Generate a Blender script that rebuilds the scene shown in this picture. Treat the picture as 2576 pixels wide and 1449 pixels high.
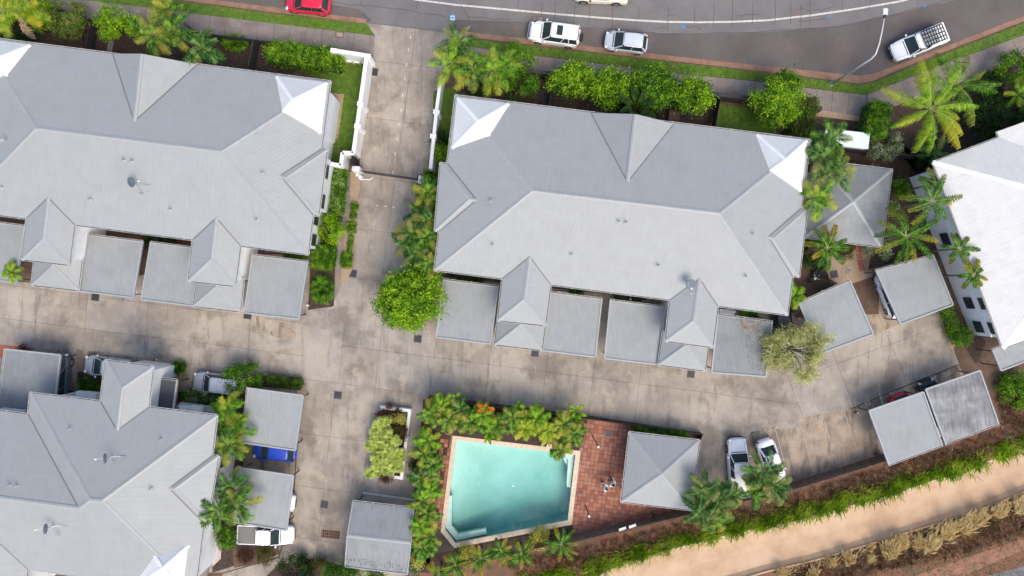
import bpy, math, random
import numpy as np
from mathutils import Vector, Matrix
from mathutils.geometry import tessellate_polygon
R = random.Random(7)
SC = bpy.context.scene
for o in list(bpy.data.objects): bpy.data.objects.remove(o)
# ---------------------------------------------------------------- camera, sky, sun, exposure
H = 66.0; S = 26.7                       # flying height (m) and survey scale (units per metre at ground level)
cam_d = bpy.data.cameras.new('camera'); cam = bpy.data.objects.new('camera', cam_d)
SC.collection.objects.link(cam); cam.location = (0, 0, H); cam.rotation_euler = (0, 0, 0)
cam_d.sensor_width = 36; cam_d.sensor_fit = 'HORIZONTAL'
cam_d.lens = 18.0 / (1288.0 / (S * H)); cam_d.clip_end = 1500; cam_d.clip_start = 0.5
SC.camera = cam
world = bpy.data.worlds.new('World'); SC.world = world; world.use_nodes = True
nt = world.node_tree; nt.nodes.clear()
sky = nt.nodes.new('ShaderNodeTexSky'); sky.sky_type = 'NISHITA'; sky.sun_disc = False
bg = nt.nodes.new('ShaderNodeBackground'); wo = nt.nodes.new('ShaderNodeOutputWorld')
SUNDIR = Vector((0.32, -0.58, 1.0)).normalized()
sky.sun_elevation = math.asin(SUNDIR.z); sky.sun_rotation = math.atan2(SUNDIR.x, SUNDIR.y)
sky.air_density = 1.0; sky.dust_density = 3.0; sky.ozone_density = 1.0
bg.inputs['Strength'].default_value = 0.15
nt.links.new(sky.outputs[0], bg.inputs['Color']); nt.links.new(bg.outputs[0], wo.inputs['Surface'])
sl = bpy.data.lights.new('sun', 'SUN'); sl.energy = 1.3; sl.angle = math.radians(38); sl.color = (1.0, 0.915, 0.78)
so = bpy.data.objects.new('sun', sl); SC.collection.objects.link(so); so.location = (20, -30, 60)
so.rotation_euler = SUNDIR.to_track_quat('Z', 'Y').to_euler()
SC.view_settings.view_transform = 'Standard'; SC.view_settings.look = 'None'
SC.view_settings.exposure = 0.76; SC.view_settings.gamma = 1; SC.view_settings.use_curve_mapping = False

# ---------------------------------------------------------------- survey helpers
def P(u, v, z=0.0):
    k = (H - z) / H / S
    return Vector(((u - 1288) * k, -(v - 724.5) * k, z))
def plane(a, b, c):
    n = (b - a).cross(c - a).normalized()
    return (n if n.z > 0 else -n), a
def hit(pl, u, v):
    n, a = pl; C = Vector((0, 0, H)); d = P(u, v) - C
    return C + d * ((a - C).dot(n) / d.dot(n))
def zpl(pl, x, y):
    n, a = pl; return a.z - (n.x * (x - a.x) + n.y * (y - a.y)) / n.z
# ---------------------------------------------------------------- objects
COL = SC.collection
ORG = {}
def tag(o, label=None, cat=None, group=None, kind=None):
    if label: o['label'] = label
    if cat: o['category'] = cat
    if group: o['group'] = group
    if kind: o['kind'] = kind
    return o
def thing(name, label, cat, loc=(0, 0, 0), group=None, rz=0.0):
    o = bpy.data.objects.new(name, None); COL.objects.link(o); o.empty_display_size = .3
    o.location = loc; o.rotation_euler = (0, 0, rz); ORG[o.name] = Vector(loc)
    return tag(o, label, cat, group)
def link(name, me, parent=None, mat=None, loc=None):
    o = bpy.data.objects.new(name, me); COL.objects.link(o)
    if mat and not me.materials: me.materials.append(mat)
    if parent: o.parent = parent; ORG[o.name] = ORG.get(parent.name, Vector())
    if loc is not None: o.location = loc
    return o
KIDS = {}
def tree_of(o):
    if not KIDS:
        for c in bpy.data.objects:
            if c.parent: KIDS.setdefault(c.parent.name, []).append(c)
    return KIDS.get(o.name, [])
def copy_tree(o, parent=None, swap=None):
    c = o.copy(); COL.objects.link(c); c.parent = parent
    for ch in list(o.children): copy_tree(ch, c)
    return c
class MB:
    def __init__(s): s.v = []; s.f = []; s.uv = None
    def add(s, vs, fs):
        b = len(s.v); s.v += [tuple(p) for p in vs]; s.f += [tuple(i + b for i in f) for f in fs]
    def poly(s, pts): s.add(pts, [range(len(pts))])
    def prism(s, pts, z1, z0, hole=None):
        pts = [Vector((p[0], p[1], 0)) for p in pts]; n = len(pts)
        ar = sum(pts[i].x * pts[(i + 1) % n].y - pts[(i + 1) % n].x * pts[i].y for i in range(n))
        if ar < 0: pts.reverse()
        vs = [(p.x, p.y, z1) for p in pts] + [(p.x, p.y, z0) for p in pts]
        if hole:
            hp = [Vector((p[0], p[1], 0)) for p in hole]; al = pts + hp; b = len(s.v); m = len(al)
            s.v += [(p.x, p.y, z1) for p in al] + [(p.x, p.y, z0) for p in al]
            for t in tessellate_polygon([pts, hp]):
                a, c_, d = [al[i] for i in t]; t = tuple(t) if (c_ - a).cross(d - a).z > 0 else tuple(reversed(t)); s.f.append(tuple(i + b for i in t))
            for k0, k1 in ((0, n), (n, m)):
                for i in range(k0, k1): j = k0 + (i - k0 + 1) % (k1 - k0); s.f.append((i + b, i + b + m, j + b + m, j + b))
            return
        if n == 4 or n == 3: fs = [tuple(range(n))]
        else:
            fs = []
            for t in tessellate_polygon([pts]):
                a, b, c = [pts[i] for i in t]
                fs.append(tuple(t) if (b - a).cross(c - a).z > 0 else tuple(reversed(t)))
        fs += [(i, i + n, (i + 1) % n + n, (i + 1) % n) for i in range(n)]
        s.add(vs, fs)
    def box(s, c, size, rz=0.0, M=None):
        x, y, z = [d / 2 for d in size]
        m = Matrix.Translation(Vector(c)) @ Matrix.Rotation(rz, 4, 'Z') if M is None else M
        vs = [m @ Vector((a * x, b * y, d * z)) for a in (-1, 1) for b in (-1, 1) for d in (-1, 1)]
        s.add(vs, [(0, 1, 3, 2), (4, 6, 7, 5), (0, 4, 5, 1), (2, 3, 7, 6), (0, 2, 6, 4), (1, 5, 7, 3)])
    def beam(s, a, b, w, h, up=Vector((0, 0, 1))):
        a = Vector(a); b = Vector(b); d = (b - a)
        if d.length < 1e-5: return
        d.normalize()
        if abs(d.dot(up)) > .98: up = Vector((0, 1, 0))
        sd = d.cross(up).normalized(); u2 = sd.cross(d).normalized()
        vs = []
        for p in (a, b):
            for i, j in ((-1, -1), (1, -1), (1, 1), (-1, 1)): vs.append(p + sd * (i * w / 2) + u2 * (j * h / 2))
        s.add(vs, [(0, 3, 2, 1), (4, 5, 6, 7), (0, 1, 5, 4), (1, 2, 6, 5), (2, 3, 7, 6), (3, 0, 4, 7)])
    def tube(s, pts, rad, n=8, cap=True):
        pts = [Vector(p) for p in pts]; rr = rad if isinstance(rad, (list, tuple)) else [rad] * len(pts)
        vs = []
        for i, p in enumerate(pts):
            d = (pts[min(i + 1, len(pts) - 1)] - pts[max(i - 1, 0)]).normalized()
            up = Vector((0, 0, 1)) if abs(d.z) < .95 else Vector((0, 1, 0))
            a = d.cross(up).normalized(); b = a.cross(d).normalized()
            for k in range(n):
                t = 2 * math.pi * k / n; vs.append(p + (a * math.cos(t) + b * math.sin(t)) * rr[i])
        fs = [(i * n + k, i * n + (k + 1) % n, (i + 1) * n + (k + 1) % n, (i + 1) * n + k)
              for i in range(len(pts) - 1) for k in range(n)]
        if cap: fs += [tuple(reversed(range(n))), tuple(range((len(pts) - 1) * n, len(pts) * n))]
        s.add(vs, fs)
    def mesh(s, name, smooth=False):
        me = bpy.data.meshes.new(name); me.from_pydata(s.v, [], s.f)
        if smooth: me.polygons.foreach_set('use_smooth', [True] * len(me.polygons))
        me.update(); return me
    def build(s, name, mat, parent=None, smooth=False, kind=None, label=None):
        if parent is not None:
            o = ORG.get(parent.name, Vector())
            s.v = [(a - o.x, b - o.y, c - o.z) for a, b, c in s.v]
        me = s.mesh(name, smooth)
        if s.uv:
            ul = me.uv_layers.new(name='UVMap'); flat = []
            for q in s.uv: flat += q
            ul.data.foreach_set('uv', flat)
        ob = link(name, me, parent, mat)
        if kind: ob['kind'] = kind
        if label: ob['label'] = label
        return ob
def px(pts, z=0.0): return [P(u, v, z) for u, v in pts]
def bevel(o, w, seg=2, ang=40):
    m = o.modifiers.new('bevel', 'BEVEL'); m.width = w; m.segments = seg; m.limit_method = 'ANGLE'; m.angle_limit = math.radians(ang)
    return o
# ---------------------------------------------------------------- materials
def rgb(c): return (c[0], c[1], c[2], 1)
def new_mat(name):
    m = bpy.data.materials.new(name); m.use_nodes = True
    n = m.node_tree.nodes; n.clear(); return m, n, m.node_tree.links
def nmat(name, c1, c2=None, scale=3.0, rough=.8, bump=.0, bscale=None, metal=0.0, layers=(), coord='pos', detail=6, stretch=None, spec=.3, lo=.35, hi=.65, coat=0.0):
    """two-tone noise base, then layers (scale, colour, lo, hi, amount, stretch)"""
    m, n, L = new_mat(name)
    out = n.new('ShaderNodeOutputMaterial'); b = n.new('ShaderNodeBsdfPrincipled')
    L.new(b.outputs[0], out.inputs[0]); b.inputs['Roughness'].default_value = rough; b.inputs['Metallic'].default_value = metal
    b.inputs['Specular IOR Level'].default_value = spec; b.inputs['Coat Weight'].default_value = coat; b.inputs['Coat Roughness'].default_value = .06
    if coord == 'pos': src = n.new('ShaderNodeNewGeometry').outputs['Position']
    elif coord == 'uv': src = n.new('ShaderNodeTexCoord').outputs['UV']
    else: src = n.new('ShaderNodeTexCoord').outputs['Object']
    def noise(sc, st=None, det=6, off=0.0):
        t = n.new('ShaderNodeTexNoise'); t.inputs['Scale'].default_value = sc; t.inputs['Detail'].default_value = det
        t.inputs['Roughness'].default_value = .6
        mp = n.new('ShaderNodeMapping'); mp.inputs['Location'].default_value = (off, off * .7, 0)
        if st:
            mp.inputs['Scale'].default_value = st[:3]
            if len(st) > 3: mp.inputs['Rotation'].default_value = (0, 0, st[3])
        L.new(src, mp.inputs[0]); L.new(mp.outputs[0], t.inputs[0]); return t.outputs[0]
    def mix(fac, a, bb, amt=1.0, lo=.4, hi=.6):
        mr = n.new('ShaderNodeMapRange'); mr.inputs[1].default_value = lo; mr.inputs[2].default_value = hi
        mr.inputs[4].default_value = amt; mr.interpolation_type = 'SMOOTHSTEP'; L.new(fac, mr.inputs[0])
        x = n.new('ShaderNodeMix'); x.data_type = 'RGBA'; L.new(mr.outputs[0], x.inputs[0])
        if isinstance(a, tuple): x.inputs[6].default_value = a
        else: L.new(a, x.inputs[6])
        x.inputs[7].default_value = bb; return x.outputs[2]
    if c2 is None: c2 = [q * .9 for q in c1]
    col = mix(noise(scale, stretch, detail), rgb(c1), rgb(c2), 1, lo, hi)
    for i, ly in enumerate(layers):
        sc, c, l0, h0, amt = ly[:5]; st = ly[5] if len(ly) > 5 else None
        col = mix(noise(sc, st, 5, 13.7 * (i + 1)), col, rgb(c), amt, l0, h0)
    L.new(col, b.inputs['Base Color'])
    if bump:
        bn = n.new('ShaderNodeBump'); bn.inputs['Strength'].default_value = bump; bn.inputs['Distance'].default_value = .03
        L.new(noise(bscale or scale * 6, None, 8, 3.1), bn.inputs['Height']); L.new(bn.outputs[0], b.inputs['Normal'])
    return m
def plain(name, c, rough=.5, metal=0.0, spec=.5, coat=0.0):
    return nmat(name, c, [q * .93 for q in c], 2.0, rough, metal=metal, spec=spec, coat=coat, coord='obj')
def roof_mat(name, c, c2, dirt_or_shade, pitch=.107, amp=.5, rough=.42, streak=.25):
    m, n, L = new_mat(name)
    out = n.new('ShaderNodeOutputMaterial'); b = n.new('ShaderNodeBsdfPrincipled'); L.new(b.outputs[0], out.inputs[0])
    b.inputs['Roughness'].default_value = rough; b.inputs['Specular IOR Level'].default_value = .35
    uv = n.new('ShaderNodeTexCoord').outputs['UV']; sp = n.new('ShaderNodeSeparateXYZ'); L.new(uv, sp.inputs[0])
    ml = n.new('ShaderNodeMath'); ml.operation = 'MULTIPLY'; ml.inputs[1].default_value = 2 * math.pi / pitch; L.new(sp.outputs[0], ml.inputs[0])
    sn = n.new('ShaderNodeMath'); sn.operation = 'SINE'; L.new(ml.outputs[0], sn.inputs[0])
    bn = n.new('ShaderNodeBump'); bn.inputs['Strength'].default_value = amp; bn.inputs['Distance'].default_value = .012
    L.new(sn.outputs[0], bn.inputs['Height']); L.new(bn.outputs[0], b.inputs['Normal'])
    def noise(sc, st, det=5):
        t = n.new('ShaderNodeTexNoise'); t.inputs['Scale'].default_value = sc; t.inputs['Detail'].default_value = det
        mp = n.new('ShaderNodeMapping'); mp.inputs['Scale'].default_value = st; L.new(uv, mp.inputs[0]); L.new(mp.outputs[0], t.inputs[0]); return t.outputs[0]
    def mix(fac, a, bb, amt, lo, hi):
        mr = n.new('ShaderNodeMapRange'); mr.inputs[1].default_value = lo; mr.inputs[2].default_value = hi; mr.inputs[4].default_value = amt
        L.new(fac, mr.inputs[0]); x = n.new('ShaderNodeMix'); x.data_type = 'RGBA'; L.new(mr.outputs[0], x.inputs[0])
        if isinstance(a, tuple): x.inputs[6].default_value = a
        else: L.new(a, x.inputs[6])
        x.inputs[7].default_value = bb; return x.outputs[2]
    col = mix(noise(.9, (1, 1, 1)), rgb(c), rgb(c2), 1, .35, .65)
    col = mix(noise(5.0, (1, .12, 1)), col, rgb(dirt_or_shade), streak, .5, .8)
    col = mix(noise(.35, (1, 1, 1)), col, rgb(dirt_or_shade), streak * .6, .5, .75)
    # fastener rows across the sheets, every 1.1 m
    m2 = n.new('ShaderNodeMath'); m2.operation = 'MULTIPLY'; m2.inputs[1].default_value = 2 * math.pi / 1.15; L.new(sp.outputs[1], m2.inputs[0])
    s2 = n.new('ShaderNodeMath'); s2.operation = 'SINE'; L.new(m2.outputs[0], s2.inputs[0])
    col = mix(s2.outputs[0], col, rgb(dirt_or_shade), .12, .985, 1.0)
    # sheet laps every 0.76 m
    m3 = n.new('ShaderNodeMath'); m3.operation = 'MULTIPLY'; m3.inputs[1].default_value = 2 * math.pi / .762; L.new(sp.outputs[0], m3.inputs[0])
    s3 = n.new('ShaderNodeMath'); s3.operation = 'SINE'; L.new(m3.outputs[0], s3.inputs[0])
    col = mix(s3.outputs[0], col, rgb(dirt_or_shade), .10, .96, 1.0)
    L.new(col, b.inputs['Base Color']); return m
def leaf_mat(name, cols, trans=.35, rough=.5, tip=None, cl=1.9):
    """colour per leaf (random per island); tip = colour toward the end of a frond (uv.y)"""
    m, n, L = new_mat(name)
    out = n.new('ShaderNodeOutputMaterial'); b = n.new('ShaderNodeBsdfPrincipled'); b.inputs['Roughness'].default_value = rough
    b.inputs['Specular IOR Level'].default_value = .14
    g = n.new('ShaderNodeNewGeometry'); cr = n.new('ShaderNodeValToRGB')
    tc = n.new('ShaderNodeTexCoord'); nz = n.new('ShaderNodeTexNoise'); nz.inputs['Scale'].default_value = cl; nz.inputs['Detail'].default_value = 2; L.new(tc.outputs['Object'], nz.inputs[0])
    m1 = n.new('ShaderNodeMapRange'); m1.inputs[1].default_value = .39; m1.inputs[2].default_value = .61; m1.inputs[4].default_value = .62; L.new(nz.outputs[0], m1.inputs[0])
    m2 = n.new('ShaderNodeMath'); m2.operation = 'MULTIPLY_ADD'; m2.inputs[1].default_value = .38; L.new(g.outputs['Random Per Island'], m2.inputs[0]); L.new(m1.outputs[0], m2.inputs[2]); L.new(m2.outputs[0], cr.inputs[0])
    el = cr.color_ramp.elements; k = len(cols)
    while len(el) < k: el.new(.5)
    for i, c in enumerate(cols): el[i].position = i / (k - 1); el[i].color = rgb(c)
    col = cr.outputs[0]
    if tip:
        uvn = n.new('ShaderNodeTexCoord').outputs['UV']; sp = n.new('ShaderNodeSeparateXYZ'); L.new(uvn, sp.inputs[0])
        oi = n.new('ShaderNodeObjectInfo')
        ad = n.new('ShaderNodeMath'); ad.operation = 'MULTIPLY'; L.new(sp.outputs[1], ad.inputs[0]); L.new(oi.outputs['Random'], ad.inputs[1])
        mr = n.new('ShaderNodeMapRange'); mr.inputs[1].default_value = .25; mr.inputs[2].default_value = .85; mr.inputs[4].default_value = .8; L.new(ad.outputs[0], mr.inputs[0])
        x = n.new('ShaderNodeMix'); x.data_type = 'RGBA'; L.new(mr.outputs[0], x.inputs[0]); L.new(col, x.inputs[6]); x.inputs[7].default_value = rgb(tip); col = x.outputs[2]
    L.new(col, b.inputs['Base Color'])
    t = n.new('ShaderNodeBsdfTranslucent'); L.new(col, t.inputs[0]); ms = n.new('ShaderNodeMixShader'); ms.inputs[0].default_value = trans
    L.new(b.outputs[0], ms.inputs[1]); L.new(t.outputs[0], ms.inputs[2]); L.new(ms.outputs[0], out.inputs[0]); return m
def glass_mat(name, c=(.02, .03, .035)):
    m = nmat(name, c, [q * 1.5 for q in c], 3, .06, spec=.8, coord='obj'); return m
M = {}
M['soil'] = nmat('soil', (.13, .085, .06), (.085, .055, .04), 1.2, .95, .5, 12, layers=[(.25, (.2, .1, .06), .5, .7, .5), (14, (.24, .17, .12), .55, .75, .5)])
M['soil_dark'] = nmat('dark_mulch', (.045, .03, .024), (.075, .048, .036), 4, .95, .5, 25, layers=[(20, (.13, .09, .06), .58, .75, .5)])
M['soil_red'] = nmat('red_soil', (.22, .1, .06), (.14, .075, .05), .9, .95, .5, 12, layers=[(6, (.10, .075, .045), .5, .7, .7), (.3, (.09, .08, .05), .5, .65, .7), (22, (.3, .2, .12), .55, .75, .45)])
M['asphalt'] = nmat('asphalt', (.15, .142, .14), (.18, .172, .168), .35, .9, .4, 60, layers=[(40, (.21, .2, .2), .55, .75, .35), (.5, (.19, .13, .1), .5, .72, .5), (6, (.09, .085, .09), .55, .8, .3)])
M['asphalt_old'] = nmat('worn_asphalt', (.105, .09, .084), (.13, .112, .104), .3, .9, .4, 60, layers=[(40, (.2, .18, .165), .55, .75, .35), (.35, (.20, .145, .11), .5, .8, .45)])
M['red_dust'] = nmat('red_dusty_gutter', (.29, .165, .11), (.22, .13, .09), 1.5, .95, .3, 30, layers=[(.6, (.35, .22, .15), .5, .7, .6), (8, (.15, .09, .06), .58, .75, .4)])
CON = [(.11, (.44, .385, .315), .47, .6, .6), (.28, (.155, .13, .108), .48, .64, .68), (1.6, (.17, .15, .13), .52, .7, .55, (1, .14, 1, .13)), (2.6, (.42, .38, .33), .56, .72, .45, (1, .2, 1, .13)), (7, (.16, .14, .12), .54, .72, .45), (30, (.46, .42, .38), .55, .8, .35), (45, (.15, .13, .115), .58, .75, .35), (.5, (.44, .37, .29), .55, .7, .6)]
M['concrete'] = nmat('weathered_concrete', (.325, .28, .232), (.268, .23, .188), .8, .88, .25, 40, layers=CON)
M['concrete2'] = nmat('weathered_concrete_paler', (.35, .312, .27), (.29, .258, .222), .6, .88, .25, 40, layers=CON)
M['concrete_tan'] = nmat('tan_stained_concrete', (.37, .295, .22), (.27, .21, .155), .7, .88, .25, 40, layers=[(.9, (.14, .115, .10), .47, .60, .8, (1, .22, 1, .3)), (1.1, (.42, .27, .13), .55, .72, .6), (3, (.19, .155, .13), .52, .72, .5), (.6, (.44, .36, .27), .55, .7, .6)])
M['path'] = nmat('footpath_concrete', (.245, .205, .18), (.205, .172, .152), 1.2, .9, .3, 40, layers=[(.5, (.14, .115, .105), .5, .7, .6), (8, (.31, .27, .235), .55, .75, .4), (.3, (.30, .25, .21), .55, .7, .5)])
M['joint'] = plain('joint_filler', (.09, .07, .055), .95)
M['drain'] = nmat('dusty_pink_concrete', (.51, .35, .225), (.43, .28, .175), .5, .9, .25, 20, layers=[(.35, (.54, .39, .26), .45, .65, .7), (5, (.46, .29, .2), .58, .75, .4), (14, (.7, .56, .44), .58, .75, .35)])
M['grass'] = nmat('lawn_turf', (.11, .19, .022), (.07, .135, .016), 2.2, .95, .8, 60, layers=[(.6, (.13, .13, .045), .5, .7, .5), (25, (.10, .17, .03), .5, .7, .5), (1.4, (.12, .085, .04), .6, .75, .4)])
M['gravel'] = nmat('pebble_gravel', (.42, .31, .21), (.25, .17, .11), 14, .9, 1, 40, layers=[(24, (.56, .45, .34), .52, .66, .7), (1, (.3, .2, .13), .5, .7, .5)])
M['gravel_white'] = nmat('white_pebble_gravel', (.52, .46, .40), (.34, .29, .25), 14, .9, 1, 40, layers=[(24, (.68, .63, .57), .52, .66, .7)])
M['line'] = nmat('road_paint', (.62, .60, .55), (.46, .43, .39), 6, .7, layers=[(18, (.3, .27, .24), .6, .75, .6)])
M['line_faint'] = nmat('faded_road_paint', (.38, .34, .29), (.28, .24, .20), 3, .8)
M['bay_text'] = plain('stencil_paint', (.55, .52, .46), .8)
M['crack'] = plain('crack_sealant', (.075, .07, .072), .8)
M['blue_paint'] = plain('blue_survey_paint', (.06, .22, .5), .7)
M['lightblue'] = plain('pale_blue_paint', (.45, .66, .78), .6)
M['roof'] = roof_mat('grey_corrugated_roof', (.312, .324, .322), (.297, .308, .306), (.22, .215, .20), amp=.4, streak=.22)
M['roof_ext'] = roof_mat('weathered_grey_roof', (.235, .25, .258), (.205, .218, .225), (.15, .14, .13), streak=.55, amp=.5)
M['roof_flat'] = roof_mat('carport_roof', (.295, .31, .31), (.272, .285, .286), (.18, .175, .165), streak=.35, amp=.5)
M['roof_dark'] = roof_mat('dark_corrugated_roof', (.085, .092, .105), (.07, .075, .085), (.05, .05, .05))
M['roof_bright'] = roof_mat('bright_white_corner_roof', (.78, .775, .76), (.75, .745, .73), (.6, .57, .54), streak=.2, amp=.9)
M['roof_shade_streak'] = roof_mat('shade_streaked_roof', (.30, .305, .30), (.16, .16, .165), (.07, .07, .07), streak=.85)  # dark shade streaks lying on one carport, put into the roof colour
M['roof_white'] = roof_mat('white_corrugated_roof', (.62, .615, .60), (.59, .585, .57), (.42, .39, .36), streak=.4, amp=.8)
M['cap'] = plain('ridge_capping', (.32, .332, .332), .5)
M['cap_dark'] = plain('shadow_grey_flashing', (.17, .165, .155), .6)
M['cap_white'] = plain('white_ridge_capping', (.86, .87, .89), .4)
M['gutter'] = nmat('gutter_paint', (.60, .59, .56), (.42, .40, .37), 3, .5, layers=[(9, (.16, .13, .11), .55, .7, .6)])
M['gutter_in'] = plain('gutter_inside', (.09, .08, .07), .8)
M['trim'] = plain('pale_fascia', (.33, .345, .355), .5)
M['wall'] = nmat('white_render', (.80, .80, .80), (.72, .72, .71), .9, .8, .1, 30, layers=[(.5, (.6, .6, .62), .55, .75, .4)])
M['wall_cream'] = nmat('cream_render', (.58, .52, .42), (.50, .44, .35), .9, .8, .1, 30)
M['glass'] = glass_mat('dark_window_glass')
M['frame'] = plain('dark_window_frame', (.05, .05, .055), .4)
M['post'] = plain('brown_steel_post', (.07, .05, .04), .6)
M['steel'] = plain('galvanised_steel', (.45, .46, .48), .35, .6)
M['dish'] = plain('grey_dish', (.13, .165, .20), .55)
M['grate'] = plain('dark_steel_grate', (.10, .095, .10), .5, .5)
M['pit'] = plain('dark_pit', (.012, .012, .012), .95)
M['rust'] = plain('rusty_steel', (.27, .15, .10), .8)
M['charcoal'] = nmat('charcoal_fence_paint', (.032, .029, .032), (.05, .044, .046), 4, .7)
M['timber'] = nmat('grey_weathered_timber', (.135, .115, .105), (.085, .07, .065), 3, .9, .3, 30, layers=[(2, (.2, .175, .155), .5, .7, .6)], coord='pos')
M['timber_rail'] = nmat('brown_timber_rail', (.19, .12, .08), (.13, .08, .055), 3, .9)
M['brick_red'] = nmat('red_terracotta', (.36, .12, .075), (.27, .09, .06), 5, .85, .2, 40)
PAV = [nmat('terracotta_paver_%s' % w, a, b, 3, .85, .2, 40, layers=[(1.1, (.16, .065, .045), .5, .7, .65), (.7, (.42, .26, .19), .58, .75, .55)]) for w, a, b in
       (('orange', (.40, .165, .10), (.34, .13, .08)), ('brown', (.30, .115, .075), (.24, .09, .06)), ('rose', (.38, .175, .12), (.32, .14, .095)))]
M['coping'] = nmat('sandstone_coping', (.66, .54, .40), (.60, .48, .35), 2, .85, .1, 40, layers=[(10, (.5, .39, .28), .58, .75, .4)])
M['pool_tile'] = nmat('pool_lining', (.60, .74, .68), (.52, .67, .61), .5, .6, layers=[(.22, (.42, .62, .52), .48, .62, .6), (1.2, (.64, .83, .75), .55, .75, .5)])
M['white_plastic'] = plain('white_plastic', (.82, .82, .82), .35)
M['ac'] = plain('off_white_casing', (.60, .60, .59), .5)
M['shed'] = plain('pale_shed_steel', (.60, .68, .70), .45)
M['trunk'] = nmat('palm_trunk', (.20, .17, .13), (.13, .105, .08), 4, .9, .4, 30)
M['bark'] = nmat('tree_bark', (.14, .105, .075), (.09, .07, .05), 5, .9, .4, 30)
LEAF = {
 'lime': leaf_mat('lime_leaves', [(0.05, 0.125, 0.008), (0.15, 0.31, 0.012), (0.29, 0.49, 0.018), (0.48, 0.66, 0.03)]),
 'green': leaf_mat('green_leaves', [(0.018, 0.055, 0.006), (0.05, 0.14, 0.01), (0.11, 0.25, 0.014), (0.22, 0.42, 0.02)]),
 'mid': leaf_mat('mid_green_leaves', [(0.022, 0.07, 0.007), (0.07, 0.18, 0.01), (0.155, 0.32, 0.015), (0.29, 0.48, 0.025)]),
 'dark': leaf_mat('dark_leaves', [(0.008, 0.02, 0.006), (0.018, 0.045, 0.01), (0.035, 0.08, 0.014), (0.07, 0.14, 0.02)]),
 'olive': leaf_mat('olive_leaves', [(0.2, 0.21, 0.05), (0.38, 0.39, 0.12), (0.56, 0.56, 0.24), (0.72, 0.7, 0.4)]),
 'brown': leaf_mat('brownish_leaves', [(0.05, 0.045, 0.015), (0.12, 0.08, 0.03), (0.08, 0.12, 0.02), (0.2, 0.17, 0.05)]),
 'pink': leaf_mat('pink_tinged_leaves', [(0.03, 0.07, 0.01), (0.1, 0.19, 0.02), (0.19, 0.26, 0.04), (0.45, 0.27, 0.15)]),
 'varieg': leaf_mat('variegated_leaves', [(0.04, 0.12, 0.01), (0.1, 0.24, 0.02), (0.4, 0.46, 0.2), (0.6, 0.62, 0.36)]),
 'greyvar': leaf_mat('grey_green_leaves', [(0.05, 0.09, 0.025), (0.14, 0.2, 0.08), (0.32, 0.38, 0.22), (0.5, 0.54, 0.36)]),
 'star': leaf_mat('pale_yellow_green_leaves', [(0.2, 0.3, 0.04), (0.42, 0.52, 0.09), (0.62, 0.68, 0.2), (0.8, 0.82, 0.38)]),
 'yellow': leaf_mat('yellow_leaves', [(.35, .38, .05), (.50, .48, .08), (.60, .55, .14), (.3, .35, .05)]),
 'red': leaf_mat('dark_red_leaves', [(.10, .025, .02), (.06, .05, .02), (.16, .04, .03), (.05, .07, .02)]),
 'orange': leaf_mat('orange_leaves', [(.7, .12, .02), (.75, .2, .03), (.6, .08, .02), (.7, .15, .02)]),
 'straw': leaf_mat('straw_blades', [(0.6, 0.45, 0.19), (0.8, 0.64, 0.32), (0.92, 0.8, 0.5), (0.42, 0.3, 0.14)], .15),
 'straw_dull': leaf_mat('dull_straw_blades', [(0.14, 0.08, 0.045), (0.26, 0.16, 0.09), (0.42, 0.29, 0.17), (0.6, 0.46, 0.3)], .15),
 'blade': leaf_mat('bright_grass_blades', [(0.11, 0.22, 0.015), (0.27, 0.44, 0.025), (0.42, 0.58, 0.04), (0.6, 0.66, 0.12)], .35, cl=.7),
 'turf': leaf_mat('turf_blades', [(0.05, 0.12, 0.01), (0.1, 0.21, 0.014), (0.17, 0.31, 0.02), (0.26, 0.36, 0.05)], .25),
}
FR = {
 'areca': leaf_mat('palm_leaflets', [(0.016, 0.055, 0.008), (0.045, 0.135, 0.014), (0.11, 0.25, 0.022), (0.24, 0.42, 0.04)], .3, .4, (.42, .36, .06)),
 'areca_y': leaf_mat('yellowing_palm_leaflets', [(0.08, 0.18, 0.01), (0.2, 0.36, 0.02), (0.36, 0.48, 0.03), (0.52, 0.56, 0.06)], .35, .4, (.62, .46, .03)),
 'bright': leaf_mat('bright_palm_leaflets', [(0.03, 0.11, 0.008), (0.09, 0.24, 0.012), (0.18, 0.38, 0.018), (0.34, 0.54, 0.035)], .35, .4, (.45, .42, .05)),
 'fox': leaf_mat('plume_palm_leaflets', [(0.014, 0.055, 0.008), (0.04, 0.13, 0.012), (0.085, 0.23, 0.018), (0.18, 0.36, 0.03)], .3, .4, (.45, .32, .04)),
 'dark': leaf_mat('dark_palm_leaflets', [(.012,.05,.01),(.03,.11,.016),(.07,.20,.025),(.20,.34,.10)], .3, .35, (.3, .28, .08)),
 'coco': leaf_mat('coconut_leaflets', [(0.06, 0.16, 0.01), (0.14, 0.31, 0.015), (0.25, 0.44, 0.02), (0.42, 0.56, 0.04)], .35, .4, (.58, .50, .04)),
}
FR['dry'] = leaf_mat('dead_palm_leaflets', [(.30, .20, .11), (.42, .31, .18), (.50, .40, .26), (.24, .15, .08)], .1, .7)
M['rachis'] = plain('leaf_stalk', (.30, .33, .10), .5)
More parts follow.
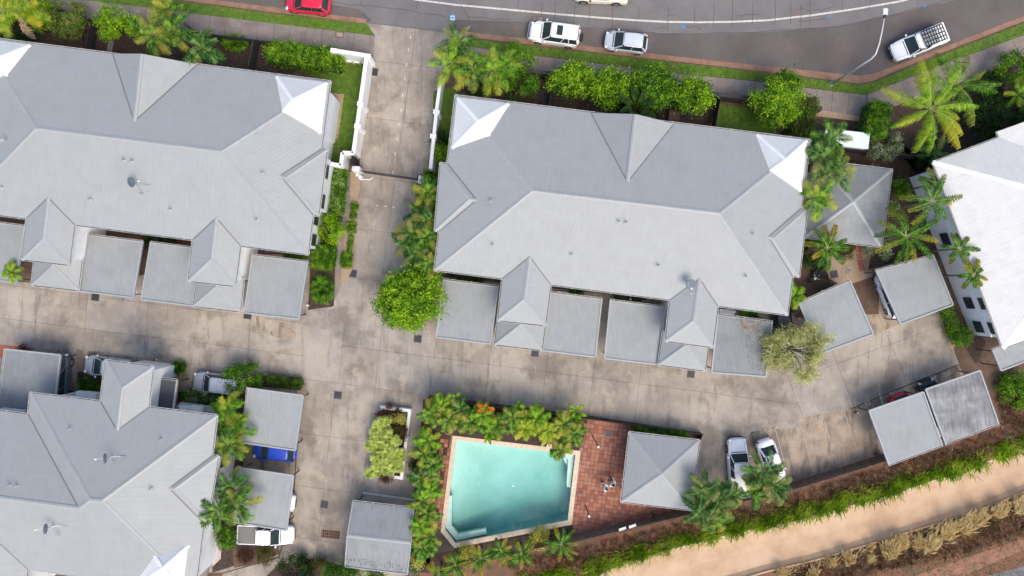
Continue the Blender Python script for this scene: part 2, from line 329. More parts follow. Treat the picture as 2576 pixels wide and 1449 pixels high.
# ---------------------------------------------------------------- ground
def sheet(name, pts, z1, z0, mat, kind='structure', parent=None):
    mb = MB(); mb.prism(px(pts), z1, z0); return mb.build(name, mat, parent, kind=kind)
mb = MB(); mb.prism([(-400, -400), (400, -400), (400, 400), (-400, 400)], -3.0, -3.3)
mb.build('ground', M['soil_red'], kind='structure')
GUT = [(-900, -190), (437, -2), (644, 26), (926, 61), (1144, 87), (1174, 92), (1288, 107), (1503, 132), (1719, 157), (1932, 181), (2164, 211), (2200, 203), (2289, 165), (2576, 55), (3600, -340)]
DT = [(3600, 740), (2576, 1129), (2432, 1182), (2232, 1249), (2092, 1287), (1992, 1315), (1932, 1324), (1750, 1367), (1588, 1409), (1508, 1449), (1300, 1510), (-900, 2100)]
DBT = [(3600, 810), (2576, 1237), (2507, 1267), (2357, 1317), (2194, 1367), (2052, 1409), (1932, 1437), (1800, 1475), (1640, 1520), (1500, 1565), (1340, 1620), (-900, 2230)]
PHOLE = [(1147, 1106), (1448, 1143.5), (1429, 1309), (1145.5, 1366.5), (1119, 1333)]
mb = MB(); mb.prism(px(GUT + DT), 0.0, -3.0, px(PHOLE)); mb.build('site_ground', M['soil'], kind='structure')
for o_ in (bpy.data.objects['ground'],): pass
sheet('south_bank', DBT + [(-900, 3000), (3600, 3000)], -.02, -3.0, M['soil_red'])
sheet('embankment', [(1335, 1390), (1450, 1366), (1734, 1300), (1994, 1235), (2228, 1161), (2380, 1122), (2514, 1068), (2490, 990), (2600, 930), (3300, 700)] + [(p[0], p[1] - 4) for p in DT[1:10]] + [(1000, 1590), (1060, 1430)], .004, -.5, M['soil_red'])
sheet('road', [(-900, -1500), (3600, -1500)] + [(u, v + 4) for u, v in reversed(GUT)], -.10, -3.0, M['asphalt'])
# worn nearside lane, its upper border a construction joint
WJ = [(1140, 48), (1288, 54), (1430, 66), (1640, 82), (1740, 85), (1932, 80), (2107, 65), (2230, 40), (2400, 0)]
sheet('road_shoulder', WJ + [(3000, -190), (2576, 42), (2289, 153), (2200, 190), (2164, 198), (1932, 168), (1503, 119), (1288, 94), (1150, 78)], -.096, -.12, M['asphalt_old'])
sheet('road_shoulder', [(-900, -290), (380, -80), (644, -35), (800, 5), (905, 22), (935, 50), (922, 56), (644, 20), (437, -8), (-900, -200)], -.096, -.12, M['asphalt_old'])
sheet('gutter_strip', [(1160, 78), (1288, 92), (1503, 118), (1719, 143), (1932, 166), (2164, 190), (2200, 184), (2282, 154), (2576, 40), (3600, -360), (3600, -335), (2576, 58), (2289, 168), (2200, 206), (2164, 214), (1932, 184), (1288, 110), (1174, 95)], -.088, -.12, M['red_dust'])
sheet('gutter_strip', [(-900, -208), (437, -14), (644, 12), (921, 47), (923, 60), (644, 28), (437, 0), (-900, -188)], -.088, -.12, M['red_dust'])
def strip(pts, w, z, mat, name, parent=None, jit=0.0, kind=None, label=None, sub=1):
    q = px(pts, 0); pp = []
    for a, b in zip(q[:-1], q[1:]):
        for k in range(sub): pp.append(a.lerp(b, k / sub))
    pp.append(q[-1])
    if jit: pp = [p + Vector((R.uniform(-jit, jit), R.uniform(-jit, jit), 0)) for p in pp]
    mb = MB(); n = len(pp); L1 = []; L2 = []
    for i, p in enumerate(pp):
        d = pp[min(i + 1, n - 1)] - pp[max(i - 1, 0)]; d = Vector((-d.y, d.x, 0)).normalized() * (w / 2)
        L1.append(p + d); L2.append(p - d)
    vs = [(a.x, a.y, z) for a in L1 + L2]
    mb.add(vs, [(i, n + i, n + i + 1, i + 1) for i in range(n - 1)])
    return mb.build(name, mat, parent, kind=kind, label=label)
road = bpy.data.objects['road']
strip([(1040, -3), (1060, 0), (1146, 11), (1288, 24), (1395, 34), (1503, 43), (1600, 50), (1675, 54), (1760, 55), (1845, 54), (1932, 50), (2040, 38), (2150, 22), (2257, 4), (2400, -30)], .17, -.092, M['line'], 'centre_line', road)
for c in ([(835, 2), (880, 11), (960, 16), (1040, 27), (1120, 40)], [(1160, 12), (1175, 38), (1180, 50)], [(1288, 54), (1430, 66), (1520, 70)], [(1520, 70), (1640, 82), (1740, 84), (1932, 78), (2107, 65), (2230, 40), (2330, 14), (2400, -5)],
          [(1120, 53), (1288, 55)], [(2010, 20), (2040, 26), (2068, 24), (2100, 16)], [(1683, 38), (1703, 37)], [(1855, 38), (1915, 36)], [(1650, 73), (1665, 68), (1680, 68)], [(1724, 66), (1750, 66), (1765, 73)], [(2010, 52), (2040, 52), (2080, 46)], [(1178, 40), (1240, 48), (1288, 50)]):
    strip(c, .05, -.091, M['crack'], 'crack', road, .07, sub=5)
for i, (x, y0, y1) in enumerate([(1302, 0, 20), (1362, 8, 45), (1396, 5, 48), (1445, 10, 60), (1482, 8, 62), (1540, 16, 70), (1607, 15, 46), (1680, 12, 76), (1748, 18, 60), (1795, 6, 72), (1842, 0, 70), (1893, 10, 60), (1950, 0, 62), (1989, 0, 58), (2014, 10, 72), (2038, 0, 62), (2120, -4, 24), (2189, -2, 26), (2310, -2, 12), (905, 0, 12), (1048, 0, 24)]):
    strip([(x + 2, y0), (x, y1)], .045, -.0905, M['crack'], 'crack', road, .05, sub=6)
for q, m_ in (([(1133, 38), (1144, 38), (1144, 50), (1133, 50)], 'lightblue'), ([(1136, 41), (1141, 41), (1141, 47), (1136, 47)], 'blue_paint')):
    mb = MB(); mb.prism(px(q), -.086 if m_ == 'blue_paint' else -.089, -.1); mb.build('painted_mark', M[m_], road)
for q in ([(1716, 63), (1724, 63), (1723, 71), (1719, 73)], [(2083, 39), (2092, 38), (2091, 43), (2085, 42)], [(2325, 12), (2333, 12), (2332, 16), (2324, 15)], [(1136, 32), (1142, 32), (1141, 36), (1136, 36)]):
    mb = MB(); mb.prism(px(q), -.089, -.1); mb.build('painted_mark', M['blue_paint'], road)
# verges
def lawn(pts, name='lawn', z=.03, dens=25, hgt=.09, mat='turf', base='grass', z0=-.1):
    o = sheet(name, pts, z, z0, M[base]); blades(pts, z, dens, hgt, mat, o); return o
def inpoly(pts, x, y):
    c = False; n = len(pts)
    for i in range(n):
        a, b = pts[i], pts[i - 1]
        if (a[1] > y) != (b[1] > y) and x < (b[0] - a[0]) * (y - a[1]) / (b[1] - a[1]) + a[0]: c = not c
    return c
def fast_mesh(name, V, F, k=3):
    me = bpy.data.meshes.new(name); V = np.asarray(V, dtype=np.float32).reshape(-1, 3); F = np.asarray(F, dtype=np.int32).reshape(-1, k)
    me.vertices.add(len(V)); me.vertices.foreach_set('co', V.ravel())
    me.loops.add(F.size); me.loops.foreach_set('vertex_index', F.ravel())
    me.polygons.add(len(F)); me.polygons.foreach_set('loop_start', np.arange(0, F.size, k, dtype=np.int32))
    try: me.polygons.foreach_set('loop_total', np.full(len(F), k, dtype=np.int32))
    except Exception: pass
    me.update(calc_edges=True); me.validate(); return me
rng = np.random.default_rng(5)
def sample_poly(pts, n):
    q = [(p.x, p.y) for p in px(pts)]; q = np.array(q); a = q.min(0); b = q.max(0)
    out = np.zeros((0, 2)); x = q[:, 0]; y = q[:, 1]; t = 0
    while len(out) < n and t < 40:
        t += 1; c = rng.uniform(a, b, (max(n * 2, 50), 2)); ins = np.zeros(len(c), bool)
        j = len(q) - 1
        for i in range(len(q)):
            if y[i] != y[j]:
                cond = ((y[i] > c[:, 1]) != (y[j] > c[:, 1])) & (c[:, 0] < (x[j] - x[i]) * (c[:, 1] - y[i]) / (y[j] - y[i]) + x[i]); ins ^= cond
            j = i
        out = np.vstack([out, c[ins]])
    return out[:n]
def parea(pts):
    q = px(pts); return abs(sum(q[i].x * q[i - 1].y - q[i - 1].x * q[i].y for i in range(len(q)))) / 2
def blade_mesh(name, XY, z, h, lean=.6, w=.02, per=5, spread=.06, bias=None):
    n = len(XY) * per; b = np.repeat(XY, per, 0) + rng.normal(0, spread, (n, 2)); hh = h * rng.uniform(.5, 1.3, n); an = rng.uniform(0, 2 * np.pi, n)
    ln = hh * lean * rng.uniform(.2, 1.2, n); dx = np.cos(an) * ln; dy = np.sin(an) * ln
    if bias is not None: dx += bias[0] * hh; dy += bias[1] * hh
    s = rng.uniform(0, 2 * np.pi, n); wx = np.cos(s) * w; wy = np.sin(s) * w
    zz = np.full(n, z)
    V = np.stack([np.stack([b[:, 0] - wx, b[:, 1] - wy, zz], 1), np.stack([b[:, 0] + wx, b[:, 1] + wy, zz], 1), np.stack([b[:, 0] + dx * .45, b[:, 1] + dy * .45, zz + hh * .75], 1), np.stack([b[:, 0] + dx, b[:, 1] + dy, zz + hh * .9], 1)], 1)
    i = np.arange(n)[:, None] * 4
    F = np.concatenate([i + np.array([[0, 1, 2]]), i + np.array([[2, 1, 3]])], 1).reshape(-1, 3)
    return fast_mesh(name, V.reshape(-1, 3), F)
def blades(pts, z, dens, h, mat, parent=None, name='grass_blades', per=4, top=None, **kw):
    XY = sample_poly(pts, int(parea(pts) * dens)); me = blade_mesh(name, XY, z, h, per=per, **kw)
    o = link(name, me, parent, LEAF[mat]); o['kind'] = 'stuff'
    if top: tag(o, top[0], top[1])
    return o
lawn([(-900, -186), (437, 1), (644, 29), (928, 61), (943, 89), (644, 54), (342, 16), (215, 1), (-900, -150)], 'verge')
lawn([(1160, 96), (1288, 110), (1503, 135), (1932, 184), (2164, 214), (2202, 206), (2290, 169), (2576, 58), (3600, -336), (3600, -290), (2576, 87), (2389, 156), (2240, 213), (2179, 238), (2100, 230), (1932, 207), (1663, 180), (1330, 137), (1170, 115)], 'verge', dens=30)
lawn([(700, 150), (860, 140), (880, 160), (905, 150), (925, 160), (890, 380), (862, 402), (838, 420), (800, 420), (800, 200)], 'lawn')
lawn([(0, 95), (235, 60), (300, 125), (500, 160), (640, 110), (650, 180), (300, 150), (0, 120)], 'lawn', base='grass')
lawn([(1808, 262), (1930, 276), (1960, 345), (1800, 340)], 'lawn')
lawn([(1290, 215), (1345, 205), (1355, 275), (1200, 270)], 'lawn', base='soil_dark', dens=6)
lawn([(1090, 230), (1150, 215), (1140, 400), (1090, 420)], 'lawn', dens=12)
lawn([(2270, 330), (2370, 320), (2370, 400), (2290, 410)], 'lawn', dens=14)
# mulch beds under planting
for q in ([(1050, 440), (1115, 430), (1110, 690), (1020, 665), (1040, 540)], [(1370, 205), (1800, 255), (1800, 350), (1300, 285)], [(2015, 300), (2190, 300), (2290, 380), (2340, 420), (2360, 700), (2040, 700), (2010, 430)],
          [(2190, 290), (2576, 150), (2700, 60), (2700, 420), (2300, 430)], [(0, 50), (240, 60), (640, 110), (830, 140), (700, 200), (0, 120)], [(1065, 1005), (1478, 1055), (1462, 1133), (1136, 1093), (1080, 1420), (1030, 1440), (1040, 1260)],
          [(560, 980), (640, 985), (610, 1180), (600, 1330), (600, 1420), (535, 1440), (540, 1000)], [(660, 945), (765, 957), (757, 982), (655, 972)], [(1050, 1400), (1140, 1385), (1440, 1320), (1445, 1345), (1340, 1385), (1100, 1440), (1045, 1440)], [(2380, 745), (2480, 860), (2455, 915), (2395, 820)],
          [(826, 420), (870, 425), (850, 560), (845, 640), (840, 770), (775, 780), (790, 560)], [(450, 985), (560, 1000), (550, 1030), (450, 1012)], [(196, 940), (262, 945), (262, 985), (196, 980)], [(1590, 1068), (1757, 1090), (1757, 1108), (1590, 1086)]):
    sheet('garden_bed', q, .05, -.02, M['soil_dark'])
sheet('gravel_bed', [(2085, 700), (2070, 640), (2140, 640), (2170, 600), (2190, 640), (2180, 700), (2120, 720)], .062, 0, M['gravel'])
sheet('gravel_bed', [(824, 233), (866, 237), (850, 350), (832, 346)], .062, 0, M['gravel'])
sheet('gravel_bed', [(883, 432), (911, 440), (898, 515), (893, 600), (886, 680), (868, 715), (856, 724), (862, 640), (880, 520)], .062, 0, M['gravel'])
sheet('gravel_bed', [(2054, 276), (2120, 286), (2182, 297), (2180, 308), (2050, 292)], .062, 0, M['gravel'])
sheet('gravel_bed', [(2355, 775), (2375, 780), (2405, 870), (2392, 880)], .062, 0, M['gravel'])
sheet('gravel_bed', [(536, 1325), (560, 1335), (556, 1405), (535, 1425)], .062, 0, M['gravel_white'])
sheet('gravel_bed', [(355, 900), (430, 905), (440, 935), (350, 915)], .062, 0, M['gravel'])
sheet('gravel_bed', [(1365, 200), (1400, 205), (1388, 275), (1355, 268)], .062, 0, M['soil_dark'])
sheet('garden_path', [(830, 235), (820, 235), (808, 345), (830, 348)], .07, 0, M['path'])
sheet('dirt_track', [(2040, 700), (2120, 700), (2180, 690), (2195, 665), (2140, 655), (2180, 600), (2230, 640), (2210, 700), (2210, 790), (2000, 800), (1990, 720)], .056, 0, M['soil'])
sheet('garden_bed', [(600, 1366), (700, 1372), (705, 1392), (640, 1418), (590, 1428), (585, 1380)], .06, 0, M['soil'])
sheet('garden_bed', [(700, 1420), (790, 1405), (870, 1425), (870, 1480), (640, 1480)], .06, 0, M['soil_dark'])
sheet('verandah_deck', [(470, 1352), (508, 1368), (535, 1372), (520, 1475), (440, 1475)], .3, 0, M['path'])
# ---------------------------------------------------------------- slabs
def cut(polys, a, b, gap=.02, box=None):
    A = P(*a); B = P(*b); d = (B - A); n = Vector((-d.y, d.x, 0)).normalized(); out = []
    if box: bx = [P(box[0], box[1]), P(box[2], box[3])]
    for q in polys:
        c = sum(q, Vector()) / len(q)
        if box and not (bx[0].x < c.x < bx[1].x and bx[1].y < c.y < bx[0].y): out.append(q); continue
        ds = [(p - A).dot(n) for p in q]
        if min(ds) > -.15 or max(ds) < .15: out.append(q); continue
        for sg in (1, -1):
            r = []; m = len(q)
            for i in range(m):
                p, s_ = q[i], q[(i + 1) % m]; e, f = sg * ds[i] - gap / 2, sg * ds[(i + 1) % m] - gap / 2
                if e >= 0: r.append(p)
                if (e > 0) != (f > 0): r.append(p.lerp(s_, e / (e - f)))
            if len(r) > 2: out.append(r)
    return out
def area(q): return abs(sum(q[i].x * q[i - 1].y - q[i - 1].x * q[i].y for i in range(len(q)))) / 2
def slabs(name, zone, lines, mats, z=.03, part='slab', base_z=None):
    root = sheet(name, zone, z - .03, -.12, M['joint']); polys = [px(zone)]
    for ln in lines: polys = cut(polys, ln[0], ln[1], box=ln[2] if len(ln) > 2 else None)
    for q in polys:
        if area(q) < .02: continue
        mb = MB(); mb.prism(q, z + R.uniform(-.002, .002), z - .04); mb.build(part, R.choice(mats), root)
    return root
CM = [M['concrete'], M['concrete'], M['concrete2']]
slabs('entrance_drive', [(922, 58), (1146, 85), (1128, 115), (1120, 190), (1095, 440), (1056, 448), (1040, 520), (1030, 600), (1020, 665), (1060, 700), (1112, 700), (1098, 847), (961, 825), (779, 800), (775, 778), (835, 772), (856, 724), (886, 684), (897, 512), (912, 442), (905, 410), (912, 360), (938, 145), (943, 89)],
      [((850, 142), (1150, 178)), ((850, 285), (1150, 325)), ((850, 437), (1150, 474)), ((850, 570), (1150, 606)), ((850, 695), (1150, 731)), ((1048, 60), (905, 1100))], CM)
slabs('side_footpath', [(868, 436), (884, 432), (880, 520), (862, 640), (856, 724), (835, 772), (842, 650), (858, 520)],
      [((840, 480), (900, 487)), ((840, 548), (900, 552)), ((830, 590), (900, 594)), ((830, 630), (900, 634))], [M['path']], z=.045)
slabs('west_court', [(-200, 690), (200, 720), (640, 640), (779, 640), (779, 800), (765, 952), (650, 935), (-200, 830)],
      [((107, 700), (78, 880)), ((230, 640), (200, 1000)), ((380, 700), (350, 1000)), ((499, 777), (479, 935)), ((640, 640), (620, 960)), ((-200, 690), (900, 830)), ((-200, 775), (900, 912))], CM)
slabs('garage_bays', [(-200, 830.3), (650, 935.3), (765, 952.4), (745, 1130), (735, 1280), (700, 1400), (560, 1440), (-200, 1440)],
      [((195, 860), (150, 1200)), ((332, 860), (290, 1200)), ((479, 900), (440, 1300)), ((560, 1090), (800, 1120)), ((560, 1160), (800, 1190)), ((560, 1320), (800, 1350)), ((620, 950), (590, 1400))], [M['concrete_tan'], M['concrete'], M['concrete_tan']])
CB = (900, 600, 1960, 1100)
slabs('middle_court', [(779, 800), (961, 825), (1098, 847), (1110, 695), (1990, 790), (2060, 740), (2200, 690), (2350, 700), (2375, 790), (2402, 890), (2412, 915), (2215, 995), (2147, 1024), (1992, 1075), (1889, 1087), (1850, 1200), (1750, 1300), (1735, 1085), (1480, 1045), (1080, 994), (765, 952)],
      [((961, 825), (944, 977), (0, 700, 2000, 1200)), ((1100, 830), (1080, 995), (0, 700, 2000, 1200)), ((1236, 867), (1219, 1017), (0, 700, 2000, 1200)), ((1378, 884), (1362, 1035), (0, 700, 2000, 1200)), ((1500, 885), (1479, 1050), (0, 700, 2000, 1200)), ((1612, 930), (1598, 1045), (0, 700, 2000, 1200)), ((1730, 930), (1713, 1075), (0, 700, 2000, 1200)), ((1897, 935), (1889, 1087), (0, 700, 2000, 1200)),
       ((1976, 932), (2019, 1047), (1890, 600, 2600, 1200)), ((2094, 885), (2147, 1024), (1960, 600, 2600, 1200)), ((2219, 815), (2282, 965), (2050, 600, 2600, 1200)), ((2350, 770), (2412, 930), (2200, 600, 2600, 1200)), ((870, 800), (850, 975), (0, 700, 960, 1200)), ((960, 882), (1900, 1003), (900, 700, 1890, 1200)), ((1900, 990), (2420, 800), (1890, 600, 2600, 1200)), ((1110, 760), (1990, 865), (1000, 600, 2000, 800))], CM + [M['concrete2']])
M['concrete_brown'] = nmat('brown_weathered_concrete', (.31, .265, .215), (.25, .213, .172), .8, .88, .25, 40, layers=CON)
slabs('south_court', [(765, 952.4), (1080, 994.4), (1062, 1100), (1045, 1260), (1030, 1440), (1000, 1475), (560, 1475), (560, 1443), (703, 1403), (738, 1282), (748, 1130)],
      [((944, 975), (885, 1450)), ((845, 965), (790, 1450)), ((760, 1090), (1075, 1130)), ((740, 1220), (1060, 1262)), ((730, 1350), (1060, 1392))], [M['concrete_brown'], M['concrete_brown'], M['concrete']])
slabs('visitor_bays', [(1889, 1090), (2019, 1050), (2147, 1027), (2215, 998), (2412, 918), (2430, 960), (2490, 1060), (2370, 1098), (2221, 1143), (1990, 1214), (1895, 1238), (1850, 1200)],
      [((1889, 1085), (1930, 1250)), ((1949, 1075), (1992, 1231)), ((2007, 1058), (2048, 1215)), ((2078, 1040), (2107, 1200)), ((2125, 1024), (2165, 1155)), ((2222, 990), (2260, 1150)), ((2346, 940), (2390, 1100))], [M['concrete_tan']] * 3 + [M['concrete']])
slabs('east_parking_bays', [(2000, 775), (2120, 705), (2200, 672), (2350, 640), (2358, 700), (2200, 694), (2062, 742), (1994, 795)], [((2125, 690), (2160, 760)), ((2193, 680), (2240, 790))], [M['concrete_tan']], z=.062)
slabs('tan_apron', [(2127, 708), (2195, 690), (2262, 815), (2200, 842)], [((2168, 690), (2225, 830))], [M['concrete_tan']], z=.036)
def band_lines(a, b, n, v, w=400):
    out = []
    for i in range(n + 1):
        t = i / n; p = (a[0] + (b[0] - a[0]) * t, a[1] + (b[1] - a[1]) * t); out.append(((p[0] - v[0], p[1] - v[1]), (p[0] + v[0], p[1] + v[1])))
    return out
slabs('footpath', [(-300, -55), (80, -12), (225, 1), (342, 16), (644, 54), (943, 90), (938, 140), (861, 128), (644, 106), (250, 58), (-300, -5)], band_lines((-240, -30), (930, 115), 29, (-4, 40)), [M['path']])
slabs('footpath', [(1170, 116), (1330, 138), (1663, 181), (1932, 208), (2100, 231), (2179, 239), (2185, 297), (2054, 280), (1908, 258), (1790, 245), (1368, 192), (1180, 170)], band_lines((1190, 140), (2175, 262), 24, (-4, 50)), [M['path']])
slabs('footpath', [(2181, 239), (2240, 214), (2389, 157), (2576, 88), (3000, -75), (3000, -10), (2576, 142), (2480, 187), (2440, 205), (2187, 297)], band_lines((2240, 250), (2920, -10), 17, (18, 48)), [M['path']])
for q in ([(645, 795), (663, 795), (669, 830), (668, 832), (646, 830)], [(680, 833), (701, 834), (703, 810), (718, 812), (719, 823), (731, 825), (745, 836), (744, 855), (700, 850), (680, 842)]):
    mb = MB(); mb.prism(px(q), .038, .02); mb.build('concrete_patch', M['concrete_tan'], bpy.data.objects['west_court'])
drv = bpy.data.objects['entrance_drive']
for u, v in [(1033, 93), (1028, 125), (1023, 162), (1018.5, 198), (1013, 239), (1009, 278), (1004, 313), (999.5, 349), (994, 387), (988.5, 434)]:
    mb = MB(); mb.box(P(u, v, .036), (.09, .30, .012), -.13); mb.build('lane_dash', M['line'], drv)
for u, v in [(949.5, 517), (971, 519.5), (990, 521.5)]:
    mb = MB(); mb.box(P(u, v, .036), (.26, .08, .012), -.12); mb.build('lane_dash', M['line'], drv)
bays = bpy.data.objects['visitor_bays']
for a, b, m_ in (((2350, 943), (2358, 968), 'line'), ((2212, 991), (2222, 1020), 'line'), ((1949, 1075), (1992, 1231), 'line_faint'), ((2009, 1062), (2048, 1190), 'line_faint'), ((2073, 1060), (2107, 1168), 'line_faint'), ((2120, 1027), (2164, 1153), 'line_faint'), ((1813, 1100), (1809, 1200), 'line_faint')):
    strip([a, b], .09, .0365, M[m_], 'bay_line', bays)
def text(s, u, v, size, rot, mat, parent, z=.037):
    c = bpy.data.curves.new('t', 'FONT'); c.body = s; c.size = size; c.align_x = 'CENTER'; c.align_y = 'CENTER'; c.extrude = .001
    o = bpy.data.objects.new('t', c); me = bpy.data.meshes.new_from_object(o); bpy.data.objects.remove(o)
    w = link('stencil_text', me, parent, M[mat]); w.location = P(u, v, z); w.rotation_euler = (0, 0, rot); w['label'] = 'painted stencil reading ' + s; return w
UP = math.radians(180 + 20)
text('40', 2383, 941, .62, UP, 'bay_text', bays); text('39', 2320, 964, .62, UP, 'bay_text', bays); text('36', 2246, 990, .62, UP, 'bay_text', bays); text('35', 2183, 1014, .62, UP, 'bay_text', bays)
for u, v in ((1923, 1089), (1989, 1072), (2052, 1054), (2110, 1035)): text('VISITORS', u, v, .52, UP - .06, 'line_faint', bays)
text('16', 163, 899, .62, UP + .4 - math.radians(28), 'bay_text', bpy.data.objects['garage_bays']); text('6', 342, 735, .6, -.12, 'bay_text', bpy.data.objects['west_court'])
sheet('drive_wall_footing', [(913, 1237), (1045, 1255), (1045, 1259), (913, 1241)], .12, 0, M['line'])
# ---------------------------------------------------------------- drain channel
mb = MB(); rows = []
for (a, b) in zip(DT, DBT):
    A = P(*a); B = P(*b); A.z = -.02; B.z = -.06
    rows.append([A, A.lerp(B, .12) - Vector((0, 0, .16)), A.lerp(B, .5) - Vector((0, 0, .34)), A.lerp(B, .88) - Vector((0, 0, .34)), B.lerp(A, .02) - Vector((0, 0, .04)), B])
n = 6
for r in rows: mb.v += [tuple(p) for p in r]
for i in range(len(rows) - 1):
    for k in range(n - 1): mb.f.append((i * n + k, i * n + k + 1, (i + 1) * n + k + 1, (i + 1) * n + k))
mb.build('drain_channel', M['drain'], kind='structure')
dr = bpy.data.objects['drain_channel']
for a in range(1, len(DT) - 1):
    pass
mb = MB()
for a, b in zip(DBT[:-1], DBT[1:]): mb.beam(P(*a) + Vector((0, 0, .0)), P(*b) + Vector((0, 0, .0)), .14, .08)
mb.build('drain_edge', M['drain'], dr)
mb = MB()
for a, b in zip(DT[:-1], DT[1:]): mb.beam(P(*a) + Vector((0, 0, .0)), P(*b) + Vector((0, 0, .0)), .16, .05)
mb.build('drain_edge', M['coping'], dr)
# ---------------------------------------------------------------- buildings
Z0 = 5.6
def roof_part(name, facets, mat, parent, thick=.07, label=None):
    """facets: lists of points; each gets UVs that run across and down its own slope"""
    mb = MB(); uv = []
    for f in facets:
        f = [Vector(p) for p in f]; nn = Vector()
        for i in range(len(f)): nn += f[i - 1].cross(f[i])
        if nn.z < 0: f.reverse(); nn = -nn
        nn.normalize(); dn = Vector((nn.x, nn.y, 0))
        dn = dn.normalized() if dn.length > .02 else Vector((.124, -.992, 0))
        ac = Vector((-dn.y, dn.x, 0)); dd = (dn - nn * dn.dot(nn)).normalized()
        if len(f) > 4:
            for t in tessellate_polygon([f]):
                q = [f[i] for i in t]
                if (q[1] - q[0]).cross(q[2] - q[0]).z < 0: q.reverse()
                mb.poly(q); uv += [(p.dot(ac), p.dot(dd)) for p in q]
        else:
            mb.poly(f); uv += [(p.dot(ac), p.dot(dd)) for p in f]
    mb.uv = uv; o = mb.build(name, mat, parent, label=label)
    if thick:
        m = o.modifiers.new('thickness', 'SOLIDIFY'); m.thickness = thick; m.offset = -1
    return o
def caps(parent, segs, mat, w=.34, name='ridge_cap'):
    for a, b in segs:
        a = Vector(a); b = Vector(b); d = (b - a).normalized(); sd = d.cross(Vector((0, 0, 1))).normalized()
        mb = MB(); z = Vector((0, 0, .05)); e = Vector((0, 0, -.055)) if w < .3 else Vector((0, 0, -.06))
        vs = [a + z, b + z, a + sd * w / 2 + e + z * .9, b + sd * w / 2 + e + z * .9, a - sd * w / 2 + e + z * .9, b - sd * w / 2 + e + z * .9]
        vs += [p - Vector((0, 0, .08)) for p in vs[2:]]
        mb.add(vs, [(0, 1, 3, 2), (0, 4, 5, 1), (2, 3, 7, 6), (4, 8, 9, 5), (0, 2, 6, 8, 4), (1, 5, 9, 7, 3)])
        mb.build(name, mat, parent)
def valley(parent, segs, w=.11):
    for a, b in segs:
        mb = MB(); mb.beam(Vector(a) + Vector((0, 0, .012)), Vector(b) + Vector((0, 0, .012)), w, .03); mb.build('valley_flashing', M['cap_dark'], parent)
def gutters(parent, segs, mat='gutter', clips=True):
    for a, b in segs:
        a = Vector(a); b = Vector(b); d = (b - a); L = d.length
        if L < .2: continue
        d.normalize(); sd = d.cross(Vector((0, 0, 1))).normalized()
        mb = MB()
        for off, w, z0 in ((.08, .03, 0), (-.08, .03, 0)): mb.beam(a + sd * off - Vector((0, 0, .05)), b + sd * off - Vector((0, 0, .05)), w, .12)
        g = mb.build('gutter', M[mat], parent)
        mb = MB(); mb.beam(a - Vector((0, 0, .095)), b - Vector((0, 0, .095)), .14, .02); mb.build('gutter_floor', M['gutter_in'], g)
        if clips:
            mb = MB(); k = max(1, int(L / 1.7))
            for i in range(k + 1):
                p = a + d * (L * i / k); mb.beam(p - sd * .13 + Vector((0, 0, .016)), p + sd * .11 + Vector((0, 0, .016)), .06, .012)
            mb.build('gutter_clips', M['trim'], g, kind='stuff')
def inset(pts, d):
    n = len(pts); out = []; pts = [Vector((p.x, p.y, 0)) for p in pts]
    ar = sum(pts[i - 1].x * pts[i].y - pts[i].x * pts[i - 1].y for i in range(n))
    if ar < 0: pts.reverse()
    for i in range(n):
        a = (pts[i] - pts[i - 1]).normalized(); b = (pts[(i + 1) % n] - pts[i]).normalized()
        na = Vector((-a.y, a.x, 0)); nb = Vector((-b.y, b.x, 0)); m = (na + nb); m = m / max(.3, m.dot(na)); out.append(pts[i] + m * d)
    return out
def walls(parent, pts, h, ins=.62, mat='wall', z0=0.0, name='wall'):
    q = inset(pts, ins); mb = MB(); mb.prism(q, h - .12, z0); return mb.build(name, M[mat], parent)
def wall_window(parent, A, B, u, v, w, h, name='window'):
    """a window where the sight line (u,v) meets the wall over ground line A-B"""
    d = (B - A); d.z = 0; d.normalize(); n = Vector((d.y, -d.x, 0))
    if n.dot(-A) < 0: n = -n
    pl = (n, Vector(A)); C = Vector((0, 0, H)); r = P(u, v) - C; t = (pl[1] - C).dot(n) / r.dot(n); c = C + r * t
    M4 = Matrix.Translation(c + n * .02) @ Matrix(((d.x, n.x, 0, 0), (d.y, n.y, 0, 0), (0, 0, 1, 0), (0, 0, 0, 1)))
    mb = MB()
    for s in (-1, 1):
        mb.box(None, (.06, .08, h), M=M4 @ Matrix.Translation((s * w / 2, 0, 0))); mb.box(None, (w + .06, .08, .06), M=M4 @ Matrix.Translation((0, 0, s * h / 2)))
    mb.box(None, (.04, .06, h), M=M4)
    f = mb.build(name, M['frame'], parent); mb = MB(); mb.box(None, (w, .03, h), M=M4); mb.build('pane', M['glass'], f)
    return f
def hip_end_gable(parent, back, front, TL, BL, BR, TR, mainpl, z=Z0, mat='roof', cap='cap', gut=True, wall=True, name='porch_roof', zw=0.0):
    """hip-ended wing: ridge back->front, eaves TL-BL-BR-TR (survey points), ridge dies into the main slope"""
    b = hit(mainpl, *back); zr = b.z; f = P(front[0], front[1], zr); tl, bl, br, tr = [P(p[0], p[1], z) for p in (TL, BL, BR, TR)]
    up = Vector((0, 0, .012)); o = roof_part(name, [[tl, bl, f, b], [tr, b, f, br], [bl, br, f]], M[mat], parent)
    for p in (b,): pass
    caps(o, [(b, f), (f, bl), (f, br)], M[cap]); valley(o, [(tl, b), (tr, b)])
    if gut: gutters(o, [(tl, bl), (bl, br), (br, tr)])
    if wall:
        dn = (bl - tl).normalized() * -1.5; walls(parent, [tl + dn, bl, br, tr + dn], z, .5)
    return o
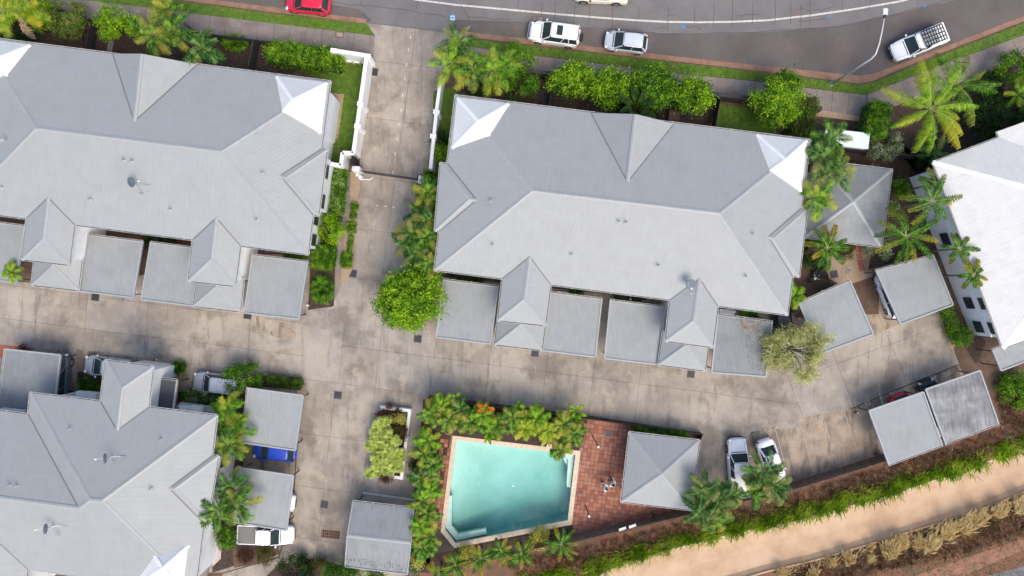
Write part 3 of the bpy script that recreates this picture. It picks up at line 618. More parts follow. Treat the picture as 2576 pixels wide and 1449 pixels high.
def dormer(parent, A, L_, R_, back, mainpl, z=Z0):
    b = hit(mainpl, *back); a = P(A[0], A[1], b.z); l = P(L_[0], L_[1], z + .02); r = P(R_[0], R_[1], z + .02)
    o = roof_part('dormer_roof', [[l, a, b], [a, r, b]], M['roof'], parent)
    caps(o, [(a, b)], M['cap']); valley(o, [(l, b), (r, b)])
    mb = MB(); mb.beam(l - Vector((0, 0, .08)), a - Vector((0, 0, .08)), .05, .2); mb.beam(a - Vector((0, 0, .08)), r - Vector((0, 0, .08)), .05, .2); mb.build('fascia', M['trim'], o)
    ins = Vector((0.1, -.5, 0)); mb = MB(); mb.poly([l + ins, r + ins, a + ins - Vector((0, 0, .1))]); mb.build('gable_wall', M['wall'], parent)
    return o
def corner_roof(parent, TL, TR, BR, BL, apex, rise, z=Z0 + .1, shift=None):
    c = [P(p[0], p[1], z) for p in (TL, TR, BR, BL)]; ap = P(apex[0], apex[1], z + rise)
    o = roof_part('corner_tower_roof', [[c[i], c[(i + 1) % 4], ap] for i in range(4)], M['roof_bright'], parent, label='bright white pyramid roof over the corner')
    caps(o, [(ap, p) for p in c], M['cap_white'], w=.30)
    mb = MB()
    for i in range(4): mb.beam(c[i] - Vector((0, 0, .12)), c[(i + 1) % 4] - Vector((0, 0, .12)), .05, .2)
    mb.build('fascia', M['wall'], o)
    walls(parent, c, z, .25)
    return o
def side_bump(parent, back, front, T, B, mT, mB, mainpl, z=Z0):
    """small hipped projection on an end slope"""
    b = hit(mainpl, *back); f = P(front[0], front[1], b.z); t = P(T[0], T[1], z); bb = P(B[0], B[1], z); a = P(mT[0], mT[1], z); c = P(mB[0], mB[1], z)
    a.z = z; c.z = z
    o = roof_part('side_bay_roof', [[t, bb, f], [a, t, f, b], [b, f, bb, c]], M['roof'], parent)
    caps(o, [(f, t), (f, bb)], M['cap'], w=.3); caps(o, [(b, f)], M['cap'], w=.3); valley(o, [(a, b), (c, b)], .12); gutters(o, [(a, t), (t, bb), (bb, c)])
    walls(parent, [t, a + (b - f) * 2, c + (b - f) * 2, bb], z, .5)
    return o
def vent(root, pl, u, v):
    p = hit(pl, u, v); mb = MB(); mb.tube([p - Vector((0, 0, .1)), p + Vector((0, 0, .42))], .055, 8); o = mb.build('vent_pipe', M['ac'], root)
    mb = MB(); mb.tube([p + Vector((0, 0, .44)), p + Vector((0, 0, .50))], [.10, .07], 8); mb.build('cowl', M['steel'], o)
    mb = MB(); n = pl[0]; mb.beam(p + n * .015 - Vector((.17, 0, 0)), p + n * .015 + Vector((.17, 0, 0)), .26, .015, n); mb.build('flashing', M['cap'], o)
def dish(u, v, pl, az, label, tilt=32, r=.42):
    p = hit(pl, u, v); t = thing('satellite_dish', label, 'satellite dish', tuple(p), 'satellite dishes on the grey roofs')
    mb = MB(); c = p + Vector((0, 0, 1.0)); d = Vector((math.cos(az) * math.cos(math.radians(tilt)), math.sin(az) * math.cos(math.radians(tilt)), math.sin(math.radians(tilt)) * .35)).normalized()
    q = d.to_track_quat('Z', 'Y').to_matrix().to_4x4(); vs = []; n = 20
    rings = [(0, 0)] + [(r * k / 4, .16 * r * (k / 4) ** 2) for k in range(1, 5)]
    vs.append(Matrix.Translation(c) @ q @ Vector((0, 0, 0)))
    for rr, zz in rings[1:]:
        for k in range(n): vs.append(Matrix.Translation(c) @ q @ Vector((rr * math.cos(2 * math.pi * k / n), rr * math.sin(2 * math.pi * k / n), zz)))
    fs = [(0, 1 + k, 1 + (k + 1) % n) for k in range(n)]
    for j in range(3): fs += [(1 + j * n + k, 1 + (j + 1) * n + k, 1 + (j + 1) * n + (k + 1) % n, 1 + j * n + (k + 1) % n) for k in range(n)]
    mb.add(vs, fs); o = mb.build('reflector', M['dish'], t, True); m = o.modifiers.new('t', 'SOLIDIFY'); m.thickness = .03
    mb = MB(); mb.tube([p, c - d * .05], .035, 8); sd = Vector((d.y, -d.x, 0)).normalized()
    mb.tube([p + Vector((.75, -.05, .05)), c - Vector((0, 0, .45))], .022, 6); mb.tube([p + Vector((.3, -.8, .0)), c - Vector((0, 0, .45))], .022, 6); mb.build('mast', M['steel'], t)
    mb = MB(); mb.tube([c - Vector((0, 0, .15)), c + d * .75], .016, 6); mb.build('feed_arm', M['steel'], t)
    mb = MB(); mb.tube([c + d * .70, c + d * .84], .06, 8); mb.build('feed_horn', M['white_plastic'], t)
    mb = MB(); mb.box(p + Vector((.32, -.85, .02)), (.4, .07, .05), -.1); mb.box(p + Vector((.95, -.08, .03)), (.45, .07, .05), 0); mb.build('foot_plate', M['steel'], t)
def hip_block(name, label, TL, TR, BR, BL, rL, rR, dz, walls_on=True):
    root = thing(name, label, 'apartment building', (0, 0, 0), 'grey roofed apartment buildings')
    tl, tr, br, bl = [P(p[0], p[1], Z0) for p in (TL, TR, BR, BL)]; a = P(rL[0], rL[1], Z0 + dz); b = P(rR[0], rR[1], Z0 + dz)
    o = roof_part('roof', [[tl, tr, b, a], [tr, br, b], [br, bl, a, b], [bl, tl, a]], M['roof'], root)
    caps(o, [(a, b), (a, tl), (a, bl), (b, tr), (b, br)], M['cap']); gutters(o, [(tl, tr), (tr, br), (br, bl), (bl, tl)])
    if walls_on: walls(root, [tl, tr, br, bl], Z0, .62)
    return root, o, dict(top=plane(tl, tr, a), right=plane(tr, br, b), bottom=plane(bl, br, a), left=plane(tl, bl, a))
# -- north-west block
DZ = 2.45
LB, LR, LP = hip_block('apartment_block', 'two storey grey roofed apartment block left of the entrance drive', (-51, 92), (831, 205), (775, 640), (-108, 528), (90, 323), (557, 381), DZ)
dormer(LB, (356, 136), (284, 136), (496, 163), (338, 306), LP['top'])
hip_end_gable(LB, (121, 497), (109, 600), (67, 549), (55, 653), (175, 667), (187.5, 565), LP['bottom'])
hip_end_gable(LB, (544, 548), (532, 651), (485, 603), (473, 707), (592, 720), (605, 618), LP['bottom'])
side_bump(LB, (705, 442), (719, 447), (823.5, 376), (801.5, 542), (809, 375), (788, 541), LP['right'])
corner_roof(LB, (695, 192), (823, 208), (807, 335), (679, 319), (736, 251), 1.75)
corner_roof(LB, (-52, 97), (76, 113), (60, 240), (-68, 224), (-20, 151), 1.75)
# -- north-east block
RB, RR, RP = hip_block('apartment_block', 'two storey apartment block with grey hipped roof between the entrance drive and the hipped shelter', (1146, 240), (2038, 352), (1981, 792), (1093, 679), (1339, 480), (1810, 536.5), DZ)
dormer(RB, (1599, 288), (1487, 285), (1695, 312), (1578.5, 458.5), RP['top'])
hip_end_gable(RB, (1332.5, 646), (1319, 752), (1264, 701), (1252, 806), (1372, 819), (1385.5, 716), RP['bottom'])
hip_end_gable(RB, (1760, 701), (1745.5, 806), (1685.5, 754.5), (1674, 858), (1793, 874), (1806, 771), RP['bottom'])
side_bump(RB, (1199, 503), (1181.5, 501), (1108, 410), (1094, 580), (1126, 412), (1106, 582), RP['left'])
side_bump(RB, (1933, 596), (1945, 600), (2031, 525), (2010, 696), (2016, 524), (1993, 694), RP['right'])
corner_roof(RB, (1151, 246), (1280, 261), (1264, 388), (1137, 373), (1203, 305), 1.75)
corner_roof(RB, (1904, 338), (2031, 353), (2016, 483), (1888, 467), (1977, 402), 1.75)
# -- south-west block
SB = thing('apartment_block', 'two storey apartment block with grey hipped roof in the bottom left corner of the photo', 'apartment building', (0, 0, 0), 'grey roofed apartment buildings')
z1 = Z0 + 2.75; z2 = Z0 + 2.75
A_, B_, E_ = P(76, 988, Z0), P(546, 1045, Z0), P(71, 1042, Z0); R1, R2 = P(225, 1258, z1), P(256, 1260, z1)
BRc = P(491, 1490, Z0); bpl = plane(P(70, 1431, Z0), BRc, R2); K = hit(bpl, 199, 1279)
Lr = hit(bpl, -200, 1226); LTc = P(-200, 1007, Z0); LBc = P(-200, 1396, Z0)
SR = roof_part('roof', [[A_, B_, R2, R1], [B_, BRc, R2], [A_, R1, K, E_], [R1, R2, BRc, LBc, Lr, K], [E_, K, Lr, LTc]], M['roof'], SB)
caps(SR, [(R1, R2), (R2, B_), (R2, BRc), (R1, A_), (R1, K), (K, Lr)], M['cap']); valley(SR, [(E_, K)])
gutters(SR, [(A_, B_), (E_, A_), (LTc, E_), (B_, BRc), (BRc, P(70, 1431, Z0))])
walls(SB, [A_, B_, BRc, LBc, LTc, E_], Z0, .62)
tp = plane(A_, B_, R1); rp = plane(B_, BRc, R2)
hip_end_gable(SB, (294.5, 1083), (307.5, 976), (374, 1025), (386, 922), (265, 906), (253, 1009.5), tp)
side_bump(SB, (426, 1228), (440, 1229), (550, 1147), (521, 1316), (536, 1146), (511, 1315), rp)
corner_roof(SB, (357, 1348), (485, 1364), (469, 1492), (341, 1476), (408, 1430), 1.6)
hb = P(-40, 1340, Z0 + 1.6); hip_end_gable(SB, (-30, 1340), (-45, 1430), (-60, 1415), (-70, 1500), (62, 1520), (70, 1431), bpl)
# roof lights / vents and dishes
for u, v in [(4, 352), (314, 404), (335, 406.5), (7, 473), (230, 502.5), (431, 528)]: vent(LR, LP['bottom'], u, v)
for u, v in [(662, 435.5), ]: vent(LR, LP['right'], u, v)
vent(LR, LP['bottom'], 647, 554)
for u, v in [(1557, 559), (1575, 561), (1438, 642), (1656, 669), (1876, 696), (1240, 617.5)]: vent(RR, RP['bottom'], u, v)
vent(RR, RP['right'], 1893, 589); vent(RR, RP['left'], 1236, 506)
for u, v in [(177, 1078), (405, 1105)]: vent(SR, tp, u, v)
for u, v in [(27, 1220), (44, 1222)]: vent(SR, plane(E_, K, Lr), u, v)
vent(SR, rp, 381, 1228)
dish(345, 463, LP['bottom'], math.radians(5), 'grey satellite dish on the large front slope of the top left roof')
dish(1731, 714, RP['bottom'], math.radians(250), 'grey satellite dish beside the right porch roof of the middle block', 78, .44)
dish(283, 1146, tp, math.radians(182), 'grey satellite dish on the darker rear slope of the bottom left roof')
dish(136, 1320, bpl, math.radians(182), 'grey satellite dish on the pale front slope of the bottom left roof')
# windows on the visible end walls
def edge(p, q, ins): # wall ground line inset from the eave
    a = P(*p, Z0); b = P(*q, Z0); d = (b - a).normalized(); n = Vector((-d.y, d.x, 0)); n = n if n.dot(-a) < 0 else -n
    return a + n * ins, b + n * ins
a, b = edge((823.5, 376), (801.5, 542), .5)
wall_window(LB, a, b, 822, 432, 1.2, .8); wall_window(LB, a, b, 812, 507, 1.2, .8)
a, b = edge((809, 375), (775, 640), .62)
wall_window(LB, a, b, 795, 552, 1.0, 1.2); wall_window(LB, a, b, 789, 604, 1.0, 1.2)
a, b = edge((831, 205), (809, 375), .62); wall_window(LB, a, b, 822, 331, .9, 1.6)
a, b = edge((546, 1045), (506, 1368), .62); a2, b2 = edge((550, 1147), (521, 1316), .5)
wall_window(SB, a2, b2, 561, 1163, .8, 1.0)
# single storey lower roofs in front of the porches
def lower_roof(parent, TL, BL, BR, TR, apex, label=None):
    z = 3.1; tl, bl, br, tr = [P(p[0], p[1], z) for p in (TL, BL, BR, TR)]; ap = P(apex[0], apex[1], z + 1.15)
    back = (tl + tr) / 2 + Vector((0, 0, 1.15)); back.x = ap.x + (tl - bl).x * .5; back.y = ap.y + (tl - bl).y * .5
    o = roof_part('lower_hip_roof', [[tl, bl, ap, back], [bl, br, ap], [br, tr, back, ap]], M['roof'], parent)
    caps(o, [(ap, bl), (ap, br), (ap, back)], M['cap'], w=.26); gutters(o, [(tl, bl), (bl, br), (br, tr)]); walls(parent, [tl, bl, br, tr], z, .35, 'wall_cream')
lower_roof(LB, (90, 620), (79, 717), (197, 731), (207, 650), (132, 668))
lower_roof(LB, (500, 670), (486, 770), (605, 784.5), (613, 700), (544, 720))
lower_roof(RB, (1256, 770), (1244, 867), (1363, 881), (1372, 815), (1311, 815))
lower_roof(RB, (1668, 832), (1656, 917.5), (1774, 933), (1782, 868), (1727, 867))
# -- hipped shelter between the blocks, pool pavilion
def pyramid(name, label, cat, c, apex, z, rise, posts=True, mat='roof'):
    root = thing(name, label, cat, (0, 0, 0)); q = [P(p[0], p[1], z) for p in c]; ap = P(apex[0], apex[1], z + rise)
    o = roof_part('roof', [[q[i], q[(i + 1) % 4], ap] for i in range(4)], M[mat], root)
    caps(o, [(ap, p) for p in q], M['cap'], w=.3); gutters(o, [(q[i], q[(i + 1) % 4]) for i in range(4)])
    if posts:
        for p in inset(q, .45):
            mb = MB(); mb.tube([p, p + Vector((0, 0, z))], .07, 8); mb.build('post', M['post'], root)
    return root
sh = pyramid('garden_shelter', 'hipped grey shelter roof beside the right end of the middle block', 'shelter', [(2051, 403), (2244, 427), (2217, 621), (2024, 597)], (2147, 507), 3.0, 1.5, mat='roof_ext')
walls(sh, px([(2051, 403), (2244, 427), (2217, 621), (2024, 597)], 3.0), 2.9, .6, 'wall')
pv = pyramid('pool_pavilion', 'square grey pyramid roofed pavilion on the terracotta pool deck', 'pavilion', [(1583.5, 1087.5), (1759, 1108), (1738.5, 1283), (1563, 1262.5)], (1666, 1192), 2.8, 1.5)
# -- white roofed building, right edge
WB = thing('white_roofed_building', 'two storey white walled building with a bright white metal roof at the right edge', 'apartment building')
zw = 5.5; c0 = P(2347, 408, zw); c1 = P(2523, 877, zw); e = (c0 - c1).normalized(); pr = Vector((e.y, -e.x, 0)); Wd = 20.0
c2 = c0 + pr * Wd; c3 = c1 + pr * Wd; hw = Wd / 2; rise = 2.7
r0 = c0 + pr * hw - e * hw * .82; r1 = c1 + pr * hw + e * hw * .82
r0.z = r1.z = zw + rise
wr = roof_part('roof', [[c0, c2, r0], [c0, r0, r1, c1], [c1, r1, c3], [c3, r1, r0, c2]], M['roof_white'], WB)
caps(wr, [(r0, r1), (r0, c0), (r1, c1), (r0, c2), (r1, c3)], M['cap_white'], .4)
gutters(wr, [(c0, c2), (c0, c1), (c1, c3)])
g0, g1 = P(2513, 345, zw), P(2510, 334, zw); k = (c2 - c0).normalized(); wl = (g1 - c0).dot(e)
f0 = g0; f1 = g0 + e * .5; f2 = f1 + k * 9; f3 = g0 + k * 9; wpl = plane(c0, c2, r0)
bk = g0 + k * 4.5 - e * 5; bk.z = zpl(wpl, bk.x, bk.y); fr = f1 + k * 4.5; fr.z = bk.z
roof_part('wing_roof', [[f1, fr, bk, f0], [fr, f2, f3, bk]], M['roof_white'], WB); gutters(WB, [(f0, f1)])
wA, wB_ = P(2287, 447, 0), P(2442, 842, 0); wd = (wB_ - wA).normalized(); wn = Vector((-wd.y, wd.x, 0)); wn = wn if wn.dot(pr) > 0 else -wn
mb = MB(); mb.prism([wA, wB_, wB_ + wn * 17.5, wA + wn * 17.5], zw - .1, 0); mb.build('wall', M['wall'], WB)
for u, v in [(2379, 602), (2438, 762), (2476, 764), (2462, 822), (2500, 826)]:
    wall_window(WB, wA, wB_, u, v, 1.05 if u != 2379 else 1.15, 1.1)
mb = MB(); mb.beam(wA + Vector((0, 0, 2.9)) - wn * .04, wB_ + Vector((0, 0, 2.9)) - wn * .04, .10, .16); mb.build('string_course', M['wall'], WB)
mb = MB(); pA = P(2290, 450, 0); mb.beam(pA + Vector((0, 0, 5.1)) - wd * -.1, pA + wn * 3.5 + Vector((0, 0, 5.1)), .5, .25); mb.build('parapet', M['wall'], WB)
# ---------------------------------------------------------------- carports
def carport(label, c, z=2.75, mat='roof_flat', drop=-.05, posts=(0, 1, 2, 3), gut=0, fall=(0, 1), ins=.28, fas='trim', cat='carport'):
    root = thing('carport', label, cat, tuple(sum((P(p[0], p[1], 0) for p in c), Vector()) / 4), 'flat roofed carports')
    q = [P(p[0], p[1], z) for p in c]; q[2].z += .1; q[3].z += .1; roof_part('roof', [q], M[mat], root, .05)
    for i in range(4):
        a, b = q[i], q[(i + 1) % 4]
        mb = MB(); mb.beam(a + Vector((0, 0, -.02)), b + Vector((0, 0, -.02)), .13, .2)
        if i != gut: mb.build('fascia', M[fas], root)
    gutters(root, [(q[gut], q[(gut + 1) % 4])])
    for i in posts:
        p = inset(q, ins)
        pp = min(p, key=lambda w: (w - Vector((q[i].x, q[i].y, 0))).length)
        mb = MB(); mb.box(pp + Vector((0, 0, z / 2)), (.09, .09, z)); mb.build('post', M['post'], root)
    return root
CP = [
 ('carport left of the first porch of the top left block, cut by the photo edge', [(-90, 549), (62, 568), (43, 711), (-110, 692)]),
 ('carport between the two porches of the top left block, nearer the left porch', [(223, 590), (359, 607), (337, 749), (200, 732)]),
 ('carport between the two porches of the top left block, tucked against the right porch', [(380, 609), (516, 627), (495, 771), (357.5, 753)]),
 ('carport right of the second porch of the top left block, beside the spiky planting', [(636, 641), (774, 658.5), (753, 802.5), (616, 787)]),
 ('carport beside the big round lime green tree', [(1116, 703), (1253, 720), (1234, 865), (1098, 848)]),
 ('carport right of the first porch of the middle block', [(1383, 735), (1514, 751.5), (1497, 898), (1361, 881)]),
 ('carport left of the second porch of the middle block', [(1535.5, 754.5), (1673, 772), (1656, 917), (1520.5, 901)]),
 ('leaf littered carport partly under the pale wispy tree', [(1805.5, 791), (1942, 809), (1925, 947), (1789, 936.5)]),
 ('tilted carport between the wispy tree and the white car', [(2009.5, 762), (2137, 705), (2194.5, 840), (2063, 889)]),
 ('tilted carport over a white car beside the white building', [(2203, 680), (2347, 642), (2395, 767), (2263, 815)]),
 ('left one of the touching pair of carports at the right, a red car under it', [(2186, 1033), (2322, 986), (2368, 1120), (2234.5, 1169)]),
 ('right one of the touching pair of carports at the right, streaked with dark shade', [(2328, 979.5), (2464.5, 932), (2509.5, 1066), (2377, 1117)]),
 ('carport below the white building, cut by the right photo edge', [(2496, 880), (2620, 835), (2650, 880), (2516, 932)]),
 ('bluish carport with a black four wheel drive at the left edge', [(12.5, 878), (152.5, 893), (145, 993), (-5, 1018)]),
 ('carport over the blue car, north of the other two in its row', [(622.5, 976), (763, 995), (744, 1132), (609, 1112)]),
 ('carport with a white ute at its lower edge and a white car below', [(596, 1175.5), (738.5, 1196), (722, 1333), (590, 1312)]),
]
gutd = {8: 0, 9: 0, 10: 2, 11: 2, 14: 3, 15: 3, 13: 3}
for i, (lb, c) in enumerate(CP):
    if i == 13: c = [(12.5, 878), (152.5, 893), (135, 1055), (-5, 1035)]
    carport(lb, c, 2.75, 'roof_shade_streak' if i == 11 else 'roof_ext' if i in (7, 13) else 'roof_flat', gut=gutd.get(i, 0))
carport('small dark grey lean-to roof against the white porch of the bottom left block', [(397.6, 950), (446, 956), (437, 1031), (388, 1025)], 2.9, 'roof_dark', fas='gutter', cat='lean-to')
sg = thing('slatted_gate', 'red brown slatted screen beside the dark lean-to roof', 'screen', tuple(P(448, 985, 0)))
for k in range(13):
    mb = MB(); a = P(449, 962, .25 + k * .17); b = P(441, 1028, .25 + k * .17); mb.beam(a, b, .04, .12); mb.build('slat', M['rust'], sg)
# gabled carport at the bottom
gz = 2.6; gc = thing('carport', 'gable roofed carport by the pool palms with dead leaves on its front slope', 'carport', tuple(P(950, 1350, 0)), 'flat roofed carports')
q = [P(888, 1260.5, gz), P(1041.5, 1278, gz), P(1034, 1365.5, gz + .75), P(873.5, 1348, gz + .75), P(868, 1425, gz + .2), P(1025, 1444, gz + .2)]
roof_part('roof', [[q[0], q[1], q[2], q[3]], [q[3], q[2], q[5], q[4]]], M['roof_ext'], gc); caps(gc, [(q[3], q[2])], M['cap'], .3); gutters(gc, [(q[0], q[1])])
mb = MB()
for a, b in ((q[0], q[3]), (q[3], q[4]), (q[1], q[2]), (q[2], q[5]), (q[4], q[5])): mb.beam(a, b, .08, .16)
mb.build('fascia', M['trim'], gc)
for p in inset([q[0], q[1], q[5], q[4]], .3): mb = MB(); mb.box(p + Vector((0, 0, gz / 2)), (.09, .09, gz)); mb.build('post', M['post'], gc)
# ---------------------------------------------------------------- service ledges with air conditioners
for q in ([(150, 1006), (198, 985), (262, 992), (262, 1012)], [(432, 1036), (452, 1012), (555, 1026), (548, 1048)]):
    mb = MB(); mb.prism(px(q, 2.6), 2.6, 2.3); mb.build('service_ledge', M['trim'], SB)
def ac(u, v, z, w, d, h, label, rz=-.12):
    p = P(u, v, z); t = thing('air_conditioner', label, 'air conditioner', tuple(p), 'white air conditioning boxes', )
    mb = MB(); mb.box(p + Vector((0, 0, h / 2 + .06)), (w, d, h), rz); o = bevel(mb.build('casing', M['ac'], t), .02)
    mb = MB(); mb.tube([p + Vector((0, -d / 2 - .005, h / 2 + .06)), p + Vector((0, -d / 2 - .03, h / 2 + .06))], .22, 14); mb.build('fan_grille', M['grate'], t)
    mb = MB()
    for s in (-1, 1): mb.box(p + Vector((s * w * .35, 0, .03)), (.06, d, .06), rz)
    mb.build('foot_rail', M['steel'], t)
ac(472, 1024, 2.62, .95, .42, .62, 'upper left unit of the four beside the dark lean-to roof'); ac(500, 1026, 2.62, 1.1, .5, .7, 'largest unit, at the right of the four beside the dark lean-to roof')
ac(446, 1033, 2.62, 1.0, .36, .5, 'low unit at the left, half under the gutter beside the dark lean-to roof'); ac(478, 1036, 2.62, 1.1, .4, .5, 'lower middle unit touching the gutter right of the dark lean-to roof')
ac(215, 990, 2.62, 1.0, .5, .6, 'upper left unit in the nook beside the white walled porch'); ac(238, 993, 2.62, 1.2, .6, .7, 'largest unit, at the right in the nook beside the white walled porch')
ac(208, 1001, 2.62, 1.2, .4, .5, 'lower unit in the nook beside the white walled porch'); ac(178, 999, 2.62, .6, .35, .4, 'smallest unit, at the left in the nook beside the white walled porch')
ac(27, 1032, 2.9, 1.1, .45, .5, 'left unit at the photo edge below the bluish carport'); ac(54, 1035, 2.9, 1.1, .45, .5, 'right unit by the roof corner below the bluish carport')
# ---------------------------------------------------------------- garden walls, gate, fences
def wall_run(label, pts, h=2.35, w=.26, piers=(), name='garden_wall'):
    t = thing(name, label, 'wall', tuple(P(pts[0][0], pts[0][1], 0)), 'white rendered walls along the drive')
    q = [P(u, v, h) for u, v in pts]
    for a, b in zip(q[:-1], q[1:]):
        mb = MB(); mb.beam(Vector((a.x, a.y, h / 2)), Vector((b.x, b.y, h / 2)), w * .8, h); mb.build('wall', M['wall'], t)
        mb = MB(); mb.beam(Vector((a.x, a.y, h + .04)), Vector((b.x, b.y, h + .04)), w + .04, .09); mb.build('coping', M['wall'], t)
    for u, v in piers:
        p = P(u, v, h); mb = MB(); mb.box((p.x, p.y, h / 2 + .06), (.50, .34, h + .10), -.12); mb.box((p.x, p.y, h + .12), (.56, .40, .06), -.12); mb.build('pier', M['wall'], t)
    return t
wall_run('white wall with piers along the left side of the entrance drive', [(837, 127), (923, 140), (889, 386), (862, 384), (858, 417), (832, 412)], 2.35, .30, [(840, 128), (925, 142), (907, 262), (900, 318)])
wall_run('white wall with piers along the right side of the entrance drive', [(1110, 190), (1098, 280), (1083, 425)], 2.2, .26, [(1098, 282), (1090, 343)])
gt = thing('driveway_gate', 'black double swing gate closed across the entrance drive', 'gate', tuple(P(980, 440, 0)))
for a, b in (((905, 433), (979, 444)), ((981, 444), (1060, 455))):
    A = P(*a); B = P(*b); d = (B - A).normalized(); mb = MB()
    for z in (.12, .75, 1.35): mb.beam(A + Vector((0, 0, z)), B + Vector((0, 0, z)), .05, .06)
    leaf = mb.build('gate_leaf', M['charcoal'], gt); n = int((B - A).length / .13)
    mb = MB()
    for k in range(n + 1): p = A + d * (.13 * k); mb.tube([p + Vector((0, 0, .1)), p + Vector((0, 0, 1.4))], .015, 5)
    mb.build('pickets', M['charcoal'], leaf, kind='stuff')
for (a, b, c) in (((907, 451), (930, 452), (939, 446)), ((1047, 456), (1055, 461), (1062, 464))):
    mb = MB(); mb.tube([P(*a, .9), P(*b, .9), P(*c, .9)], .035, 6); mb.build('opener_arm', M['white_plastic'], gt)
gp = thing('gate_pillar', 'white pillar with intercom boxes at the left end of the driveway gate', 'pillar', tuple(P(899, 427, 0)))
p = P(897, 424, 2.0)
for nm, dx, dy, sx, sy, h in (('pillar', 0, 0, .46, .46, 1.9), ('meter_box', -.42, .10, .30, .45, 1.4), ('control_box', .08, -.6, .26, .34, .9), ('plinth', -.22, -.30, .36, .3, .5)):
    mb = MB(); mb.box((p.x + dx, p.y + dy, h / 2), (sx, sy, h), -.12); bevel(mb.build(nm, M['wall'], gp), .02)
gp2 = thing('gate_post', 'short white post at the right end of the driveway gate', 'post', tuple(P(1063, 457, 0)))
mb = MB(); mb.box(P(1060, 452, .8), (.36, .55, 1.6), -.12); mb.build('post', M['wall'], gp2); mb = MB(); mb.box(P(1060, 452, 1.64), (.42, .6, .08), -.12); mb.build('cap', M['wall'], gp2)
ft = thing('side_gate', 'narrow black slatted gate between the white wall and the gate pillar', 'gate', tuple(P(893, 400, 0)))
for k in range(9):
    mb = MB(); u = 895 - k * .6; v = 387 + k * 4; mb.box(P(u, v, 1.0), (.36, .045, 1.9), .35); mb.build('slat', M['charcoal'], ft)
def panel_fence(name, label, pts, h, mat='charcoal', step=2.0, palings=False, w=.05):
    t = thing(name, label, 'fence', tuple(P(pts[0][0], pts[0][1], 0)))
    for a, b in zip(pts[:-1], pts[1:]):
        A = P(*a); B = P(*b); L = (B - A).length; n = max(1, round(L / step))
        for k in range(n):
            p = A.lerp(B, k / n); q = A.lerp(B, (k + 1) / n); g = (q - p).normalized() * .01
            mb = MB()
            if palings:
                d = (q - p); m = int(d.length / .105)
                for i in range(m):
                    s_ = p + d * ((i + .5) / m); hh = h + R.uniform(-.03, .03); sd = Vector((-d.y, d.x, 0)).normalized()
                    mb.beam(s_ + sd * (.012 * (i % 2)) , s_ + sd * (.012 * (i % 2)) + Vector((0, 0, hh)), .095, .02, sd)
                o = mb.build('paling_panel', M[mat], t, kind='stuff')
                mb = MB()
                for z in (.35, h * .5, h - .2): mb.beam(p + sd * .05 + Vector((0, 0, z)), q + sd * .05 + Vector((0, 0, z)), .05, .08)
                mb.build('rail', M['timber_rail'], t)
            else:
                mb.beam(p + g + Vector((0, 0, h / 2 + .03)), q - g + Vector((0, 0, h / 2 + .03)), w, h - .06); mb.build('panel', M[mat], t)
            mb = MB(); mb.box((p.x, p.y, h / 2), (.09, .09, h)); mb.build('post', M['timber_rail'] if palings else M[mat], t)
    return t
panel_fence('paling_fence', 'grey timber paling fence along the bottom of the pool deck and parking bays', [(1337, 1364), (1443, 1345), (1731, 1277), (1990, 1214), (2222, 1142)], 1.85, 'timber', 2.4, True)
panel_fence('garden_fence', 'dark fence between the top footpath and the left block', [(100, 14), (250, 62), (642, 112), (838, 136)], 1.5)
panel_fence('garden_fence', 'dark fence between the footpath and the trees of the middle block', [(1190, 175), (1372, 196), (1794, 249), (1910, 262), (2050, 284)], 1.6, w=.35)
panel_fence('garden_divider', 'black divider fence between the lawn and the clipped hedge of the left block', [(652, 116), (640, 180)], 1.6, w=.12)
panel_fence('garden_divider', 'black divider fence beside the left stepping stone path', [(246, 70), (238, 140)], 1.4)
panel_fence('garden_divider', 'dark divider fence beside the twin paths of the middle block', [(1390, 208), (1378, 278)], 1.5)
panel_fence('garden_divider', 'dark divider fence left of the lawn near the brown hedge', [(1802, 256), (1786, 340)], 1.5)
panel_fence('garden_divider', 'slatted dark fence running below the pale shed', [(2090, 378), (2290, 400)], 1.6, w=.1)
panel_fence('pool_fence', 'low black pool fence along the top of the pool planting', [(1078, 1000), (1470, 1048), (1580, 1062), (1760, 1088), (1752, 1108)], 1.1, w=.03)
panel_fence('pool_fence', 'short black pool fence by the lower corner of the pavilion', [(1640, 1290), (1645, 1302)], 1.2, w=.05)
# stepping stones
def stones(label, pts, s, rz, m='path'):
    t = thing('stepping_stone_path', label, 'path', tuple(P(pts[0][0], pts[0][1], 0)))
    for u, v in pts: mb = MB(); mb.box(P(u, v, .08), (s, s, .05), rz + R.uniform(-.03, .03)); mb.build('stone', M[m], t)
stones('dark stepping stones in gravel left of the twin paths fence', [(1373, 214), (1371, 230), (1369, 245), (1366, 260)], .5, -.12, 'charcoal'); stones('dark stepping stones in gravel right of the twin paths fence', [(1396, 232), (1389, 246), (1387, 262)], .32, -.12, 'charcoal')
stones('brown stepping stones left of the shaded lawn near the brown hedge', [(1802, 283), (1797, 302), (1791, 318)], .5, -.12, 'brick_red'); stones('brown stepping stones by the first top garden', [(280, 105), (277, 118), (274, 132)], .5, -.12)
stones('red stepping stones beside the gravel bed by the motorbike', [(2157, 612), (2160, 628), (2162, 644), (2164, 660), (2168, 674)], .5, .2, 'brick_red')
stones('dark square stones near the big coconut palm', [(2388, 375), (2386, 355), (2392, 338)], .6, .3, 'charcoal')
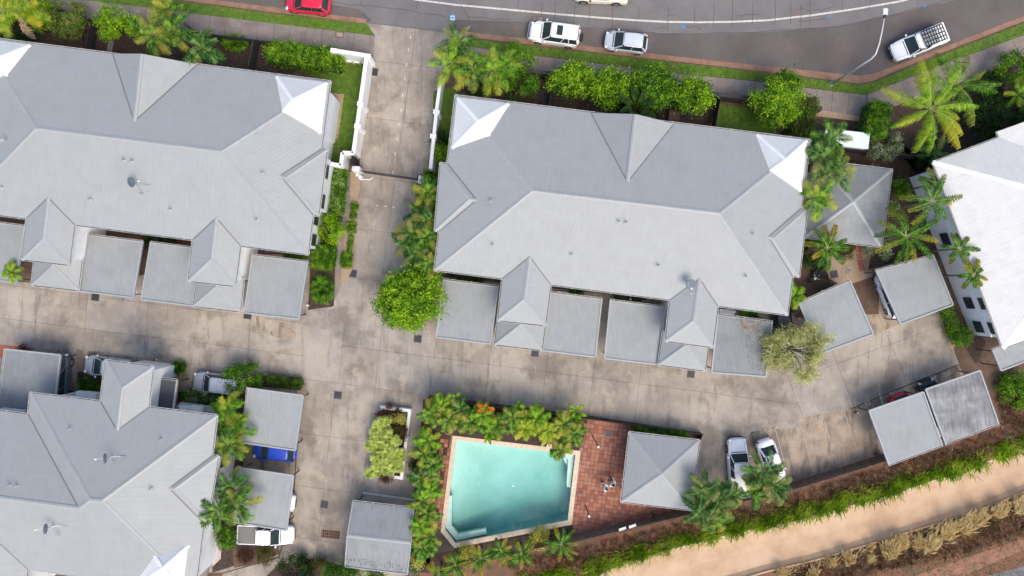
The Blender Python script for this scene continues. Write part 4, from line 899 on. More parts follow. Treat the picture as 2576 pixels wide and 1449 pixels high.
# shed
sh = thing('garden_shed', 'pale blue white metal shed in the garden beside the tall palms', 'shed', tuple(P(2130, 350, 0)))
sc_ = [(2078, 323), (2189, 335), (2184, 375), (2072, 362)]
mb = MB(); mb.prism(inset(px(sc_, 2.3), .06), 2.2, 0); mb.build('wall', M['shed'], sh)
roof_part('roof', [[P(2078, 323, 2.3), P(2189, 335, 2.3), P(2184, 375, 2.42), P(2072, 362, 2.42)]], roof_mat('pale_shed_roof', (.70, .77, .79), (.67, .74, .77), (.55, .6, .62), pitch=.9, amp=.3), sh)
mb = MB(); mb.box(P(2126, 366, 1.0), (.8, .03, 1.8), -.1); mb.build('door', M['trim'], sh)
# ---------------------------------------------------------------- pool
pin = [(1148, 1107), (1447, 1144), (1428, 1308), (1146, 1365.5), (1120, 1333)]; pout = [(1139, 1095.5), (1460.5, 1134), (1438, 1319.5), (1143.5, 1378), (1108.5, 1337)]
POOL = thing('swimming_pool', 'turquoise five sided swimming pool with pale stone coping', 'pool', tuple(P(1280, 1240, 0)))
# deck of terracotta pavers with a hole for the pool; pieces clipped to the deck outline
deck = [(1462, 1048), (1600, 1066), (1590, 1100), (1756, 1115), (1742, 1276), (1445, 1346), (1438, 1322), (1460.5, 1134)]
dk = thing('pool_deck', 'terracotta paved deck around the swimming pool', 'deck', (0, 0, 0)); dk['kind'] = 'structure'; del dk['category']
mb = MB(); mb.prism(px(deck), .03, -.1); mb.build('bedding', M['joint'], dk)
deckL = [(1105, 1085), (1139, 1094), (1107, 1338), (1143, 1380), (1160, 1386), (1090, 1425), (1065, 1425), (1085, 1260)]
mb = MB(); mb.prism(px(deckL), .03, -.1); mb.build('bedding', M['joint'], dk)
def clip_convexish(q, half):
    for A, n in half:
        r = []; m = len(q)
        for i in range(m):
            p, s_ = q[i], q[(i + 1) % m]; e = (p - A).dot(n); f = (s_ - A).dot(n)
            if e >= 0: r.append(p)
            if (e > 0) != (f > 0): r.append(p.lerp(s_, e / (e - f)))
        q = r
        if len(q) < 3: return None
    return q
def halves(poly):
    q = px(poly); n = len(q); ar = sum(q[i - 1].x * q[i].y - q[i].x * q[i - 1].y for i in range(n)); out = []
    for i in range(n):
        a, b = q[i - 1], q[i]; d = b - a; nn = Vector((-d.y, d.x, 0)).normalized() * (1 if ar > 0 else -1); out.append((a, nn))
    return out
cells = []
hd1 = halves([(1462, 1048), (1600, 1066), (1600, 1311), (1445, 1346), (1438, 1322)]); hd2 = halves([(1590, 1100), (1756, 1115), (1742, 1276), (1590, 1312)])
hl1 = halves([(1105, 1085), (1139, 1094), (1107, 1338), (1075, 1335)]); hl2 = halves([(1075, 1336), (1107, 1339), (1143, 1380), (1090, 1425), (1065, 1425)])
ang = -math.atan2(16, 130); ax = Vector((math.cos(ang), math.sin(ang), 0)); ay = Vector((-ax.y, ax.x, 0)); o0 = P(1462, 1048)
st = .385
for j in range(-2, 32):
    for i in range(-42, 32):
        c = o0 + ax * (st * i) - ay * (st * j); g = st / 2 - .016
        q = [c + ax * (a * g) + ay * (b * g) for a, b in ((-1, -1), (1, -1), (1, 1), (-1, 1))]
        for hf in (hd1, hd2, hl1, hl2):
            r = clip_convexish(q, hf)
            if r and area(r) > .02:
                u, v = 1288 + c.x * S, 724.5 - c.y * S
                vis = 0 if (u > 1572 or (u < 1200)) else 1
                cells.append((vis, R.random(), r))
cells.sort(key=lambda t: (-t[0], t[1])); pm = {}
rest = [MB(), MB(), MB()]
for k, (vis, _, r) in enumerate(cells):
    z = .05 + R.uniform(-.003, .003)
    if k < 300:
        mb = MB(); mb.prism(r, z, .02); mb.build('paver', R.choice(PAV), dk)
    else: rest[R.randrange(3)].prism(r, z, .02)
for m_, b_ in zip(PAV, rest): b_.build('remaining_pavers', m_, dk, kind='stuff')
# basin, water, steps, coping
mb = MB(); qi = px(pin); n = len(qi); dep = [-1.0, -1.6, -2.4, -1.9, -1.3]
vs = [(p.x, p.y, .02) for p in qi] + [(p.x, p.y, d) for p, d in zip(qi, dep)]; c = sum(qi, Vector()) / n; vs.append((c.x + 1, c.y - 1, -2.1))
mb.add(vs, [(i, (i + 1) % n, (i + 1) % n + n, i + n) for i in range(n)] + [(i + n, (i + 1) % n + n, 2 * n) for i in range(n)])
mb.build('basin', M['pool_tile'], POOL)
def pstep(pts, z): mb = MB(); mb.prism(px(pts), z, z - .5 if z > -.9 else z - 1.2); mb.build('step', M['pool_tile'], POOL)
pstep([(1420, 1141), (1446, 1144), (1436, 1228), (1428, 1229), (1426, 1220), (1430, 1160)], -.35); pstep([(1408, 1140), (1421, 1141), (1431, 1161), (1427, 1175)], -.6)
pstep([(1121, 1332), (1125, 1250), (1137, 1250), (1135, 1325), (1152, 1347), (1222, 1333), (1224, 1347), (1147, 1364)], -.4)
for (a, b, c_, d_) in (((1150, 1130), (1153, 1130), (1185, 1260), (1182, 1260)),): pass
WZ = -.12; mb = MB(); qw = inset(qi, .004); mb.prism(qw, WZ, -2.6)
n_ = len(mb.v) // 2; mb.f.append(tuple(reversed(range(n_, 2 * n_))))
wm, wn_, wl_ = new_mat('pool_water'); out = wn_.new('ShaderNodeOutputMaterial'); tr = wn_.new('ShaderNodeBsdfTransparent'); gl = wn_.new('ShaderNodeBsdfGlossy'); gl.inputs['Roughness'].default_value = .08
fr = wn_.new('ShaderNodeFresnel'); fr.inputs[0].default_value = 1.17; mx = wn_.new('ShaderNodeMixShader'); wl_.new(fr.outputs[0], mx.inputs[0]); wl_.new(tr.outputs[0], mx.inputs[1]); wl_.new(gl.outputs[0], mx.inputs[2]); wl_.new(mx.outputs[0], out.inputs['Surface'])
bp = wn_.new('ShaderNodeBump'); bp.inputs['Strength'].default_value = .25; nz = wn_.new('ShaderNodeTexNoise'); nz.inputs['Scale'].default_value = 3; wl_.new(nz.outputs[0], bp.inputs['Height']); wl_.new(bp.outputs[0], gl.inputs['Normal'])
va = wn_.new('ShaderNodeVolumeAbsorption'); va.inputs['Color'].default_value = (.07, .68, .66, 1); va.inputs['Density'].default_value = .26; wl_.new(va.outputs[0], out.inputs['Volume'])
wt = mb.build('water', wm, POOL)
bz = .07
def cope(a1, b1, a2, b2):
    A1, B1, A2, B2 = P(*a1), P(*b1), P(*a2), P(*b2); n = max(2, round((B2 - A2).length / .55))
    for k in range(n):
        t0, t1 = k / n + .012 / n, (k + 1) / n - .012 / n
        mb = MB(); mb.prism([A1.lerp(B1, t0), A1.lerp(B1, t1), A2.lerp(B2, t1), A2.lerp(B2, t0)], bz, -.1); mb.build('coping_stone', M['coping'], POOL)
for i in range(5): cope(pin[i], pin[(i + 1) % 5], pout[i], pout[(i + 1) % 5])
for q in ([(1376, 1116), (1389, 1117), (1388, 1126), (1374, 1124)], [(1396, 1118), (1420, 1122), (1419, 1131), (1396, 1127)]):
    mb = MB(); mb.prism(px(q), .09, 0); mb.build('coping_block', M['coping'], POOL)
mb = MB(); mb.box(P(1291, 1222, WZ + .03), (.16, .16, .08)); tag(bevel(mb.build('chlorine_float', M['white_plastic']), .03), 'small white float drifting in the swimming pool', 'pool float')
# ---------------------------------------------------------------- planter island
pl_ = thing('raised_planter', 'long white rendered planter box on the concrete beside the pool palms', 'planter', tuple(P(984, 1110, 0)))
po = [(956, 1021), (1034.5, 1030), (1013, 1207), (934, 1196)]; q = px(po, .75); qi2 = inset(q, .28)
if (q[1] - q[0]).cross(q[2] - q[0]).z < 0: q = list(reversed(q))
best = min(range(4), key=lambda k: (qi2[k] - Vector((q[0].x, q[0].y, 0))).length); qi2 = qi2[best:] + qi2[:best]
for i in range(4):
    j = (i + 1) % 4; mb = MB(); mb.prism([q[i], q[j], qi2[j], qi2[i]], .75, 0); mb.build('wall', M['wall'], pl_)
mb = MB(); mb.prism(qi2, .5, .1); mb.build('soil', M['soil_dark'], pl_)
# ---------------------------------------------------------------- grates, lids
def grate(u, v, label, w=.68, rz=-.12, n=7, mat='grate', wy=None, z=.036):
    t = thing('drain_grate', label, 'drain grate', tuple(P(u, v, z)), 'drain grates in the concrete', rz); wy = wy or w
    mb = MB(); mb.box((0, 0, -.004), (w, wy, .01)); link('pit', mb.mesh('pit'), t, M['pit'])
    mb = MB()
    for s in (-1, 1): mb.box((s * w / 2, 0, .006), (.05, wy + .05, .03)); mb.box((0, s * wy / 2, .006), (w, .05, .03))
    link('frame', mb.mesh('frame'), t, M[mat]); bm_ = MB(); bm_.box((0, 0, 0), (w - .04, .045, .02)); me = bm_.mesh('bar')
    for k in range(n):
        b = link('bar', me, t, M[mat]); b.location = (0, -wy / 2 + wy * (k + .5) / n, .004)
for u, v, lb in ((941, 181, 'steel grate beside the left white wall of the entrance drive'), (888, 688, 'grate at the foot of the clipped green squares by the drive'), (1051, 852, 'grate just below the big round tree'), (1346, 888, 'grate in front of the lower porch roof of the middle block, left one'),
                 (1738, 941, 'grate in front of the lower porch roof of the middle block, right one'), (850, 994, 'grate alone in the open concrete right of the hedge strip'), (816, 1269, 'grate in the lower court above the brick rectangle'), (240, 747, 'worn grate below the first pair of carports'),
                 (623, 793, 'grate at the lower left corner of the carport by the spiky planting'), (1530, 1091, 'small grate in the terracotta pool deck'), (204, 944, 'blue grey grate beside the silver sedan'), (2098, 690, 'dark grate near the motorbike')):
    grate(u, v, lb, .68 if u != 1530 else .5, -.12 if u != 2098 else .2, z=.036 if u not in (1530, 2098) else .066)
bg_ = thing('brick_grating', 'rusty rectangular grid set in the lower court', 'grating', tuple(P(832, 1344, .04)), rz=-.1)
mb = MB(); mb.box((0, 0, -.006), (1.75, .78, .008)); link('pit', mb.mesh('pit'), bg_, M['soil_dark'])
for k in range(9): mb = MB(); mb.box((-.8 + k * .2, 0, 0), (.03, .78, .02)); link('bar', mb.mesh('bar'), bg_, M['rust'])
for k in range(4): mb = MB(); mb.box((0, -.36 + k * .24, .003), (1.75, .03, .02)); link('bar', mb.mesh('bar'), bg_, M['rust'])
def lid(u, v, sx, sy, rz, mat, label, z=.04, round_=False):
    t = thing('access_cover', label, 'access cover', tuple(P(u, v, z)), rz=rz); mb = MB()
    if round_:
        mb.tube([(0, 0, -.02), (0, 0, .05)], sx / 2, 24); o = link('rim', mb.mesh('rim'), t, M[mat]); o.scale = (1, sy / sx, 1)
        mb = MB(); mb.tube([(0, 0, .0), (0, 0, .07)], sx / 3.6, 20); o = link('cover', mb.mesh('cover'), t, M['path']); o.scale = (1, sy / sx, 1)
    else:
        mb.box((0, 0, 0), (sx, sy, .02)); link('rim', mb.mesh('rim'), t, M['grate']); mb = MB(); mb.box((0, 0, .004), (sx - .1, sy - .1, .02)); link('cover', mb.mesh('cover'), t, M[mat])
lid(854, 87, .75, .5, -.08, 'concrete_tan', 'rectangular cover in the dark footpath slab near the drive'); lid(2034, 241, .5, .4, -.1, 'concrete2', 'pale cover in the footpath beside the tree with lime top')
lid(2132, 681, 1.15, .8, .3, 'concrete', 'oval concrete cover in the gravel near the motorbike', .06, True); lid(1354, 48, 1.0, .5, -.1, 'concrete_tan', 'yellowish cover in the road beside the white four wheel drive', -.085)
# ---------------------------------------------------------------- lamps, chairs, small things
SLp = thing('street_lamp', 'tall grey street lamp on the grass verge leaning its arm over the road', 'street lamp', tuple(P(2090, 213, 0)))
b0 = P(2090, 213, 0); kn = Vector((b0.x, b0.y, 7.4)); hd = P(2225, 44, 8.9); pts = [b0, Vector((b0.x, b0.y, 3.5)), kn]
mb = MB(); mb.tube(pts, [.13, .10, .075], 10); mb.build('pole', M['steel'], SLp, True)
arm = [kn, P(2203, 136, 7.75), P(2212, 110, 8.1), P(2219, 78, 8.5), hd]; arm[0] = kn
mb = MB(); mb.tube(arm, [.07, .06, .05, .045, .04], 8); mb.build('arm', M['ac'], SLp, True)
mb = MB(); h0 = P(2225, 46, 8.9); mb.tube([h0, h0 + Vector((.02, .25, .02))], [.09, .15], 10); mb.build('lamp_neck', M['charcoal'], SLp)
mb = MB(); mb.box(h0 + Vector((.03, .52, .04)), (.42, .55, .2), -.05); bevel(mb.build('lamp_head', M['ac'], SLp), .06, 3)
mb = MB(); mb.tube([b0, b0 + Vector((0, 0, .06))], .2, 10); mb.build('base_plate', M['steel'], SLp)
for b, zt, lb in (((1489, 1094), 4.9, 'dark garden light post near the top of the pool deck'), ((1473, 1272), 3.0, 'dark garden light post near the bottom of the pool deck')):
    p = P(*b); t = thing('garden_light', lb, 'light post', tuple(p)); mb = MB(); mb.tube([p, p + Vector((0, 0, zt))], .05, 8); mb.build('post', M['post'], t)
    mb = MB(); mb.tube([p + Vector((0, 0, zt)), p + Vector((0, 0, zt + .16))], [.11, .08], 10); mb.build('lamp', M['white_plastic'], t)
def chair(u, v, lb, rz):
    t = thing('plastic_chair', lb, 'chair', tuple(P(u, v, .03)), 'white plastic garden chairs', rz)
    def pt(name, fn, bv=.01): mb = MB(); fn(mb); o = link(name, mb.mesh(name), t, M['white_plastic']); bevel(o, bv)
    pt('seat', lambda m: m.box((0, 0, .43), (.5, .48, .04))); pt('backrest', lambda m: m.beam((0, .24, .44), (0, .34, .88), .46, .04, Vector((0, 1, 0))))
    for s in (-1, 1):
        pt('armrest', lambda m: m.beam((s * .27, .26, .64), (s * .29, -.22, .64), .07, .04))
        for y in (-.22, .24): pt('leg', lambda m: m.beam((s * .28, y * 1.1, 0), (s * .25, y, .64 if True else .43), .05, .04))
chair(881, 154, 'white plastic chair, the left of the two by the white wall corner', -.05); chair(900, 156, 'white plastic chair, the right of the two by the white wall corner', -.15)
mb = MB(); p = P(1731, 275, 0); tip = p + Vector((0, 0, 2.6)); mb2 = MB()
um = thing('patio_umbrella', 'folded blue patio umbrella under the lime green trees', 'umbrella', tuple(p))
mb.tube([p, tip], .03, 6); mb.build('pole', M['post'], um)
UMB = plain('blue_canvas', (.07, .09, .14), .9); mb = MB(); rr = 0.8; c = P(1731, 292, 2.0)
k = 8; vs = [tip] + [p + Vector((.85 * math.cos(2 * math.pi * i / k), .85 * math.sin(2 * math.pi * i / k), 1.7)) for i in range(k)]; mb.add(vs, [(0, 1 + i, 1 + (i + 1) % k) for i in range(k)]); o = mb.build('canopy', UMB, um); o.modifiers.new('t', 'SOLIDIFY').thickness = .02
tb = thing('garden_table', 'small square rattan topped table beside the blue umbrella', 'table', tuple(P(1697, 293, 0)))
mb = MB(); mb.box(P(1697, 293, .72), (1.1, 1.0, .05), -.12); mb.build('table_top', M['soil'], tb)
for a in (-1, 1):
    for b in (-1, 1): mb = MB(); q = P(1697, 293, 0); mb.box((q.x + a * .45, q.y + b * .4, .35), (.06, .06, .7)); mb.build('leg', M['post'], tb)
for u, v, lb in ((753, 796, 'small white bollard light at the corner of the carport by the spiky planting'), (778, 768, 'small white round light at the edge of the spiky planting'), (755, 967, 'small white bollard light at the end of the clipped hedge strip')):
    p = P(u, v, 0); t = thing('bollard_light', lb, 'bollard light', tuple(p)); mb = MB(); mb.tube([p, p + Vector((0, 0, .5))], .05, 8); mb.build('stem', M['white_plastic'], t); mb = MB(); mb.tube([p + Vector((0, 0, .5)), p + Vector((0, 0, .62))], [.11, .07], 10); mb.build('lamp', M['white_plastic'], t)
for u, v, lb in ((2150, 1039, 'small red and white garden gnome like ornament on the tan concrete'), (388, 905, 'small red toy lying on the pebbles by the white porch')):
    p = P(u, v, 0); t = thing('red_ornament', lb, 'ornament', tuple(p)); mb = MB(); mb.tube([p, p + Vector((.1, .05, .2))], [.14, .08], 8); mb.build('body', M['brick_red'], t); mb = MB(); mb.tube([p + Vector((.2, 0, .03)), p + Vector((.3, .05, .15))], [.09, .05], 8); mb.build('head', M['white_plastic'], t)
for u, v, w, d, lb in ((1566, 1331, .72, .38, 'left white sheet hung on the paling fence'), (1591, 1324, .72, .42, 'right white sheet hung on the paling fence')):
    mb = MB(); mb.beam(P(u - w * 12, v + 2.5 + 0, 1.9), P(u + w * 12, v - 3.3, 1.75), .24, .02); tag(mb.build('white_board', M['ac']), lb, 'board')
sheet('terrace_paving', [(-100, 860), (12, 868), (90, 876), (60, 900), (-100, 900)], .05, 0, M['brick_red'])
# ---------------------------------------------------------------- vehicles
def paint(name, c, metal=0.0): return plain(name, c, .32, metal, .4, .35)
PT = {'white': paint('white_car_paint', (.88, .88, .88)), 'silver': paint('silver_car_paint', (.50, .54, .60), .35), 'palesilver': paint('pale_silver_car_paint', (.62, .66, .70), .2), 'red': paint('red_car_paint', (.62, .018, .05)), 'blue': paint('blue_car_paint', (.01, .05, .42)),
      'black': paint('black_car_paint', (.012, .014, .02)), 'cream': paint('cream_car_paint', (.78, .74, .60)), 'grey': paint('grey_car_paint', (.10, .12, .14))}
M['tyre'] = plain('tyre_rubber', (.018, .018, .018), .85); M['rim'] = plain('alloy_rim', (.42, .42, .43), .35, .5); M['cglass'] = nmat('car_glass', (.018, .03, .034), (.03, .045, .05), 3, .12, spec=.3, coord='obj')
M['lamp'] = plain('headlight_lens', (.72, .74, .72), .15); M['tail'] = plain('tail_lamp', (.30, .01, .012), .2); M['trimblk'] = plain('black_trim', (.02, .02, .022), .5)
def loft(mb, secs):
    n = len(secs[0]); b = len(mb.v)
    for s_ in secs: mb.v += [tuple(p) for p in s_]
    for i in range(len(secs) - 1):
        for k in range(n): mb.f.append((b + i * n + k, b + i * n + (k + 1) % n, b + (i + 1) * n + (k + 1) % n, b + (i + 1) * n + k))
    mb.f.append(tuple(b + k for k in reversed(range(n)))); mb.f.append(tuple(b + (len(secs) - 1) * n + k for k in range(n)))
def car(label, u, v, heading, L=4.4, W=1.78, Hh=1.48, kind='hatch', col='white', cat='car', name='parked_car', group='vehicles parked around the court and the road', extras=(), z=.035):
    """heading: direction of the nose in degrees, counter-clockwise from +x"""
    p = P(u, v, .95 if z > 0 else .8); p.z = z; t = thing(name, label, cat, tuple(p), group, math.radians(heading)); pm_ = PT[col]
    belt = Hh * .60; hood = belt * .93; tr_ = .62 * W / 1.78
    if kind == 'ute': cab0, cab1, r0, r1 = .25 * L, -.13 * L, .115 * L, -.115 * L
    elif kind == 'sedan': cab0, cab1, r0, r1 = .265 * L, -.36 * L, .045 * L, -.17 * L
    elif kind == 'suv': cab0, cab1, r0, r1 = .245 * L, -.465 * L, .075 * L, -.42 * L
    else: cab0, cab1, r0, r1 = .275 * L, -.46 * L, .07 * L, -.34 * L
    # body: cross-sections along x
    def sec(x, w, zb, zt):
        w2 = w / 2; r = .10
        return [(x, -w2 + r, zb), (x, w2 - r, zb), (x, w2, zb + .12), (x, w2 + .0, (zb + zt) * .5), (x, w2 - .03, zt - .10), (x, w2 - .13, zt), (x, -w2 + .13, zt), (x, -w2 + .03, zt - .10), (x, -w2, (zb + zt) * .5), (x, -w2, zb + .12)]
    F = L / 2; tail = belt if kind in ('hatch', 'suv') else (belt * .98)
    ss = [(F, .44, .34, hood * .60), (F - .05, .62, .28, hood * .70), (F - .16, .78, .24, hood * .79), (F - .36, .89, .22, hood * .87), (F - .66, .96, .2, hood * .95), (cab0 + .15, 1, .2, hood), (cab0 - .15, 1, .2, belt), (0, 1.0, .2, belt), (cab1 + .2, 1, .2, belt), (-F + .5, .99, .2, tail), (-F + .30, .94, .24, tail * .97), (-F + .12, .84, .27, tail * .92), (-F + .04, .72, .30, tail * .85), (-F, .55, .34, tail * .72)]
    if kind == 'ute': ss = ss[:7] + [(cab1, 1, .25, belt), (cab1 - .02, 1, .3, belt), (-F + .1, 1, .34, belt * .98), (-F, .97, .36, belt * .95)]
    mb = MB(); loft(mb, [sec(x, W * w, zb, zt) for x, w, zb, zt in ss]); o = link('body', mb.mesh('body', True), t, pm_); o.modifiers.new('b', 'BEVEL').width = .03; o.modifiers['b'].segments = 2; o.modifiers['b'].angle_limit = math.radians(35)
    # greenhouse: glass hull with painted roof and pillars
    w0 = W * .90; w1 = W * .72; zr = Hh - .03; zb = belt - .03
    def ring(x0, x1, w, zz, k=.06): return [(x0, -w / 2 + k, zz), (x0, w / 2 - k, zz), (x0 - k * 1.5, w / 2, zz), (x1 + k * 1.5, w / 2, zz), (x1, w / 2 - k, zz), (x1, -w / 2 + k, zz), (x1 + k * 1.5, -w / 2, zz), (x0 - k * 1.5, -w / 2, zz)]
    mb = MB(); loft(mb, [ring(cab0, cab1, w0, zb), ring(r0 + .05, r1 - .05, w1 + .02, zr)]); o = link('cabin_glass', mb.mesh('cabin_glass'), t, M['cglass']); bevel(o, .02)
    mb = MB(); loft(mb, [ring(r0 + .10, r1 - .10, w1 + .06, zr - .03, .10), ring(r0 + .05, r1 - .06, w1 + .0, zr + .02, .12), ring(r0 - .12, r1 + .10, w1 - .2, zr + .045, .14)]); o = link('roof', mb.mesh('roof', True), t, pm_); bevel(o, .015)
    for s in (-1, 1):
        mb = MB(); A = lambda x, zz, ww: Vector((x, s * ww / 2, zz))
        mb.beam(A(cab0 + .02, zb, w0 - .04), A(r0 + .08, zr - .02, w1 + .02), .07, .05); link('pillar', mb.mesh('pillar'), t, pm_); mb = MB(); mb.beam(A(cab1 - .02, zb, w0 - .06), A(r1 - .07, zr - .02, w1), .16 if kind != 'ute' else .08, .05)
        link('pillar', mb.mesh('pillar'), t, pm_); mb = MB()
        xm = (cab0 + cab1) / 2 - .05; mb.beam(A(xm, zb, w0 + .01), A((r0 + r1) / 2 - .05, zr - .02, w1 + .05), .08, .03)
        if kind == 'suv' or (kind == 'hatch' and L > 4.5): link('pillar', mb.mesh('pillar'), t, pm_); mb = MB(); xk = cab1 * .62; mb.beam(A(xk, zb, w0 + .01), A(xk + .05, zr - .02, w1 + .05), .08, .03)
        link('pillar', mb.mesh('pillar'), t, pm_)
        mb = MB(); mb.box((cab0 - .28, s * (W / 2 + .09), belt + .06), (.14, .2, .14)); bevel(link('mirror', mb.mesh('mirror'), t, pm_ if col != 'cream' else M['trimblk']), .03)
        mb = MB(); mb.box((F - .24, s * W * .35, hood * .76), (.22, .32, .14), -s * .8); bevel(link('headlight', mb.mesh('headlight'), t, M['lamp']), .03)
        mb = MB(); mb.box((-F + .12, s * W * .39, belt * .78), (.14, .22, .3)); bevel(link('tail_light', mb.mesh('tail_light'), t, M['tail']), .02)
        for x in (F - .19 * L, -F + .2 * L):
            mb = MB(); rad = .33 if Hh < 1.6 else .39
            mb.tube([(x, s * (W / 2 - .2), rad), (x, s * (W / 2 + .012), rad)], rad, 20); wv = link('wheel', mb.mesh('wheel'), t, M['tyre']); bevel(wv, .02)
            mb = MB(); mb.tube([(x, s * (W / 2 + .0), rad), (x, s * (W / 2 + .025), rad)], rad * .62, 14); link('rim', mb.mesh('rim'), wv, M['rim'])
            for kk in range(5):
                a = kk * 2 * math.pi / 5; 
            mb = MB()
            for kk in range(5): a = kk * 1.2566; mb.beam((x + math.cos(a) * rad * .15, s * (W / 2 + .028), rad + math.sin(a) * rad * .15), (x + math.cos(a) * rad * .55, s * (W / 2 + .028), rad + math.sin(a) * rad * .55), .035, .01, Vector((0, s, 0)))
            link('spokes', mb.mesh('spokes'), wv, M['trimblk'])
            mb = MB(); pts = [Vector((x + math.cos(a) * (rad + .05), s * (W / 2 + .004), rad + math.sin(a) * (rad + .05))) for a in [math.pi * q / 10 for q in range(-1, 12)]]; mb.tube(pts, .035, 5); link('wheel_arch', mb.mesh('wheel_arch', True), t, pm_ if kind != 'ute' else M['trimblk'])
    mb = MB(); mb.box((F - .02, 0, .48), (.1, W * .5, .2)); bevel(link('grille', mb.mesh('grille'), t, M['trimblk']), .03)
    mb = MB(); mb.beam((cab0 + .0, -.3, zb + .10), (cab0 - .16, .25, zb + .17), .02, .012); mb.beam((cab0 + .0, .2, zb + .10), (cab0 - .16, .6 * W / 1.78, zb + .17), .02, .012); link('wipers', mb.mesh('wipers'), t, M['trimblk'])
    mb = MB(); mb.box((cab0 + .11, 0, hood + .012), (.09, W * .74, .012)); link('cowl_panel', mb.mesh('cowl_panel'), t, M['trimblk'])
    for s in (-1, 1):
        mb = MB(); mb.beam((cab0 + .2, s * W * .36, hood + .008), (F - .3, s * W * .31, hood * .90 + .025), .015, .008); link('bonnet_seam', mb.mesh('bonnet_seam'), t, M['trimblk'])
    if kind == 'ute':
        mb = MB(); x0, x1 = cab1 - .06, -F + .03; xc = (x0 + x1) / 2; ln = x0 - x1
        if 'flat_cover' in extras or 'cover' in extras:
            mb.box((xc, 0, belt + .04), (ln - .06, W * .88, .06)); bevel(link('tray_cover', mb.mesh('tray_cover'), t, M['cap_dark'] if 'flat_cover' in extras else pm_), .02)
        elif 'tray' in extras:
            mb.box((xc, 0, belt * .78), (ln, W * .98, .1)); link('tray_floor', mb.mesh('tray_floor'), t, M['steel']); 
        else:
            mb.box((xc, 0, belt + .02), (ln - .2, W * .76, .03)); link('tray_liner', mb.mesh('tray_liner'), t, M['trimblk'])
        for s in (-1, 1): mb = MB(); mb.box((xc, s * W * .455, belt + .05), (ln, .09, .1)); bevel(link('tray_side', mb.mesh('tray_side'), t, pm_), .02)
        mb = MB(); mb.box((-F + .05, 0, belt + .02), (.08, W * .92, .16)); bevel(link('tailgate', mb.mesh('tailgate'), t, pm_), .02)
        mb = MB(); mb.box((cab1 - .1, 0, belt + .25), (.05, W * .8, .06)); link('sports_bar', mb.mesh('sports_bar'), t, M['trimblk'])
    if 'sunroof' in extras: mb = MB(); mb.box((r0 - .75, 0, Hh + .02), (.55, .9, .02)); bevel(link('sunroof', mb.mesh('sunroof'), t, M['cglass']), .008)
    if 'spare' in extras:
        mb = MB(); mb.tube([(-F - .02, .1, belt * .95), (-F - .24, .1, belt * .95)], .38, 20); bevel(link('spare_wheel', mb.mesh('spare_wheel'), t, M['tyre']), .03)
    if 'bullbar' in extras:
        mb = MB()
        for zz in (.55, .85): mb.tube([(F - .1, -W * .45, zz), (F + .1, -W * .3, zz), (F + .12, W * .3, zz), (F - .1, W * .45, zz)], .035, 6)
        for y in (-.35, .35): mb.tube([(F + .1, y, .45), (F + .12, y, .95)], .03, 6)
        link('bull_bar', mb.mesh('bull_bar', True), t, M['steel'] if col == 'white' and 'sunroof' in extras else M['trimblk'])
    if 'rack' in extras:
        x0, x1 = r0 - .45, -F + .75; rk = MB(); zz = Hh + .16; w = W * .76
        for s in (-1, 1): rk.beam((x0, s * w / 2, zz), (x1, s * w / 2, zz), .06, .05)
        for k in range(9): x = x0 + (x1 - x0) * k / 8; rk.beam((x, -w / 2, zz), (x, w / 2, zz), .09, .04)
        for k in range(5): y = -w / 2 + w * k / 4; rk.beam((x0, y, zz + .01), (x1, y, zz + .01), .10, .03)
        link('roof_rack', rk.mesh('roof_rack'), t, M['trimblk'])
    if 'rails' in extras:
        for s in (-1, 1): mb = MB(); mb.tube([(r0 - .1, s * w1 * .46, Hh + .02), (r0 - .3, s * w1 * .46, Hh + .09), (r1 + .3, s * w1 * .46, Hh + .09), (r1 + .1, s * w1 * .46, Hh + .02)], .022, 6); link('roof_rail', mb.mesh('roof_rail', True), t, M['steel'] if 'dark' not in extras else M['trimblk'])
    if 'bars' in extras:
        for x in (r0 - .6, (r0 + r1) / 2 - .1, r1 + .35): mb = MB(); mb.beam((x, -w1 * .52, Hh + .1), (x, w1 * .52, Hh + .1), .06, .035); link('roof_bar', mb.mesh('roof_bar'), t, M['ac'])
    if 'spoiler' in extras: mb = MB(); mb.box((-F + .35, 0, Hh - .08), (.3, W * .62, .04)); bevel(link('spoiler', mb.mesh('spoiler'), t, pm_), .015)
    if 'canopy' in extras:
        x0, x1 = cab1 + .02, -F + 1.2; mb = MB(); loft(mb, [ring(x0, x1, w0, belt - .02), ring(x0, x1 + .15, w1 + .05, Hh - .03)]); bevel(link('canopy', mb.mesh('canopy'), t, pm_), .05)
    # seams of the roof and boot
    mb = MB(); mb.beam((r0 + .02, -w1 * .46, Hh + .006), (r0 + .02, w1 * .46, Hh + .006), .02, .01); link('roof_seam', mb.mesh('roof_seam'), t, M['trimblk'])
    return t
zr_ = -.09
car('red hatchback parked on the road, cut by the top photo edge', 773, 6, 180 - 6, 4.25, 1.75, 1.47, 'hatch', 'red', z=zr_)
car('cream utility vehicle at the very top of the road, only one side in view', 1512, -20, 180 - 3, 5.0, 1.8, 1.7, 'ute', 'cream', 'ute', 'utility_vehicle', extras=('cover',), z=zr_)
car('white four wheel drive with sunroof and rear spare wheel parked on the road', 1396, 84, 180 - 8, 4.75, 1.9, 1.85, 'suv', 'white', 'four wheel drive', 'four_wheel_drive', extras=('sunroof', 'spare', 'bullbar', 'rails'), z=zr_)
car('pale silver hatchback parked behind the white four wheel drive', 1576, 104, 180 - 7, 4.05, 1.75, 1.48, 'hatch', 'palesilver', extras=('rails',), z=zr_)
car('white ute with black roof rack over its tray parked near the street lamp', 2312, 107, 202, 5.25, 1.9, 1.75, 'ute', 'white', 'ute', 'utility_vehicle', extras=('cover', 'canopy', 'rack', 'bullbar'), z=zr_)
